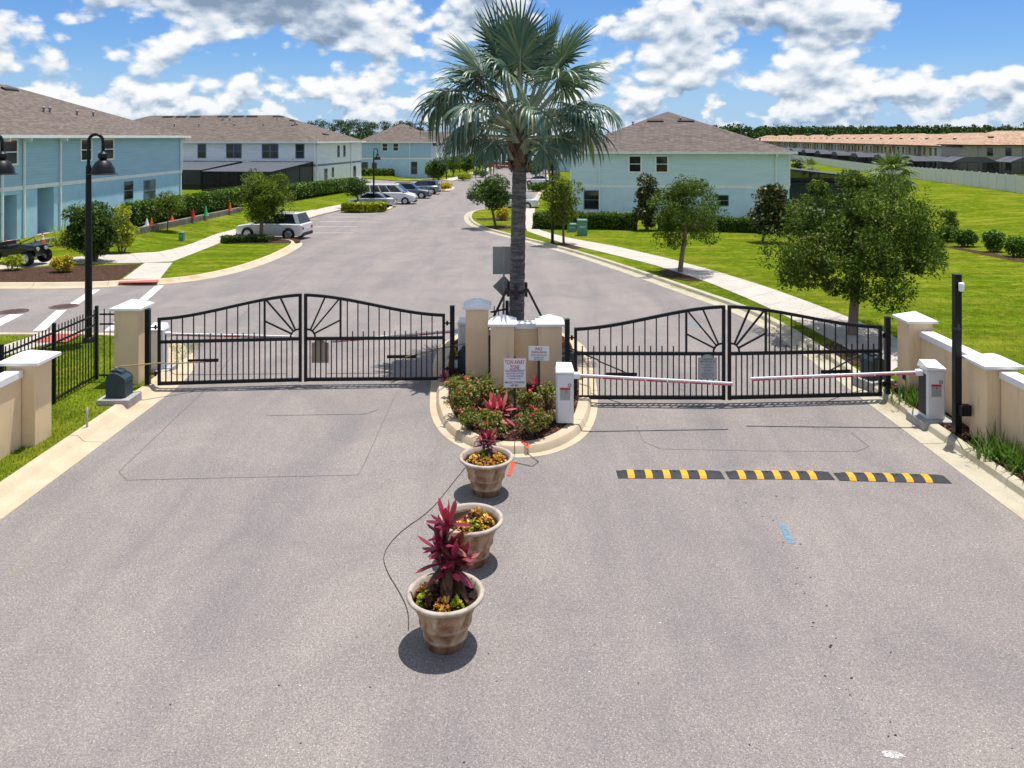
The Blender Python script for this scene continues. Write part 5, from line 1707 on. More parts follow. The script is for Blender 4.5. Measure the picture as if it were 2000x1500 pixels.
CAGE = []
def cage(label, x, y, rot, z0, w=7.2, d=7.0):
    """mansard screen cage"""
    t = thing('pool_screen', label, 'pool enclosure', (x, y, z0), rot, 'black pool cages along the white fence')
    h, r_, ins = 2.5, 3.35, 2.0
    if not CAGE:
        mb = MB().add([(0, 0, 0), (w, 0, 0), (w, d, 0), (0, d, 0), (0, 0, h), (w, 0, h), (w, d, h), (0, d, h)], [(0, 1, 5, 4), (1, 2, 6, 5), (3, 0, 4, 7)])
        CAGE.append(('screen_wall', mb.mesh('screen_wall', M['screen'])))
        mb = MB().add([(-.1, -.1, h), (w + .1, -.1, h), (w + .1, d, h), (-.1, d, h), (ins, -.1, r_), (w - ins, -.1, r_), (w - ins, d, r_), (ins, d, r_)], [(0, 4, 7, 3), (4, 5, 6, 7), (5, 1, 2, 6), (0, 1, 5, 4)])
        CAGE.append(('screen_roof', mb.mesh('screen_roof', M['screen_roof'])))
        fr = MB()
        for x_ in (0, w / 3, 2 * w / 3, w):
            fr.bar((x_, 0, 0), (x_, 0, h), .09)
        for y_ in (0, d / 2, d):
            for a, b in (((0, y_, h), (ins, y_, r_)), ((ins, y_, r_), (w - ins, y_, r_)), ((w - ins, y_, r_), (w, y_, h)), ((0, y_, 0), (0, y_, h)), ((w, y_, 0), (w, y_, h))): fr.bar(a, b, .09)
        fr.bar((0, 0, h), (w, 0, h), .1)
        CAGE.append(('frame', fr.mesh('frame', M['frame'])))
    for n_, me in CAGE: link(n_, me, t)
    return t
tn = dh.orthogonal()
if tn.x > 0: tn = -tn
for i in range(13):
    q = A_ + dh * (18.0 * i + 4) + tn * 8.6
    o = q + dh * 7.2
    cage('black pool cage before the terraces, number %s from the right in the receding row' % ['one', 'two', 'three', 'four', 'five', 'six', 'seven', 'eight', 'nine', 'ten', 'eleven', 'twelve', 'thirteen'][i], o.x, o.y, th + math.pi, T(o.x, o.y))
for i in range(5):
    x, y = 74 + i * 8.6, 131 - i * 2.0
    cage(['leftmost', 'second', 'third', 'fourth', 'rightmost'][i] + ' black pool cage of those facing the camera at the right edge', x, y, R(-12), T(x, y))

# white vinyl fence
FP = [V2(q) for q in [(46, 55), (49.3, 68), (51.5, 78), (55.5, 97), (61, 118), (68, 145), (75.5, 172), (84, 218), (93, 280), (104, 350)]]
fpts = resample(FP, 2.44)
fence = thing('vinyl_fence', 'long pale vinyl privacy fence between the right lawn and the terraces', 'fence', (0, 0, 0))
PANEL = MB().box(0.0, 1.0, -0.025, 0.025, 0.06, 1.78).mesh('panel', M['pvc'])
POSTM = MB().cbox(-0.065, 0.065, -0.065, 0.065, -0.2, 1.86, 0.02).mesh('post', M['pvc'])
for a, b in zip(fpts, fpts[1:]):
    d = b - a
    zt = T(a.x, a.y) + .1
    dz = T(b.x, b.y) + .1 - zt
    link('panel', PANEL, fence, loc=(a.x, a.y, zt), rot=(0, -math.atan2(dz, d.length), math.atan2(d.y, d.x)), scale=(d.length, 1, 1))
    link('fence_post', POSTM, fence, loc=(a.x, a.y, zt), rot=(0, 0, math.atan2(d.y, d.x)))

# low block retaining wall below the left hedge
rp = [P(x, y, 0.15) for x, y in [(266, 456), (350, 438), (405, 426), (470, 412)]]
rw = thing('retaining_wall', 'low grey block retaining wall below the left hedge', 'wall', (0, 0, 0))
q = resample(rp, 0.42)
for row in range(2):
    for i in range(len(q) - 1):
        a, b = q[i], q[i + 1]
        if row: a, b = a.lerp(b, 0.5), b.lerp(q[min(i + 2, len(q) - 1)], 0.5)
        d = b - a
        if d.length < .2: continue
        z = T(a.x, a.y) + 0.02 + row * 0.24
        o = MB().cbox(0.01, d.length - 0.01, -0.13, 0.13, 0, 0.225, 0.015).build('block', M['stone'], rw, loc=(a.x, a.y, z), rot=(0, 0, math.atan2(d.y, d.x)))
rp = [P(x, y, 0.15) for x, y in [(70, 476), (100, 470), (135, 463)]]
rw = thing('retaining_wall', 'low grey block edging in front of the teal doorways', 'wall', (0, 0, 0))
q = resample(rp, 0.42)
for i in range(len(q) - 1):
    d = q[i + 1] - q[i]
    MB().cbox(0.01, d.length - 0.01, -0.13, 0.13, -0.05, 0.22, 0.015).build('block', M['stone'], rw, loc=(q[i].x, q[i].y, T(q[i].x, q[i].y) + .1), rot=(0, 0, math.atan2(d.y, d.x)))

# ------------------------------------------------------------------ utility boxes, cones
def ubox(label, px, py, w, h, d=None, rotz=0.0):
    x, y = P(px, py, 0.1)
    d = d or w
    t = thing('utility_box', label, 'utility box', (x, y, T(x, y) + .1), rotz, 'green utility boxes')
    MB().cbox(-w / 2, w / 2, -d / 2, d / 2, -0.1, h * .88, 0.02).build('cabinet', M['utility_green'], t)
    MB().cbox(-w / 2 - .02, w / 2 + .02, -d / 2 - .02, d / 2 + .02, h * .881, h, 0.04).build('lid', M['utility_green'], t)
    MB().box(-w * .3, w * .3, -d / 2 - .012, -d / 2 - .001, h * .5, h * .62).build('handle_plate', M['trim_blue'], t)
    return t
ubox('taller green utility box on the right lawn by the hedge', 1137, 460, .66, 1.12)
ubox('lower green utility box left of the taller one on the right lawn', 1117, 453, .62, .62)
ubox('small green utility pedestal on the left lawn', 355, 470, .28, .55)
def cone(label, px, py, mat, h=0.75, bands=True, up=0.15):
    x, y = P(px, py, up)
    h *= 0.86
    t = thing('traffic_cone', label, 'cone', (x, y, T(x, y) + up), 0, 'traffic cones along the teal house')
    MB().cbox(-.19, .19, -.19, .19, 0, .035, .01).build('base', M[mat], t)
    MB().lathe([(.15, .036), (.028, h), (.001, h)], 16).build('cone_body', M[mat], t, True, 40)
    if bands:
        f = lambda z: .15 + (.028 - .15) * (z - .036) / (h - .036) + .003
        for z0, z1 in ((h * .48, h * .66), (h * .74, h * .86)):
            MB().lathe([(f(z0), z0), (f(z1), z1)], 16).build('reflective_band', M['white'], t, True)
    return t
cone('orange cone with white bands at the left picture edge', 12, 492, 'cone_orange')
cone('orange cone with white bands between the teal doorways and the dark shrub', 83, 479, 'cone_orange')
cone('plain orange cone nearest the small tree by the left hedge', 296, 441, 'cone_orange', .62, False, .45)
cone('low orange cone right of the small tree by the left hedge', 336, 432, 'cone_orange', .5, False, .45)
cone('red cone by the left hedge', 377, 426, 'cone_red', .8, False, .45)
cone('green cone by the left hedge', 402, 421, 'cone_green', .85, False, .45)
cone('orange cone farthest along the left hedge beside the tree', 449, 411, 'cone_orange', .8, False, .45)
cone('short white and dark cone at the near end of the left hedge', 287, 442, 'white', .6, False, .3)

# ------------------------------------------------------------------ vehicles
def wheel(parent, x, y, r_, w=0.22):
    s_ = 1 if y > 0 else -1
    ty = MB().lathe([(r_ * .62, -w / 2), (r_ * .95, -w / 2), (r_, -w * .32), (r_, w * .32), (r_ * .95, w / 2), (r_ * .62, w / 2)], 22)
    ty.xf(Matrix.Rotation(R(90), 4, 'X'))
    wh = ty.build('wheel', M['tyre'], parent, True, 40, loc=(x, y, r_))
    rim = MB().lathe([(r_ * .64, -.02), (r_ * .64, .06), (r_ * .58, .07), (r_ * .55, .03), (r_ * .2, .045), (.02, .05)], 22)
    for k in range(5):
        a = 2 * math.pi * k / 5
        rim.bar((0, 0, .055), (r_ * .58 * math.cos(a), r_ * .58 * math.sin(a), .06), .07, .03)
    rim.xf(Matrix.Rotation(R(-90 * s_), 4, 'X'))
    rim.build('rim', M['rim'], wh, False, loc=(0, s_ * w * .32, 0))
    return wh

def car(label, x, y, rot, body, st, gh, hw, wb, r_, mat, name='parked_car', cat='car', group='cars parked along the road', side_wins=None, z0=None, pillar=0.09, lower=None):
    """body: stations (x, z_low, z_belt, half width scale); gh: greenhouse as (belt x rear, roof x rear, roof x front, belt x front, belt z rear, roof z, belt z front)"""
    t = thing(name, label, cat, (x, y, T(x, y) + 0.005 if z0 is None else z0), rot, group)
    rings = []
    for (sx, zl, zb, k) in st:
        h_ = hw * k
        rings.append([(sx, -h_ * .90, zl), (sx, -h_ * .985, zl + .12), (sx, -h_, zl + (zb - zl) * .55), (sx, -h_ * .97, zb - .06), (sx, -h_ * .90, zb),
                      (sx, h_ * .90, zb), (sx, h_ * .97, zb - .06), (sx, h_, zl + (zb - zl) * .55), (sx, h_ * .985, zl + .12), (sx, h_ * .90, zl)])
    MB().loft(rings).build('body', M[mat], t, True, 32)
    xr0, xr1, xf1, xf0, zr, zt, zf = gh
    a, b = hw * .90, hw * .74
    V = [(xr0, -a, zr), (xf0, -a, zf), (xf0, a, zf), (xr0, a, zr), (xr1, -b, zt - .05), (xf1, -b, zt - .05), (xf1, b, zt - .05), (xr1, b, zt - .05),
         (xr1 + .12, -b * .8, zt), (xf1 - .15, -b * .8, zt), (xf1 - .15, b * .8, zt), (xr1 + .12, b * .8, zt)]
    cab = MB().add(V, [(0, 1, 5, 4), (1, 2, 6, 5), (2, 3, 7, 6), (3, 0, 4, 7), (4, 5, 9, 8), (5, 6, 10, 9), (6, 7, 11, 10), (7, 4, 8, 11), (8, 9, 10, 11), (3, 2, 1, 0)])
    if name == 'parked_van':
        cab.build('cabin', M[mat], t, False)
    else:                                                # dark pillars, painted roof panel and rear pillars
        cab.build('cabin', M['car_black'], t, False)
        e_ = Vector((0, 0, .012))
        rt = [Vector(q_) + e_ for q_ in V[4:12]]
        MB().add(rt, [(0, 1, 5, 4), (1, 2, 6, 5), (2, 3, 7, 6), (3, 0, 4, 7), (4, 5, 6, 7)]).build('roof_panel', M[mat], t, True, 50)
        for s_ in (-1, 1):
            A0, A1 = Vector((xr0 - .01, s_ * (a + .008), zr)), Vector((xr0 + (xf0 - xr0) * .085, s_ * (a + .008), zr))
            B0, B1 = Vector((xr1 - .01, s_ * (b + .008), zt - .05)), Vector((xr1 + (xf1 - xr1) * .13, s_ * (b + .008), zt - .05))
            MB().add([A0, A1, B1, B0], [(0, 1, 2, 3)]).build('rear_pillar', M[mat], t)
            MB().bar((xr1 + .2, s_ * b * .86, zt + .03), (xf1 - .25, s_ * b * .86, zt + .03), .035, .03).build('roof_rail', M['plastic'], t)
    # glass panels set just proud of the cabin skin
    def panel(nm, c0, c1, c2, c3, inset, n):
        c = [Vector(q_) for q_ in (c0, c1, c2, c3)]
        m = sum(c, Vector()) / 4
        nn = (c[1] - c[0]).cross(c[3] - c[0]).normalized()
        if nn.dot(Vector(n)) < 0: nn = -nn
        MB().add([q_ + (m - q_) * inset + nn * 0.006 for q_ in c], [(0, 1, 2, 3)]).build(nm, M['carglass'], t)
    panel('windscreen', V[1], V[2], V[6], V[5], .10, (1, 0, .3))
    panel('rear_window', V[3], V[0], V[4], V[7], .14, (-1, 0, .3))
    cuts = side_wins or [0.10, 0.36, 0.64, 0.95]
    for s_ in (-1, 1):
        lo0, lo1 = Vector((xr0, s_ * a, zr)), Vector((xf0, s_ * a, zf))
        hi0, hi1 = Vector((xr1, s_ * b, zt - .05)), Vector((xf1, s_ * b, zt - .05))
        for u0, u1 in zip(cuts, cuts[1:]):
            q0, q1 = u0 + .012, u1 - .012
            L0, L1 = lo0.lerp(lo1, q0), lo0.lerp(lo1, q1)
            H0, H1 = hi0.lerp(hi1, q0), hi0.lerp(hi1, q1)
            c = [L0.lerp(H0, .08), L1.lerp(H1, .08), L1.lerp(H1, .88), L0.lerp(H0, .88)]
            panel('side_window', c[0], c[1], c[2], c[3], .02, (0, s_, .2))
    for wx in wb:
        for s_ in (-1, 1):
            arch = MB().lathe([(r_ * 1.14, -.01), (r_ * 1.14, .012), (.01, .012)], 22)
            arch.xf(Matrix.Rotation(R(-90 * s_), 4, 'X'))
            arch.build('wheel_arch', M['plastic'], t, False, loc=(wx, s_ * hw * .985, r_ * 1.02))
            wheel(t, wx, s_ * (hw - .07), r_)
    xa, xb = st[0][0], st[-1][0]
    zb0, zb1 = st[0][2], st[-1][2]
    kz = st[0][3]
    for s_ in (-1, 1):
        MB().cbox(xa - .012, xa + .22, min(s_ * hw * kz * .98, s_ * hw * kz * .62), max(s_ * hw * kz * .98, s_ * hw * kz * .62), zb0 - .34, zb0 - .14, .02).build('tail_light', M['taillight'], t)
        ke = st[-1][3]
        MB().cbox(xb - .22, xb + .012, min(s_ * hw * ke * .98, s_ * hw * ke * .55), max(s_ * hw * ke * .98, s_ * hw * ke * .55), zb1 - .24, zb1 - .08, .02).build('headlight', M['headlight'], t)
        MB().cbox(xf0 - .35, xf0 - .15, min(s_ * hw * .99, s_ * (hw + .16)), max(s_ * hw * .99, s_ * (hw + .16)), zf, zf + .15, .03).build('mirror', M[mat if mat != 'car_white' else 'plastic'], t)
    MB().cbox(xa - .05, xa + .3, -hw * kz * .94, hw * kz * .94, .28, .50, .04).build('rear_bumper', M[lower or 'plastic'], t)
    MB().cbox(xb - .3, xb + .05, -hw * st[-1][3] * .94, hw * st[-1][3] * .94, .22, .44, .04).build('front_bumper', M[lower or 'plastic'], t)
    MB().box(xb - .02, xb + .02, -.45, .45, zb1 - .30, zb1 - .12).build('grille', M['plastic'], t)
    MB().box(xa - .016, xa - .006, -.26, .26, zb0 - .33, zb0 - .19).build('number_plate', M['white'], t)
    return t

SUV = dict(st=[(-2.36, .36, 1.02, .90), (-2.2, .28, 1.08, .98), (-1.2, .26, 1.08, 1), (0.6, .26, 1.05, 1), (1.35, .26, 1.04, .99), (2.2, .30, .92, .94), (2.38, .36, .80, .82)],
           gh=(-2.22, -1.92, .25, 1.05, 1.06, 1.76, 1.05), hw=.97, wb=(-1.45, 1.45), r_=.385, body=None)
SEDAN = dict(st=[(-2.36, .36, .88, .86), (-2.2, .26, .95, .95), (-1.2, .22, .95, 1), (0.9, .22, .92, 1), (2.1, .26, .80, .93), (2.36, .34, .66, .80)],
             gh=(-1.75, -.85, .35, 1.30, .94, 1.45, .91), hw=.91, wb=(-1.38, 1.42), r_=.33, body=None, side_wins=[0.10, 0.40, 0.66, 0.90])
VAN = dict(st=[(-2.85, .34, 1.20, .97), (-2.7, .28, 1.25, 1), (1.2, .28, 1.25, 1), (1.75, .28, 1.22, .98), (2.65, .30, 1.02, .92), (2.85, .38, .80, .80)],
           gh=(-2.83, -2.75, .95, 1.95, 1.24, 2.12, 1.21), hw=1.0, wb=(-1.85, 1.85), r_=.36, body=None, side_wins=[0.02, 0.22, 0.45, 0.66, 0.93])
def put(label, px, py, rot, spec, mat, **kw):
    x, y = P(px, py)
    return car(label, x, y, R(rot), mat=mat, **spec, **kw)
put('white SUV parked under the round tree on the left', 536, 465, 171, SUV, 'car_white')
put('silver sedan parked nearest the lamp post among the left-hand cars', 727, 404, 176, SEDAN, 'car_silver', lower='car_silver')
put('white passenger van parked nose out between silver sedan and grey SUV', 760, 398, -2, VAN, 'car_white', name='parked_van', cat='van')
put('dark grey SUV parked nose out between the white van and the blue-grey wagon', 801, 387, -2, SUV, 'car_grey')
put('blue-grey people carrier parked tail out, farthest of the left-hand cars', 823, 379, 178, dict(SUV, gh=(-2.28, -2.1, .35, 1.25, 1.06, 1.72, 1.03), side_wins=[.03, .3, .62, .95]), 'car_bluegrey')
put('white car parked side-on right of the palm trunk', 1052, 361, 176, SEDAN, 'car_white', lower='car_white')
put('white car half hidden by the palm trunk beyond the island of grass', 1005, 407, 172, SEDAN, 'car_white', lower='car_white')
put('orange-red car parked far left of the palm trunk', 968, 327, 160, SEDAN, 'car_red', lower='car_red')
put('bright red car parked right behind the palm trunk', 986, 330, 15, SEDAN, 'car_red', lower='car_red')
put('dark car parked far away beside the red cars', 996, 322, 15, SEDAN, 'car_grey', lower='car_grey')
put('white SUV parked far right of the palm trunk, left of another white one', 1038, 312, 180, SUV, 'car_white')
put('white SUV parked far away, rightmost of two beside the far road', 1058, 310, 178, SUV, 'car_white')
put('white van parked far away left of the aqua house', 1098, 330, 190, VAN, 'car_white', name='parked_van', cat='van')

# black off-road buggy at the left picture edge
x, y = P(38, 518, 0.05)
t = thing('buggy', 'black off-road buggy parked at the left picture edge by the yellow shrub', 'buggy', (x, y, T(x, y) + .12), R(-8))
MB().loft([[(-1.3, -.55, .45), (-1.3, .55, .45), (-1.3, .55, .8), (-1.3, -.55, .8)], [(.2, -.6, .4), (.2, .6, .4), (.2, .6, .85), (.2, -.6, .85)], [(.5, -.55, .42), (.5, .55, .42), (.5, .55, 1.08), (.5, -.55, 1.08)], [(1.25, -.42, .45), (1.25, .42, .45), (1.25, .42, .98), (1.25, -.42, .98)]]).build('body', M['car_black'], t, True, 30)
for s_ in (-1, 1):
    MB().loft([[(.35, s_ * .42, .72), (.35, s_ * .78, .72), (.35, s_ * .78, .78), (.35, s_ * .42, .78)], [(.7, s_ * .42, .90), (.7, s_ * .8, .90), (.7, s_ * .8, .95), (.7, s_ * .42, .95)], [(1.3, s_ * .42, .80), (1.3, s_ * .8, .80), (1.3, s_ * .8, .85), (1.3, s_ * .42, .85)]]).build('fender', M['car_black'], t)
    for wx in (-.95, .92): wheel(t, wx, s_ * .62, .37, .26)
    MB().tube([(1.26, s_ * .28, .82), (1.30, s_ * .28, .82)], .10, 12).build('headlight', M['headlight'], t)
    MB().tube([(.5, s_ * .52, 1.05), (.42, s_ * .5, 1.30), (-.3, s_ * .5, 1.02), (-.6, s_ * .52, .8)], .025, 8).build('roll_bar', M['plastic'], t, True)
MB().box(-.6, -.1, -.5, .5, .8, .98).box(-.72, -.6, -.5, .5, .8, 1.15).build('seat', M['plastic'], t)
t.scale = (.9, .9, .9)

# ------------------------------------------------------------------ foliage
RNG = np.random.default_rng(11)

def leaf_quads(C, size, aspect=0.5, up=0.25, outward=None, jitter=0.55, fold=0.18, dirs=None):
    """one small folded leaf (two triangles) at every point of C"""
    n = len(C)
    d = RNG.normal(size=(n, 3)) if dirs is None else dirs + RNG.normal(size=(n, 3)) * 0.35
    if outward is not None: d = d + outward * 0.9
    d /= np.linalg.norm(d, axis=1, keepdims=True) + 1e-9
    nrm = RNG.normal(size=(n, 3))
    nrm[:, 2] += up * 4
    nrm -= d * np.sum(nrm * d, axis=1, keepdims=True)
    nrm /= np.linalg.norm(nrm, axis=1, keepdims=True) + 1e-9
    s_ = np.cross(d, nrm)
    L = size * (1 + jitter * RNG.uniform(-1, 1, size=(n, 1)))
    Wd = L * aspect * 0.5
    v0 = C - d * L * 0.5
    v2 = C + d * L * 0.5
    v1 = C + s_ * Wd + nrm * L * fold
    v3 = C - s_ * Wd + nrm * L * fold
    V = np.stack([v0, v1, v2, v3], axis=1).reshape(-1, 3)
    Q = np.arange(n * 4).reshape(n, 4)
    return V, Q

def sphere_pts(n, shell=0.55):
    p = RNG.normal(size=(n, 3))
    p /= np.linalg.norm(p, axis=1, keepdims=True)
    r_ = (shell ** 3 + (1 - shell ** 3) * RNG.uniform(size=(n, 1))) ** (1 / 3)
    return p * r_, p

def crown_pts(n, ctr, rx, rz, clumps, rc, shape='round', lowcut=-1.0, droop=0.0, seed=0, ry=None):
    """leaf points in lumpy clumps spread through an ellipsoid"""
    rg = np.random.default_rng(seed)
    q = rg.normal(size=(clumps, 3))
    q /= np.linalg.norm(q, axis=1, keepdims=True)
    q *= rg.uniform(0.12, 1.12, size=(clumps, 1)) ** 0.6
    q[:, 2] = np.maximum(q[:, 2], lowcut)
    if shape == 'cone':
        q[:, :2] *= (1.05 - 0.55 * (q[:, 2:3] * 0.5 + 0.5)) 
    sc = np.array([rx, ry or rx, rz])
    cc = q * (sc - rc * 0.6) + np.array(ctr)
    w = rg.uniform(0.25, 1.3, clumps) ** 1.6
    w /= w.sum()
    idx = rg.choice(clumps, n, p=w)
    p, dr = sphere_pts(n, 0.35)
    rr = rc * (0.6 + 0.8 * rg.uniform(size=clumps))[idx][:, None]
    pts = cc[idx] + p * rr * np.array([1.0, 1.0, 0.75])
    if droop:
        rad = np.linalg.norm((pts - np.array(ctr))[:, :2], axis=1, keepdims=True) / rx
        pts[:, 2:3] -= droop * np.clip(rad - 0.45, 0, 1) ** 1.5 * RNG.uniform(0, 1.4, size=(n, 1))
    return pts, dr, cc

def tree(name, label, px, py, cx, top, bot, wpx, nleaf, lsize, mat, cat='tree', bark='bark', trunk_r=0.09, clumps=46, rc=None, shape='round', aspect=0.5, droop=0.0, group=None, seed=1, up=0.1, lowcut=-1.0, lean=0.0, stems=1, depth=None):
    """a tree measured from its base pixel, the rows of crown top and bottom and the crown width in pixels"""
    x, y = P(px, py, up)
    if depth: y = depth; x = (px - 1000) / F * y
    z0 = T(x, y) + up
    k = F / y
    zt = H - (top - HZ) / k
    zb = H - (bot - HZ) / k
    rx = wpx / k / 2
    rz = (zt - zb) / 2
    ctr = ((cx - px) / k, 0.0, (zt + zb) / 2 - z0)
    rc = rc or rx * 0.34
    t = thing(name, label, cat, (x, y, z0), 0, group)
    pts, dr, cc = crown_pts(nleaf, ctr, rx, rz, clumps, rc, shape, lowcut, droop, seed)
    pts = pts[pts[:, 2] > 0.05]
    dr = dr[:len(pts)]
    V, Q = leaf_quads(pts, lsize, aspect, 0.3, dr)
    link('crown', np_mesh('crown', V, Q, M[mat]), t)
    # trunk and limbs
    rg = random.Random(seed)
    mb = MB()
    hb = max(0.2, ctr[2] - rz * 0.55)
    for s_ in range(stems):
        ox = (s_ - (stems - 1) / 2) * 0.12
        base = Vector((ox, 0, -0.1))
        fork = Vector((ctr[0] * 0.5 + lean + ox * 2, ctr[1] * 0.5, hb))
        tip = Vector((ctr[0], ctr[1], ctr[2] + rz * 0.6))
        mid = base.lerp(fork, 0.5) + Vector((rg.uniform(-.05, .05), rg.uniform(-.05, .05), 0)) * hb * 0.4
        mb.tube([base, base + Vector((0, 0, 0.12)), mid, fork, fork.lerp(tip, 0.5), tip], [trunk_r * 1.45, trunk_r * 1.15, trunk_r, trunk_r * 0.85, trunk_r * 0.45, trunk_r * 0.12], 9)
    sel = list(range(len(cc)))
    rg.shuffle(sel)
    for j in sel[:16]:
        e = Vector(cc[j])
        f0 = Vector((ctr[0] * 0.5 + lean, 0, hb)).lerp(Vector((ctr[0], 0, ctr[2] + rz * 0.3)), rg.uniform(0, 0.8))
        m = f0.lerp(e, 0.5) + Vector((0, 0, 0.12 * rx))
        mb.tube([f0, m, e], [trunk_r * 0.42, trunk_r * 0.26, trunk_r * 0.08], 5)
    mb.build('trunk', M[bark], t, True)
    return t

GT = 'young street trees'
tree('oak_tree', 'largest loose-crowned oak at the right, rising just behind the right gate', 1665, 655, 1680, 335, 605, 345, 42000, 0.092, 'oak', bark='bark_pale', trunk_r=0.13, clumps=125, rc=0.46, droop=1.1, group=GT, seed=3, aspect=0.42)
tree('oak_tree', 'young oak on the strip between right kerb and sidewalk, before the aqua house', 1328, 532, 1342, 340, 492, 178, 19000, 0.10, 'oak', trunk_r=0.10, bark='bark_pale', clumps=95, rc=0.46, droop=0.35, group=GT, seed=8, lean=0.08, aspect=0.42)
tree('oak_tree', 'slender young tree on the strip beside the right lamp post', 1101, 477, 1098, 340, 452, 84, 6500, 0.14, 'elm', trunk_r=0.07, clumps=50, rc=0.5, group=GT, seed=9)
tree('elm_tree', 'dense dark round tree left of the palm trunk on the kerb nose', 968, 443, 957, 330, 420, 88, 9500, 0.16, 'dark_shrub', trunk_r=0.09, clumps=50, rc=0.62, group=GT, seed=12, lean=-.1)
tree('elm_tree', 'round bright green tree in front of the white SUV', 509, 468, 514, 328, 440, 112, 15000, 0.13, 'elm', trunk_r=0.12, clumps=70, rc=0.58, group=GT, seed=15, bark='bark_pale', droop=0.2)
tree('young_tree', 'thin sapling on the left lawn before the hedge', 327, 452, 331, 374, 428, 54, 2200, 0.13, 'elm', trunk_r=0.035, clumps=24, rc=0.42, group=GT, seed=18)
tree('oak_tree', 'leaning dark tree beside the silver sedan', 707, 406, 694, 341, 388, 52, 5200, 0.17, 'dark_shrub', trunk_r=0.07, clumps=40, rc=0.6, group=GT, seed=21, lean=-.3)
tree('oak_tree', 'small dark tree at the end of the left-hand parking row', 856, 366, 857, 302, 350, 42, 4200, 0.22, 'dark_shrub', trunk_r=0.09, clumps=34, rc=0.8, group=GT, seed=24)
MG = 'magnolia trees before the aqua house'
tree('magnolia_tree', 'narrow dark magnolia left of the young oak, before the aqua house', 1262, 450, 1267, 341, 446, 64, 5200, 0.21, 'magnolia', trunk_r=0.08, clumps=44, rc=0.55, shape='cone', group=MG, seed=31)
tree('magnolia_tree', 'broad dark magnolia with rusty leaves before the right corner of the aqua house', 1488, 474, 1507, 354, 464, 96, 7500, 0.19, 'magnolia', trunk_r=0.08, clumps=52, rc=0.62, shape='cone', group=MG, seed=33)
tree('round_shrub', 'big dark rounded shrub behind the near lamp post', 182, 512, 182, 388, 505, 104, 12000, 0.13, 'dark_shrub', 'shrub', trunk_r=0.07, clumps=60, rc=0.55, group='garden shrubs', seed=41, stems=3)
tree('lime_shrub', 'yellow-green shrub right of the big dark one', 238, 494, 239, 402, 490, 58, 6500, 0.11, 'lime', 'shrub', trunk_r=0.04, clumps=40, rc=0.42, group='garden shrubs', seed=43, stems=3)
tree('golden_shrub', 'small golden shrub in the mulch left of the near lamp post', 123, 532, 123, 494, 530, 46, 2600, 0.09, 'gold', 'shrub', trunk_r=0.025, clumps=26, rc=0.25, group='garden shrubs', seed=45, stems=3)
tree('leafy_shrub', 'sparse green shrub before the black buggy', 24, 528, 26, 494, 526, 46, 900, 0.10, 'lime', 'shrub', trunk_r=0.02, clumps=14, rc=0.28, group='garden shrubs', seed=46, stems=3)
tree('golden_shrub', 'low yellow shrub on the kerb nose left of the palm trunk', 982, 430, 982, 405, 429, 30, 1800, 0.16, 'gold', 'shrub', trunk_r=0.03, clumps=20, rc=0.4, group='garden shrubs', seed=47, stems=3)
tree('leafy_shrub', 'golden clump at the end of the farthest parking row', 866, 372, 866, 356, 371, 30, 1200, 0.2, 'gold', 'shrub', trunk_r=0.03, clumps=16, rc=0.5, group='garden shrubs', seed=48, stems=3)
for i, (px, py, tp, w, lab) in enumerate([(885, 344, 300, 34, 'leftmost dark tree before the far blue gabled row'), (912, 340, 306, 26, 'second dark tree before the far gabled row'), (936, 333, 292, 34, 'dense tree left of the farthest lamp post'), (975, 318, 290, 42, 'broad green tree right of the farthest lamp post'),
                                         (1046, 348, 314, 36, 'green tree beyond the white side-on car'), (1012, 340, 320, 24, 'low tree right behind the palm trunk'), (1090, 318, 290, 36, 'tree far right of the palm at the aqua house corner'), (1062, 322, 296, 24, 'small tree beside the far white cars'),
                                         (846, 352, 318, 22, 'low tree at the right corner of the blue house'), (898, 336, 304, 24, 'third dark tree before the far gabled row'), (924, 330, 300, 24, 'tree between the far gabled row and the dense tree'), (958, 322, 296, 26, 'green tree right behind the farthest lamp post'),
                                         (992, 314, 292, 26, 'far tree touching the left edge of the palm trunk'), (1032, 334, 316, 24, 'low tree beyond the palm trunk, left of the white side-on car'), (1074, 338, 312, 26, 'tree beside the far white van')]):
    tree('street_tree', lab, px, py, px, tp, py - 6, w, 2600, 0.42, 'dark_shrub' if i % 2 else 'elm', trunk_r=0.10, clumps=26, rc=1.1, group='trees far down the road', seed=50 + i)
for i, (px, py, tp, w, lab, mt) in enumerate([(905, 352, 338, 40, 'low lime shrub before the far gabled row', 'lime'), (940, 346, 330, 36, 'low green shrub by the far sidewalk', 'hedge'), (1050, 372, 358, 48, 'low hedge plant under the white side-on car', 'hedge'), (1085, 352, 333, 30, 'reddish shrub left of the aqua house', 'croton'),
                                             (1560, 336, 308, 30, 'dark shrub behind the aqua house', 'magnolia'), (1668, 350, 332, 32, 'dark shrub on the far right lawn beyond the pool screen', 'magnolia')]):
    tree('leafy_shrub', lab, px, py, px, tp, py, w, 1500, 0.28, mt, 'shrub', trunk_r=0.03, clumps=18, rc=0.6, group='shrubs far down the road', seed=70 + i, stems=3)
tree('young_tree', 'thin sapling between the big oak and the right hedge stub', 1857, 470, 1855, 405, 452, 36, 1400, 0.11, 'oak', trunk_r=0.03, clumps=16, rc=0.35, group=GT, seed=80)
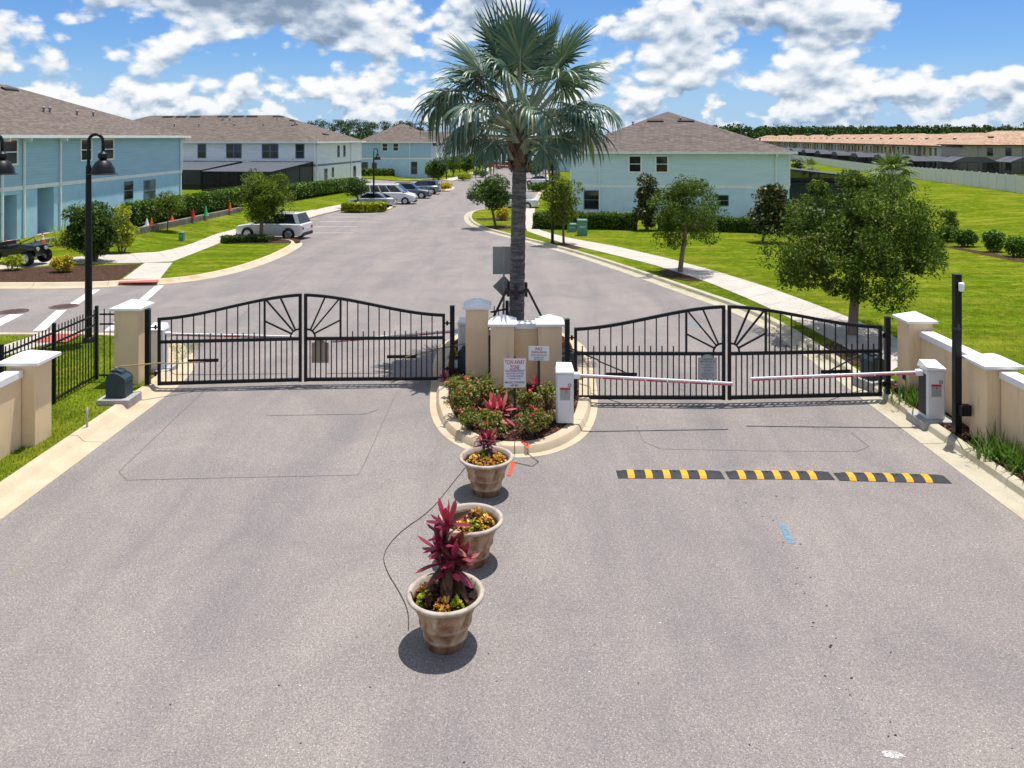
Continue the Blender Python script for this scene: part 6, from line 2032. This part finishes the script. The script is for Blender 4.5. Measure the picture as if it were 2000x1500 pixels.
for i, (px, py, tp, w, lab) in enumerate([(1842, 472, 436, 58, 'left plant of the clipped hedge stub on the right lawn'), (1884, 482, 443, 46, 'right plant of the clipped hedge stub on the right lawn'), (1940, 492, 448, 36, 'clipped green shrub standing alone on the right lawn'), (1986, 502, 459, 24, 'narrow clipped shrub at the right picture edge')]):
    tree('clipped_shrub', lab, px, py, px, tp, py - 1, w, 4200, 0.13, 'hedge', 'shrub', trunk_r=0.03, clumps=13, rc=0.42, group='clipped shrubs on the right lawn', seed=84 + i, stems=3)

# hedges: leaves spread over a clipped body
def hedge(label, px_line, h, w, n, lsize=0.11, up=0.1, mat='hedge', pitch=None):
    pts = [P(x, y, up) for x, y in px_line]
    line = resample(pts, 0.35)
    t = thing('hedge', label, 'hedge', (0, 0, 0), 0, 'clipped hedges')
    ns = normals2(line)
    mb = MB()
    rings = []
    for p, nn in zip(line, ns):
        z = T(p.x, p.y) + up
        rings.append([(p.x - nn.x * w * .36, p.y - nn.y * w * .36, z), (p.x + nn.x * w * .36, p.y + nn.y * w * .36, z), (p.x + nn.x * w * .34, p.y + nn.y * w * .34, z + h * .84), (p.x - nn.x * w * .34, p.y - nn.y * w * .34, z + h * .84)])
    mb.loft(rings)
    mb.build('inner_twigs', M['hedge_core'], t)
    P_ = np.array([(p.x, p.y) for p in line]); N_ = np.array([(q.x, q.y) for q in ns])
    i = RNG.integers(0, len(line) - 1, n)
    f = RNG.uniform(size=(n, 1))
    base = P_[i] * (1 - f) + P_[i + 1] * f
    nn = N_[i]
    a = RNG.uniform(size=n)
    off = np.where(a < 0.35, RNG.uniform(-.5, .5, n), np.where(RNG.uniform(size=n) < .5, -.5, .5) * RNG.uniform(.8, 1.12, n))
    zz = np.where(a < 0.35, RNG.uniform(.85, 1.06, n), RNG.uniform(0.03, 1.0, n))
    s_ = (i + f[:, 0]) * 0.35
    ph = pitch or 0.95
    lump = 0.86 + 0.22 * np.abs(np.sin(s_ * math.pi / ph)) ** 0.6 + 0.05 * RNG.normal(size=n)
    gz = np.array([T(b[0], b[1]) for b in base]) + up
    C = np.stack([base[:, 0] + nn[:, 0] * off * w * lump, base[:, 1] + nn[:, 1] * off * w * lump, gz + zz * h * (0.9 + 0.12 * (lump - .86) / .22)], axis=1)
    V, Q = leaf_quads(C, lsize, 0.55, 0.3)
    link('foliage', np_mesh('foliage', V, Q, M[mat]), t)
    return t
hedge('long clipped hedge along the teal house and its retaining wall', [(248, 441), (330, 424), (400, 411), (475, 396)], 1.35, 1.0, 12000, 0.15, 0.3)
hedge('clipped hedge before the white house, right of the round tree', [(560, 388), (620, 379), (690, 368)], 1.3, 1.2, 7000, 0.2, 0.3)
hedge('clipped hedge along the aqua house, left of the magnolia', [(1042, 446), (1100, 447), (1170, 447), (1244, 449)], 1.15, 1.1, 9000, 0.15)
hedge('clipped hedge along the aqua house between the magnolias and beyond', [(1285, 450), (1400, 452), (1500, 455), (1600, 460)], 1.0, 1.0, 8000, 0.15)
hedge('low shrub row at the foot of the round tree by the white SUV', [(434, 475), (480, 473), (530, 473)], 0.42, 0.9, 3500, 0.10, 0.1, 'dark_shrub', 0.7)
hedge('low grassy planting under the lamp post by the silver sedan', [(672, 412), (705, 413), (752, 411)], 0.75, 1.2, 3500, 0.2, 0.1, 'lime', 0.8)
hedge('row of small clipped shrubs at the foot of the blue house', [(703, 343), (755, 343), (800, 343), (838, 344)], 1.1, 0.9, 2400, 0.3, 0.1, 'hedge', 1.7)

# strappy grasses
def strap_clump(name, label, x, y, z, n, L, spread, mat='liriope', cat='grass clump', group=None, width=0.014, rg_seed=1, hang=0.6):
    rg = np.random.default_rng(rg_seed)
    t = thing(name, label, cat, (x, y, z), 0, group)
    V = []; Q = []
    for i in range(n):
        a = rg.uniform(0, 2 * math.pi)
        b = np.array([rg.normal() * spread, rg.normal() * spread, 0])
        l = L * rg.uniform(.6, 1.15)
        tilt = rg.uniform(.1, .9)
        d = np.array([math.cos(a), math.sin(a), 0])
        s_ = np.array([-math.sin(a), math.cos(a), 0]) * width
        prev = None
        b0 = len(V)
        for k in range(5):
            q = k / 4
            c = b + d * l * tilt * q + np.array([0, 0, l * (q * (1.15 - .3 * tilt) - hang * tilt * q * q)])
            ww = (1 - q) ** .6 + .03
            V += [c - s_ * ww, c + s_ * ww]
        for k in range(4): Q.append((b0 + 2 * k, b0 + 2 * k + 1, b0 + 2 * k + 3, b0 + 2 * k + 2))
    link('leaves', np_mesh('leaves', V, Q, M[mat]), t)
    return t
strap_clump('strap_plant', 'bright green strappy plant between the right gate pier and its boom barrier', 8.62, 16.55, .13, 260, .42, .20, group='strappy plants along the right wall', rg_seed=3)
strap_clump('strap_plant', 'green strappy plant at the foot of the nearest right-hand pier', 8.62, 13.72, .13, 220, .50, .20, group='strappy plants along the right wall', rg_seed=4)
strap_clump('strap_plant', 'green strappy plant in the bed at the lower right picture edge', 8.72, 13.1, .13, 160, .5, .16, group='strappy plants along the right wall', rg_seed=5)
x, y = P(140, 478, .1)
strap_clump('ornamental_grass', 'tuft of tall yellowish grass by the teal wall', x, y, T(x, y) + .1, 200, 1.5, .35, 'lime', width=.03, rg_seed=6)

# ------------------------------------------------------------------ palms
def frond(parent, base, az, el, lp, Rb, droop, mat, nseg=30, span=150, twist=0.0, pet='petiole', pr=0.035, rg=random, bend=None):
    """one fan leaf: stalk and pleated blade whose tips hang"""
    ca, sa = math.cos(az), math.sin(az)
    d0 = Vector((ca * math.cos(el), sa * math.cos(el), math.sin(el)))
    pts = []
    p = Vector(base)
    d = d0.copy()
    n = 6
    for i in range(n + 1):
        pts.append(p.copy())
        p = p + d * (lp / n)
        d = (d + Vector((0, 0, -(droop if bend is None else bend) * (0.05 + 0.10 * i / n) * (1.0 if bend is None else 2.0)))).normalized()
    lat = d.cross(Vector((0, 0, 1)))
    lat = lat.normalized() if lat.length > 1e-3 else Vector((-sa, ca, 0))
    nrm = lat.cross(d).normalized()
    if twist:
        q = Matrix.Rotation(twist, 3, d)
        lat = q @ lat; nrm = q @ nrm
    hub = pts[-1]
    st = MB().tube(pts + [hub + d * Rb * 0.25], [pr * (1.5 - 0.9 * i / n) for i in range(n + 1)] + [pr * .3], 6).build('stalk', M[pet], parent, True)
    V = []; Q = []
    for j in range(nseg):
        ph = R(-span + 2 * span * (j + .5) / nseg)
        dphi = R(2 * span / nseg) * .5
        Ls = Rb * (0.80 + 0.20 * math.cos(ph)) * rg.uniform(.9, 1.08)
        wobble = rg.uniform(-.05, .05)
        hang = droop * rg.uniform(.6, 1.25)
        b0 = len(V)
        K = 8
        pos = hub.copy()
        for k in range(K):
            q = 0.06 + 0.94 * k / (K - 1)
            r_ = Ls * q
            dirv = d * math.cos(ph + wobble * q) + lat * math.sin(ph + wobble * q)
            w_ = min(0.97, hang * 0.85 * max(0.0, q - 0.12))
            dd = (dirv * (1 - w_) + Vector((0, 0, -1)) * w_ + nrm * 0.22 * (1 - math.cos(ph)) * (1 - w_) * .6).normalized()
            pos = pos + dd * Ls * (0.06 if k == 0 else 0.94 / (K - 1))
            c = pos
            if q < 0.45: hw_ = r_ * math.tan(dphi) * 1.02
            else: hw_ = Ls * .45 * math.tan(dphi) * ((1 - q) / .55) ** .7 + .003
            side = (lat * math.cos(ph) - d * math.sin(ph)).normalized()
            up_ = nrm * hw_ * 0.9
            V += [c - side * hw_ - up_ * .5, c + up_ * .5, c + side * hw_ - up_ * .5]
        for k in range(K - 1):
            a = b0 + 3 * k
            Q += [(a, a + 1, a + 4, a + 3), (a + 1, a + 2, a + 5, a + 4)]
    o = link('frond', np_mesh('frond', [tuple(v) for v in V], Q, M[mat], False), parent)
    return o

def big_palm():
    x, y = 0.10, 20.6
    t = thing('bismarck_palm', 'tall silver-leaved fan palm rising from the island between the gates', 'palm tree', (x, y, 0.12))
    rg = random.Random(4)
    top = Vector((0.10, 0, 5.62))
    prof = []
    pts = []
    rad = []
    for i in range(61):
        q = i / 60
        pts.append((0.10 * q, 0, -0.1 + 5.1 * q))
        rad.append(0.208 - 0.022 * q + 0.007 * math.sin(i * 2.1) + (0.05 * (1 - q * 8) if q < .125 else 0))
    MB().tube(pts, rad, 18).build('trunk', M['trunk'], t, True)
    # old leaf bases criss-crossing under the crown
    MB().tube([(0.1, 0, 4.9), (0.1, 0, 5.3), (0.1, 0, 5.75), (0.1, 0, 6.1)], [.185, .20, .18, .08], 14).build('crown_shaft', M['boot'], t, True)
    for k in range(34):
        a = k * 2.4
        z = 4.72 + (k / 34) * 0.95
        d = Vector((math.cos(a), math.sin(a), 0))
        s_ = Vector((-math.sin(a), math.cos(a), 0))
        b0 = Vector((0.1, 0, z)) + d * .178
        tip = b0 + d * .11 + Vector((0, 0, .36)) + s_ * (.13 if k % 2 else -.13)
        mb = MB()
        mb.loft([[b0 - s_ * .10, b0 + s_ * .10, b0 + s_ * .10 + d * .045, b0 - s_ * .10 + d * .045], [tip - s_ * .03, tip + s_ * .03, tip + s_ * .03 + d * .03, tip - s_ * .03 + d * .03]])
        mb.build('leaf_base', M['boot'] if (k < 12 or k % 3) and k < 24 else M['petiole'], t)
    rows = [(4, 80, 2.15, 1.40, 0.12, 0.05), (7, 66, 2.05, 1.45, 0.35, 0.15), (8, 52, 2.0, 1.42, 0.80, 0.35), (9, 38, 1.95, 1.40, 1.45, 0.5), (8, 24, 1.60, 1.28, 1.6, 0.6), (6, 8, 1.1, 1.05, 1.6, 0.5)]
    for ri, (n, el, lp, Rb, dr, bd) in enumerate(rows):
        for k in range(n):
            a = 2 * math.pi * (k + (ri * .37)) / n + rg.uniform(-.22, .22)
            if ri >= 4 and math.sin(a) < -0.86: continue                # a gap shows the leaf bases
            e = R(el + rg.uniform(-9, 9))
            b0 = Vector((0.1 + .12 * math.cos(a), .12 * math.sin(a), 6.05 - ri * 0.09))
            frond(t, b0, a, e, lp * rg.uniform(.82, 1.04), Rb * rg.uniform(.82, 1.03), dr * rg.uniform(.8, 1.2), 'palm_leaf', 38, 150, rg.uniform(-.8, .8), rg=rg, bend=bd, pr=.042)
    # hanging seed stalk
    mb = MB().tube([(0.1, -.1, 6.0), (-.3, -.5, 6.55), (-.75, -.7, 6.75), (-1.0, -.8, 6.55)], .018, 6)
    for k in range(26):
        q = rg.random()
        c = Vector((-.5 - .55 * q + rg.uniform(-.1, .1), -.65 + rg.uniform(-.2, .2), 6.62 + rg.uniform(-.22, .12)))
        mb.lathe([(.004, c.z - .035), (.032, c.z), (.004, c.z + .035)], 6, c.x, c.y)
    mb.build('seed_stalk', M['ball'], t)
    # staking: a band with battens and props
    MB().lathe([(.235, 1.55), (.24, 1.57), (.24, 1.61), (.235, 1.63)], 16, .03).build('tie_band', M['plastic'], t, True)
    for a in (20, 150, 265):
        d = Vector((math.cos(R(a)), math.sin(R(a)), 0))
        MB().box(-.05, .05, -.02, .02, 1.42, 1.80).xf(Matrix.Translation(Vector((.03, 0, 0)) + d * .262) @ Matrix.Rotation(R(a + 90), 4, 'Z')).build('batten', M['ball'], t)
    for a in (20, 150):
        d = Vector((math.cos(R(a)), math.sin(R(a)), 0))
        MB().bar(Vector((.03, 0, 1.62)) + d * .30, Vector((.03, 0, 0.0)) + d * 1.15, .05, .05).build('prop', M['ball'], t)
    return t
big_palm()

def small_palm(label, px, py, cy, wpx, depth_y, nf, seed, trunk=True, group='cabbage palms on the right lawn'):
    x, y = P(px, py, .1)
    z0 = T(x, y) + .1
    k = F / y
    t = thing('cabbage_palm', label, 'palm tree', (x, y, z0), 0, group)
    zc = H - (cy - HZ) / k - z0
    rr = wpx / k / 2
    if trunk: MB().tube([(0, 0, -.1), (0.03, 0, zc * .5), (0, 0, zc)], [.24, .2, .17], 10).build('trunk', M['bark'], t, True)
    rg = random.Random(seed)
    for i in range(nf):
        a = i * 2.4 + rg.uniform(-.2, .2)
        e = R(80 - 100 * (i / nf) + rg.uniform(-10, 10))
        frond(t, Vector((0, 0, zc)), a, e, rr * .55, rr * .55, .4 + .9 * i / nf, 'sabal_leaf', 16, 130, rg.uniform(-.4, .4), pr=.02, rg=rg)
    return t
small_palm('bushy cabbage palm rising behind the big oak on the right', 1742, 425, 350, 112, 0, 26, 3)
small_palm('small palm on the lawn right behind the aqua house', 1582, 346, 330, 44, 0, 16, 5)
small_palm('tiny palm beside the dark tree by the silver sedan', 716, 380, 362, 26, 0, 12, 6)

# ------------------------------------------------------------------ rosettes: cordylines, coleus, island roses
def rosette(V, Q, c, n, L, wd, el0, el1, seed, hang=0.5):
    rg = np.random.default_rng(seed)
    for i in range(n):
        a = i * 2.399 + rg.uniform(-.25, .25)
        el = R(el0 + (el1 - el0) * (1 - i / max(1, n - 1)) + rg.uniform(-10, 10))
        d = np.array([math.cos(a) * math.cos(el), math.sin(a) * math.cos(el), math.sin(el)])
        s_ = np.array([-math.sin(a), math.cos(a), 0.0])
        nn = np.cross(s_, d)
        l = L * rg.uniform(.75, 1.15)
        b0 = len(V)
        for k in range(6):
            q = k / 5
            w = wd * (0.28 + 1.9 * q * (1 - q) ** .75) * (0 if k == 5 else 1) + .002
            p = np.array(c) + d * l * q + np.array([0, 0, -hang * l * .5 * q * q * (1.1 - math.sin(max(el, 0)))])
            V += [p - s_ * w + nn * w * .35, p, p + s_ * w + nn * w * .35]
        for k in range(5):
            b = b0 + 3 * k
            Q += [(b, b + 1, b + 4, b + 3), (b + 1, b + 2, b + 5, b + 4)]

def planter(label, x, y, z0=0.0, rot=0.0, k=1.0):
    t = thing('planter', label, 'planter', (x, y, z0), rot, 'weathered ribbed planters')
    t.scale = (k, k, k * 1.08)
    prof = [(0.001, 0.012), (0.208, 0.0), (0.222, 0.012), (0.236, 0.085), (0.254, 0.100), (0.256, 0.120), (0.246, 0.134), (0.282, 0.228), (0.302, 0.242), (0.304, 0.264), (0.293, 0.280), (0.340, 0.39), (0.378, 0.482), (0.402, 0.496), (0.432, 0.504), (0.446, 0.522), (0.441, 0.541), (0.424, 0.55), (0.400, 0.548), (0.385, 0.53), (0.355, 0.44), (0.001, 0.44)]
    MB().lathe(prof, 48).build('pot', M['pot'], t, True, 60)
    mb = MB().lathe([(0.364, 0.470), (0.25, 0.478), (0.001, 0.482)], 30)
    rg = random.Random(3)
    mb.v = [(a, b, c + rg.uniform(-.006, .008)) for a, b, c in mb.v]
    mb.build('soil', M['soil'], t, True)
    return t

def cordyline(label, x, y, z, stems, seed, group='cordyline plants', mat='cordyline', old=True):
    """stems: (dx, dy, height, rosettes)"""
    t = thing('cordyline', label, 'plant', (x, y, z), 0, group)
    rg = random.Random(seed)
    V = []; Q = []; V2_ = []; Q2 = []
    mb = MB()
    for j, (dx, dy, h, L) in enumerate(stems):
        mb.tube([(0.3 * dx, 0.3 * dy, -.05), (dx * .7, dy * .7, h * .5), (dx, dy, h)], [.016, .013, .010], 6)
        rosette(V, Q, (dx, dy, h), 10, L, L * .150, 5, 82, seed * 10 + j, .5)
        rosette(V, Q, (dx * .9, dy * .9, h * .72), 7, L * .9, L * .145, -10, 45, seed * 20 + j, .8)
        if old: rosette(V2_, Q2, (dx * .75, dy * .75, h * .48), 7, L * .85, L * .14, -40, 10, seed * 30 + j, 1.0)
    mb.build('stems', M['bark'], t, True)
    link('leaves', np_mesh('leaves', V, Q, M[mat]), t)
    if old: link('old_leaves', np_mesh('old_leaves', V2_, Q2, M['cordyline_old']), t)
    return t

def coleus(label, x, y, z, r_, n, seed, mat='coleus', group='bedding plants in the planters', h=0.12, ls=0.055):
    rg = np.random.default_rng(seed)
    t = thing('bedding_plant', label, 'plant', (x, y, z), 0, group)
    a = rg.uniform(0, 2 * math.pi, n)
    q = np.sqrt(rg.uniform(0, 1, n)) * r_
    C = np.stack([np.cos(a) * q, np.sin(a) * q, h * (1.05 - (q / r_) ** 2) * rg.uniform(.35, 1.1, n)], axis=1)
    V, Q = leaf_quads(C, ls, .72, .6, None, .35, .08)
    link('leaves', np_mesh('leaves', V, Q, M[mat]), t)
    mb = MB()
    for i in range(5):
        b = rg.uniform(0, 6.28)
        mb.tube([(0, 0, -.03), (math.cos(b) * r_ * .5, math.sin(b) * r_ * .5, h * .7)], .005, 5)
    mb.build('stems', M['coleus_dark'], t)
    return t

PL = [('planter in front with the tallest cordyline, nearest the camera', -0.76, 8.90), ('middle planter of the row, half hidden by the red cordyline', -0.56, 10.62), ('rear planter beside the island kerb', -0.42, 12.68)]
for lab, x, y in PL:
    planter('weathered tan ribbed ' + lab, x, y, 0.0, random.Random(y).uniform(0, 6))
zs = 0.518
x, y = PL[0][1:]
cordyline('tall magenta cordyline in the front planter', x, y, zs, [(0.02, 0.05, .80, .33), (0.10, -.02, .44, .32), (-.07, .06, .50, .30), (.17, .12, .34, .28), (-.02, .14, .62, .28)], 5)
for k, (dx, dy, rr, mt, lab, n) in enumerate([(-.22, -.12, .10, 'lime', 'yellow-green bedding plant at the left side of the front planter', 60), (-.02, -.24, .09, 'coleus', 'orange bedding plant at the front of the front planter', 55), (.14, -.23, .09, 'lime', 'lime bedding plant at the right front of the front planter', 55),
                                             (-.16, -.10, .13, 'coleus_dark', 'dark red bedding plant beside the cordyline of the front planter', 90), (.08, .20, .13, 'coleus', 'orange bedding plant behind the cordyline of the front planter', 70), (.05, -.12, .12, 'coleus_dark', 'dark bedding plant before the cordyline stem of the front planter', 80), (-.24, .06, .10, 'coleus', 'amber bedding plant at the left rear of the front planter', 60)]):
    coleus(lab, x + dx, y + dy, zs, rr, n, 100 + k, mt, h=.14)
x, y = PL[1][1:]
for k, (dx, dy, rr, mt, lab, n) in enumerate([(.06, -.16, .12, 'lime', 'lime bedding plant at the front of the middle planter', 70), (.20, -.06, .13, 'coleus', 'orange bedding plant at the right of the middle planter', 80), (-.10, -.14, .12, 'coleus', 'amber bedding plant at the left of the middle planter', 80), (.08, .14, .16, 'coleus', 'amber bedding plant at the rear of the middle planter', 90), (.02, .0, .12, 'coleus_dark', 'dark bedding plant in the centre of the middle planter', 60)]):
    coleus(lab, x + dx, y + dy, zs, rr, n, 120 + k, mt)
x, y = PL[2][1:]
cordyline('dark red feathery cordyline in the rear planter', x, y, zs, [(.04, .12, .30, .22), (-.05, .16, .24, .20)], 9)
for k, (dx, dy, rr, mt, lab, n) in enumerate([(-.18, -.08, .14, 'coleus', 'yellow bedding plant at the left of the rear planter', 90), (.02, -.20, .13, 'coleus', 'orange bedding plant at the front of the rear planter', 80), (.20, -.04, .13, 'coleus', 'yellow bedding plant at the right of the rear planter', 85), (-.05, .06, .14, 'lime', 'lime bedding plant in the centre of the rear planter', 60)]):
    coleus(lab, x + dx, y + dy, zs, rr, n, 140 + k, mt)

def rose(label, x, y, h, r_, n, seed, flowers=6):
    rg = np.random.default_rng(seed)
    t = thing('flowering_shrub', label, 'shrub', (x, y, .14), 0, 'flowering shrubs on the island')
    pts, dr, cc = crown_pts(n, (0, 0, h * .58), r_, h * .44, 24, r_ * .34, 'round', -1, 0, seed)
    pts = pts[pts[:, 2] > .02]
    V, Q = leaf_quads(pts, .055, .55, .3, dr[:len(pts)])
    link('leaves', np_mesh('leaves', V, Q, M['croton']), t)
    mb = MB()
    for c in cc[:14]: mb.tube([(rg.normal() * .03, rg.normal() * .03, -.03), tuple(np.array(c) * np.array([.5, .5, .5])), tuple(c)], [.010, .007, .003], 5)
    mb.build('stems', M['bark'], t)
    if flowers:
        for q in cc[rg.choice(len(cc), flowers)] + np.array([0, -r_ * .1, r_ * .25]):
            V, Q = leaf_quads(rg.normal(size=(7, 3)) * .018, .05, .9, .2)
            link('flower', np_mesh('flower', V, Q, M['flower']), t, loc=tuple(q))
    return t
for i, (px, py, h, r_, n, fl, lab) in enumerate([(905, 812, .62, .34, 1500, 5, 'flowering shrub at the left rim of the island bed'), (935, 800, .78, .42, 2000, 7, 'tallest flowering shrub before the tallest island pier'), (915, 838, .42, .26, 900, 4, 'low flowering shrub at the left front of the island'),
                                                 (985, 812, .60, .30, 1200, 3, 'green shrub behind the pink cordyline'), (960, 858, .55, .34, 1500, 5, 'shrub left of the tow sign post at the front of the island'), (1040, 852, .55, .36, 1700, 10, 'pink flowered shrub right of the tow sign post'),
                                                 (1030, 808, .50, .30, 1000, 3, 'shrub before the short island wall'), (1072, 800, .58, .26, 700, 1, 'sparse shrub before the right island pier'), (1062, 838, .40, .24, 800, 6, 'low pink flowered shrub beside the barrier cabinet'), (895, 775, .50, .30, 900, 3, 'shrub at the foot of the right hinge post of the left gate')]):
    x, y = P(px, py, .14)
    rose(lab, x, y, h, r_, n, 200 + i, fl)
x, y = P(966, 838, .14)
cordyline('pink and red cordyline left of the tow sign', x, y, .14, [(0, 0, .38, .36), (.13, .03, .34, .34), (-.10, .02, .28, .28)], 61, mat='cordyline_pink', old=False)
x, y = P(952, 893, .14)
cordyline('low purple cordyline at the front tip of the island', x, y, .12, [(0, 0, .12, .22), (.1, .05, .1, .18)], 62, old=False)
x, y = P(876, 742, .1)
cordyline('small red cordyline under the left gate by the island kerb', -2.0 + .45, 18.0, .13, [(0, 0, .08, .20)], 63, mat='cordyline_pink', old=False)
x, y = P(1047, 770, .14)
cordyline('small red cordyline behind the no trespassing post', x, y, .14, [(0, 0, .22, .22)], 64, mat='cordyline_pink', old=False)
coleus('orange flowers at the kerb behind the left gate', -1.5, 20.0, .14, .16, 120, 301, 'coleus', 'island bedding', .2, .07)

# ------------------------------------------------------------------ bark chips and grass blades (uncountable)
def chips(name, label, poly, n, z, seed):
    rg = np.random.default_rng(seed)
    xs = [p[0] for p in poly]; ys = [p[1] for p in poly]
    pts = []
    def inside(x, y):
        c = False
        j = len(poly) - 1
        for i in range(len(poly)):
            xi, yi = poly[i][0], poly[i][1]; xj, yj = poly[j][0], poly[j][1]
            if (yi > y) != (yj > y) and x < (xj - xi) * (y - yi) / (yj - yi) + xi: c = not c
            j = i
        return c
    while len(pts) < n:
        x, y = rg.uniform(min(xs), max(xs)), rg.uniform(min(ys), max(ys))
        if inside(x, y): pts.append((x, y, T(x, y) + z + rg.uniform(0, .02)))
    V, Q = leaf_quads(np.array(pts), .075, .38, 1.2, None, .5, .1)
    o = link(name, np_mesh(name, V, Q, M['chip']))
    tag(o, label, 'mulch', kind='stuff')
ip = offset(isl, .44, True)
chips('bark_mulch', 'brown bark chips covering the island bed', [(p.x, p.y) for p in ip if True], 9000, .152, 1)
chips('bark_mulch', 'brown bark chips along the right-hand wall', [(8.36, 10.5), (8.88, 10.5), (8.88, 18), (8.36, 18)], 5000, .13, 2)

def blades(name, label, poly_fn, x0, x1, y0, y1, n, seed, h=.075):
    rg = np.random.default_rng(seed)
    x = rg.uniform(x0, x1, n * 2); y = y0 + (y1 - y0) * rg.uniform(0, 1, n * 2) ** 1.4
    m = np.array([poly_fn(a, b) for a, b in zip(x, y)])
    x, y = x[m][:n], y[m][:n]
    n = len(x)
    z = np.array([T(a, b) for a, b in zip(x, y)]) + .095
    a = rg.uniform(0, 2 * math.pi, n)
    l = h * rg.uniform(.5, 1.3, n)
    w = .007
    lean = rg.uniform(.1, .9, n)
    b = np.stack([x, y, z], 1)
    s_ = np.stack([-np.sin(a) * w, np.cos(a) * w, np.zeros(n)], 1)
    tip = b + np.stack([np.cos(a) * l * lean, np.sin(a) * l * lean, l], 1)
    V = np.stack([b - s_, b + s_, tip], 1).reshape(-1, 3)
    o = link(name, np_mesh(name, V, np.arange(n * 3).reshape(n, 3), M['blade']))
    return tag(o, label, 'grass', kind='stuff')
blades('grass_blades', 'short lawn grass beside the left kerb and fence', lambda a, b: a < -8.42 and not (-10.7 < a < -8.3 and b > 21.4), -15.5, -8.4, 10.5, 22.3, 60000, 1, .06)
blades('grass_blades', 'short lawn grass behind the right wall', lambda a, b: a > 9.2 + max(0, (b - 21) * .0), 9.2, 24, 12, 29, 60000, 2, .05)
def strip_ok(a, b):
    return a > 8.42
blades('grass_blades', 'short lawn grass on the strip behind the right gate', lambda a, b: 8.45 - max(0, b - 25) * .42 < a < 9.4 - max(0, b - 23) * .16, 5, 9.4, 19.5, 31, 10000, 3, .05)

# ------------------------------------------------------------------ pines and forest
def pine(label, px, top, Y, seed):
    x = (px - 1000) / F * Y
    z0 = T(x, Y)
    h = H - (top - HZ) * Y / F - z0
    t = thing('pine_tree', label, 'pine tree', (x, Y, z0), 0, 'pines behind the left houses')
    rg = np.random.default_rng(seed)
    MB().tube([(0, 0, 0), (rg.normal() * .2, 0, h * .5), (rg.normal() * .3, 0, h * .97)], [.28, .2, .06], 7).build('trunk', M['bark'], t, True)
    C = []
    for k in range(11):
        c = np.array([rg.normal() * h * .09, rg.normal() * h * .09, h * rg.uniform(.62, .98)])
        C.append(c + rg.normal(size=(90, 3)) * np.array([.85, .85, .42]))
    V, Q = leaf_quads(np.concatenate(C), .55, .4, .3)
    link('crown', np_mesh('crown', V, Q, M['pine']), t)
where = ['leftmost', 'second', 'third', 'fourth', 'fifth', 'sixth', 'seventh', 'eighth', 'ninth', 'tenth', 'eleventh', 'twelfth', 'thirteenth', 'fourteenth', 'fifteenth']
for i, (px, tp) in enumerate([(606, 236), (628, 235), (650, 238), (664, 234), (678, 238), (690, 232), (704, 240), (718, 237), (730, 239), (752, 238), (770, 240), (788, 238), (806, 239), (824, 240), (842, 238)]):
    pine('dark far pine behind the left roofs, %s from the left' % where[i], px, tp, 300 + (i * 37) % 50, 400 + i)

def forest(name, label, x0, x1, Y0, Y1, n, zt, seed, mat='forest'):
    rg = np.random.default_rng(seed)
    C = []
    for k in range(n):
        Y = rg.uniform(Y0, Y1)
        x = (rg.uniform(x0, x1) - 1000) / F * Y
        h = zt * rg.uniform(.66, 1.05) * (1.12 if rg.uniform() < .08 else 1)
        r_ = rg.uniform(2.2, 4.2)
        m = 70
        p, _ = sphere_pts(m, .6)
        q = p * np.array([r_, r_, h * .42]) + np.array([x, Y, T(x, Y) + h * .58])
        C.append(q)
    V, Q = leaf_quads(np.concatenate(C), 1.7, .75, .3)
    o = link(name, np_mesh(name, V, Q, M[mat]))
    tag(o, label, 'forest', kind='stuff')
forest('forest', 'dark green forest along the right horizon behind the terraces', 1330, 2100, 520, 640, 1500, 15.5, 1)
forest('forest', 'green forest along the horizon behind the left houses and the road', -100, 1380, 470, 620, 1900, 8.6, 2)
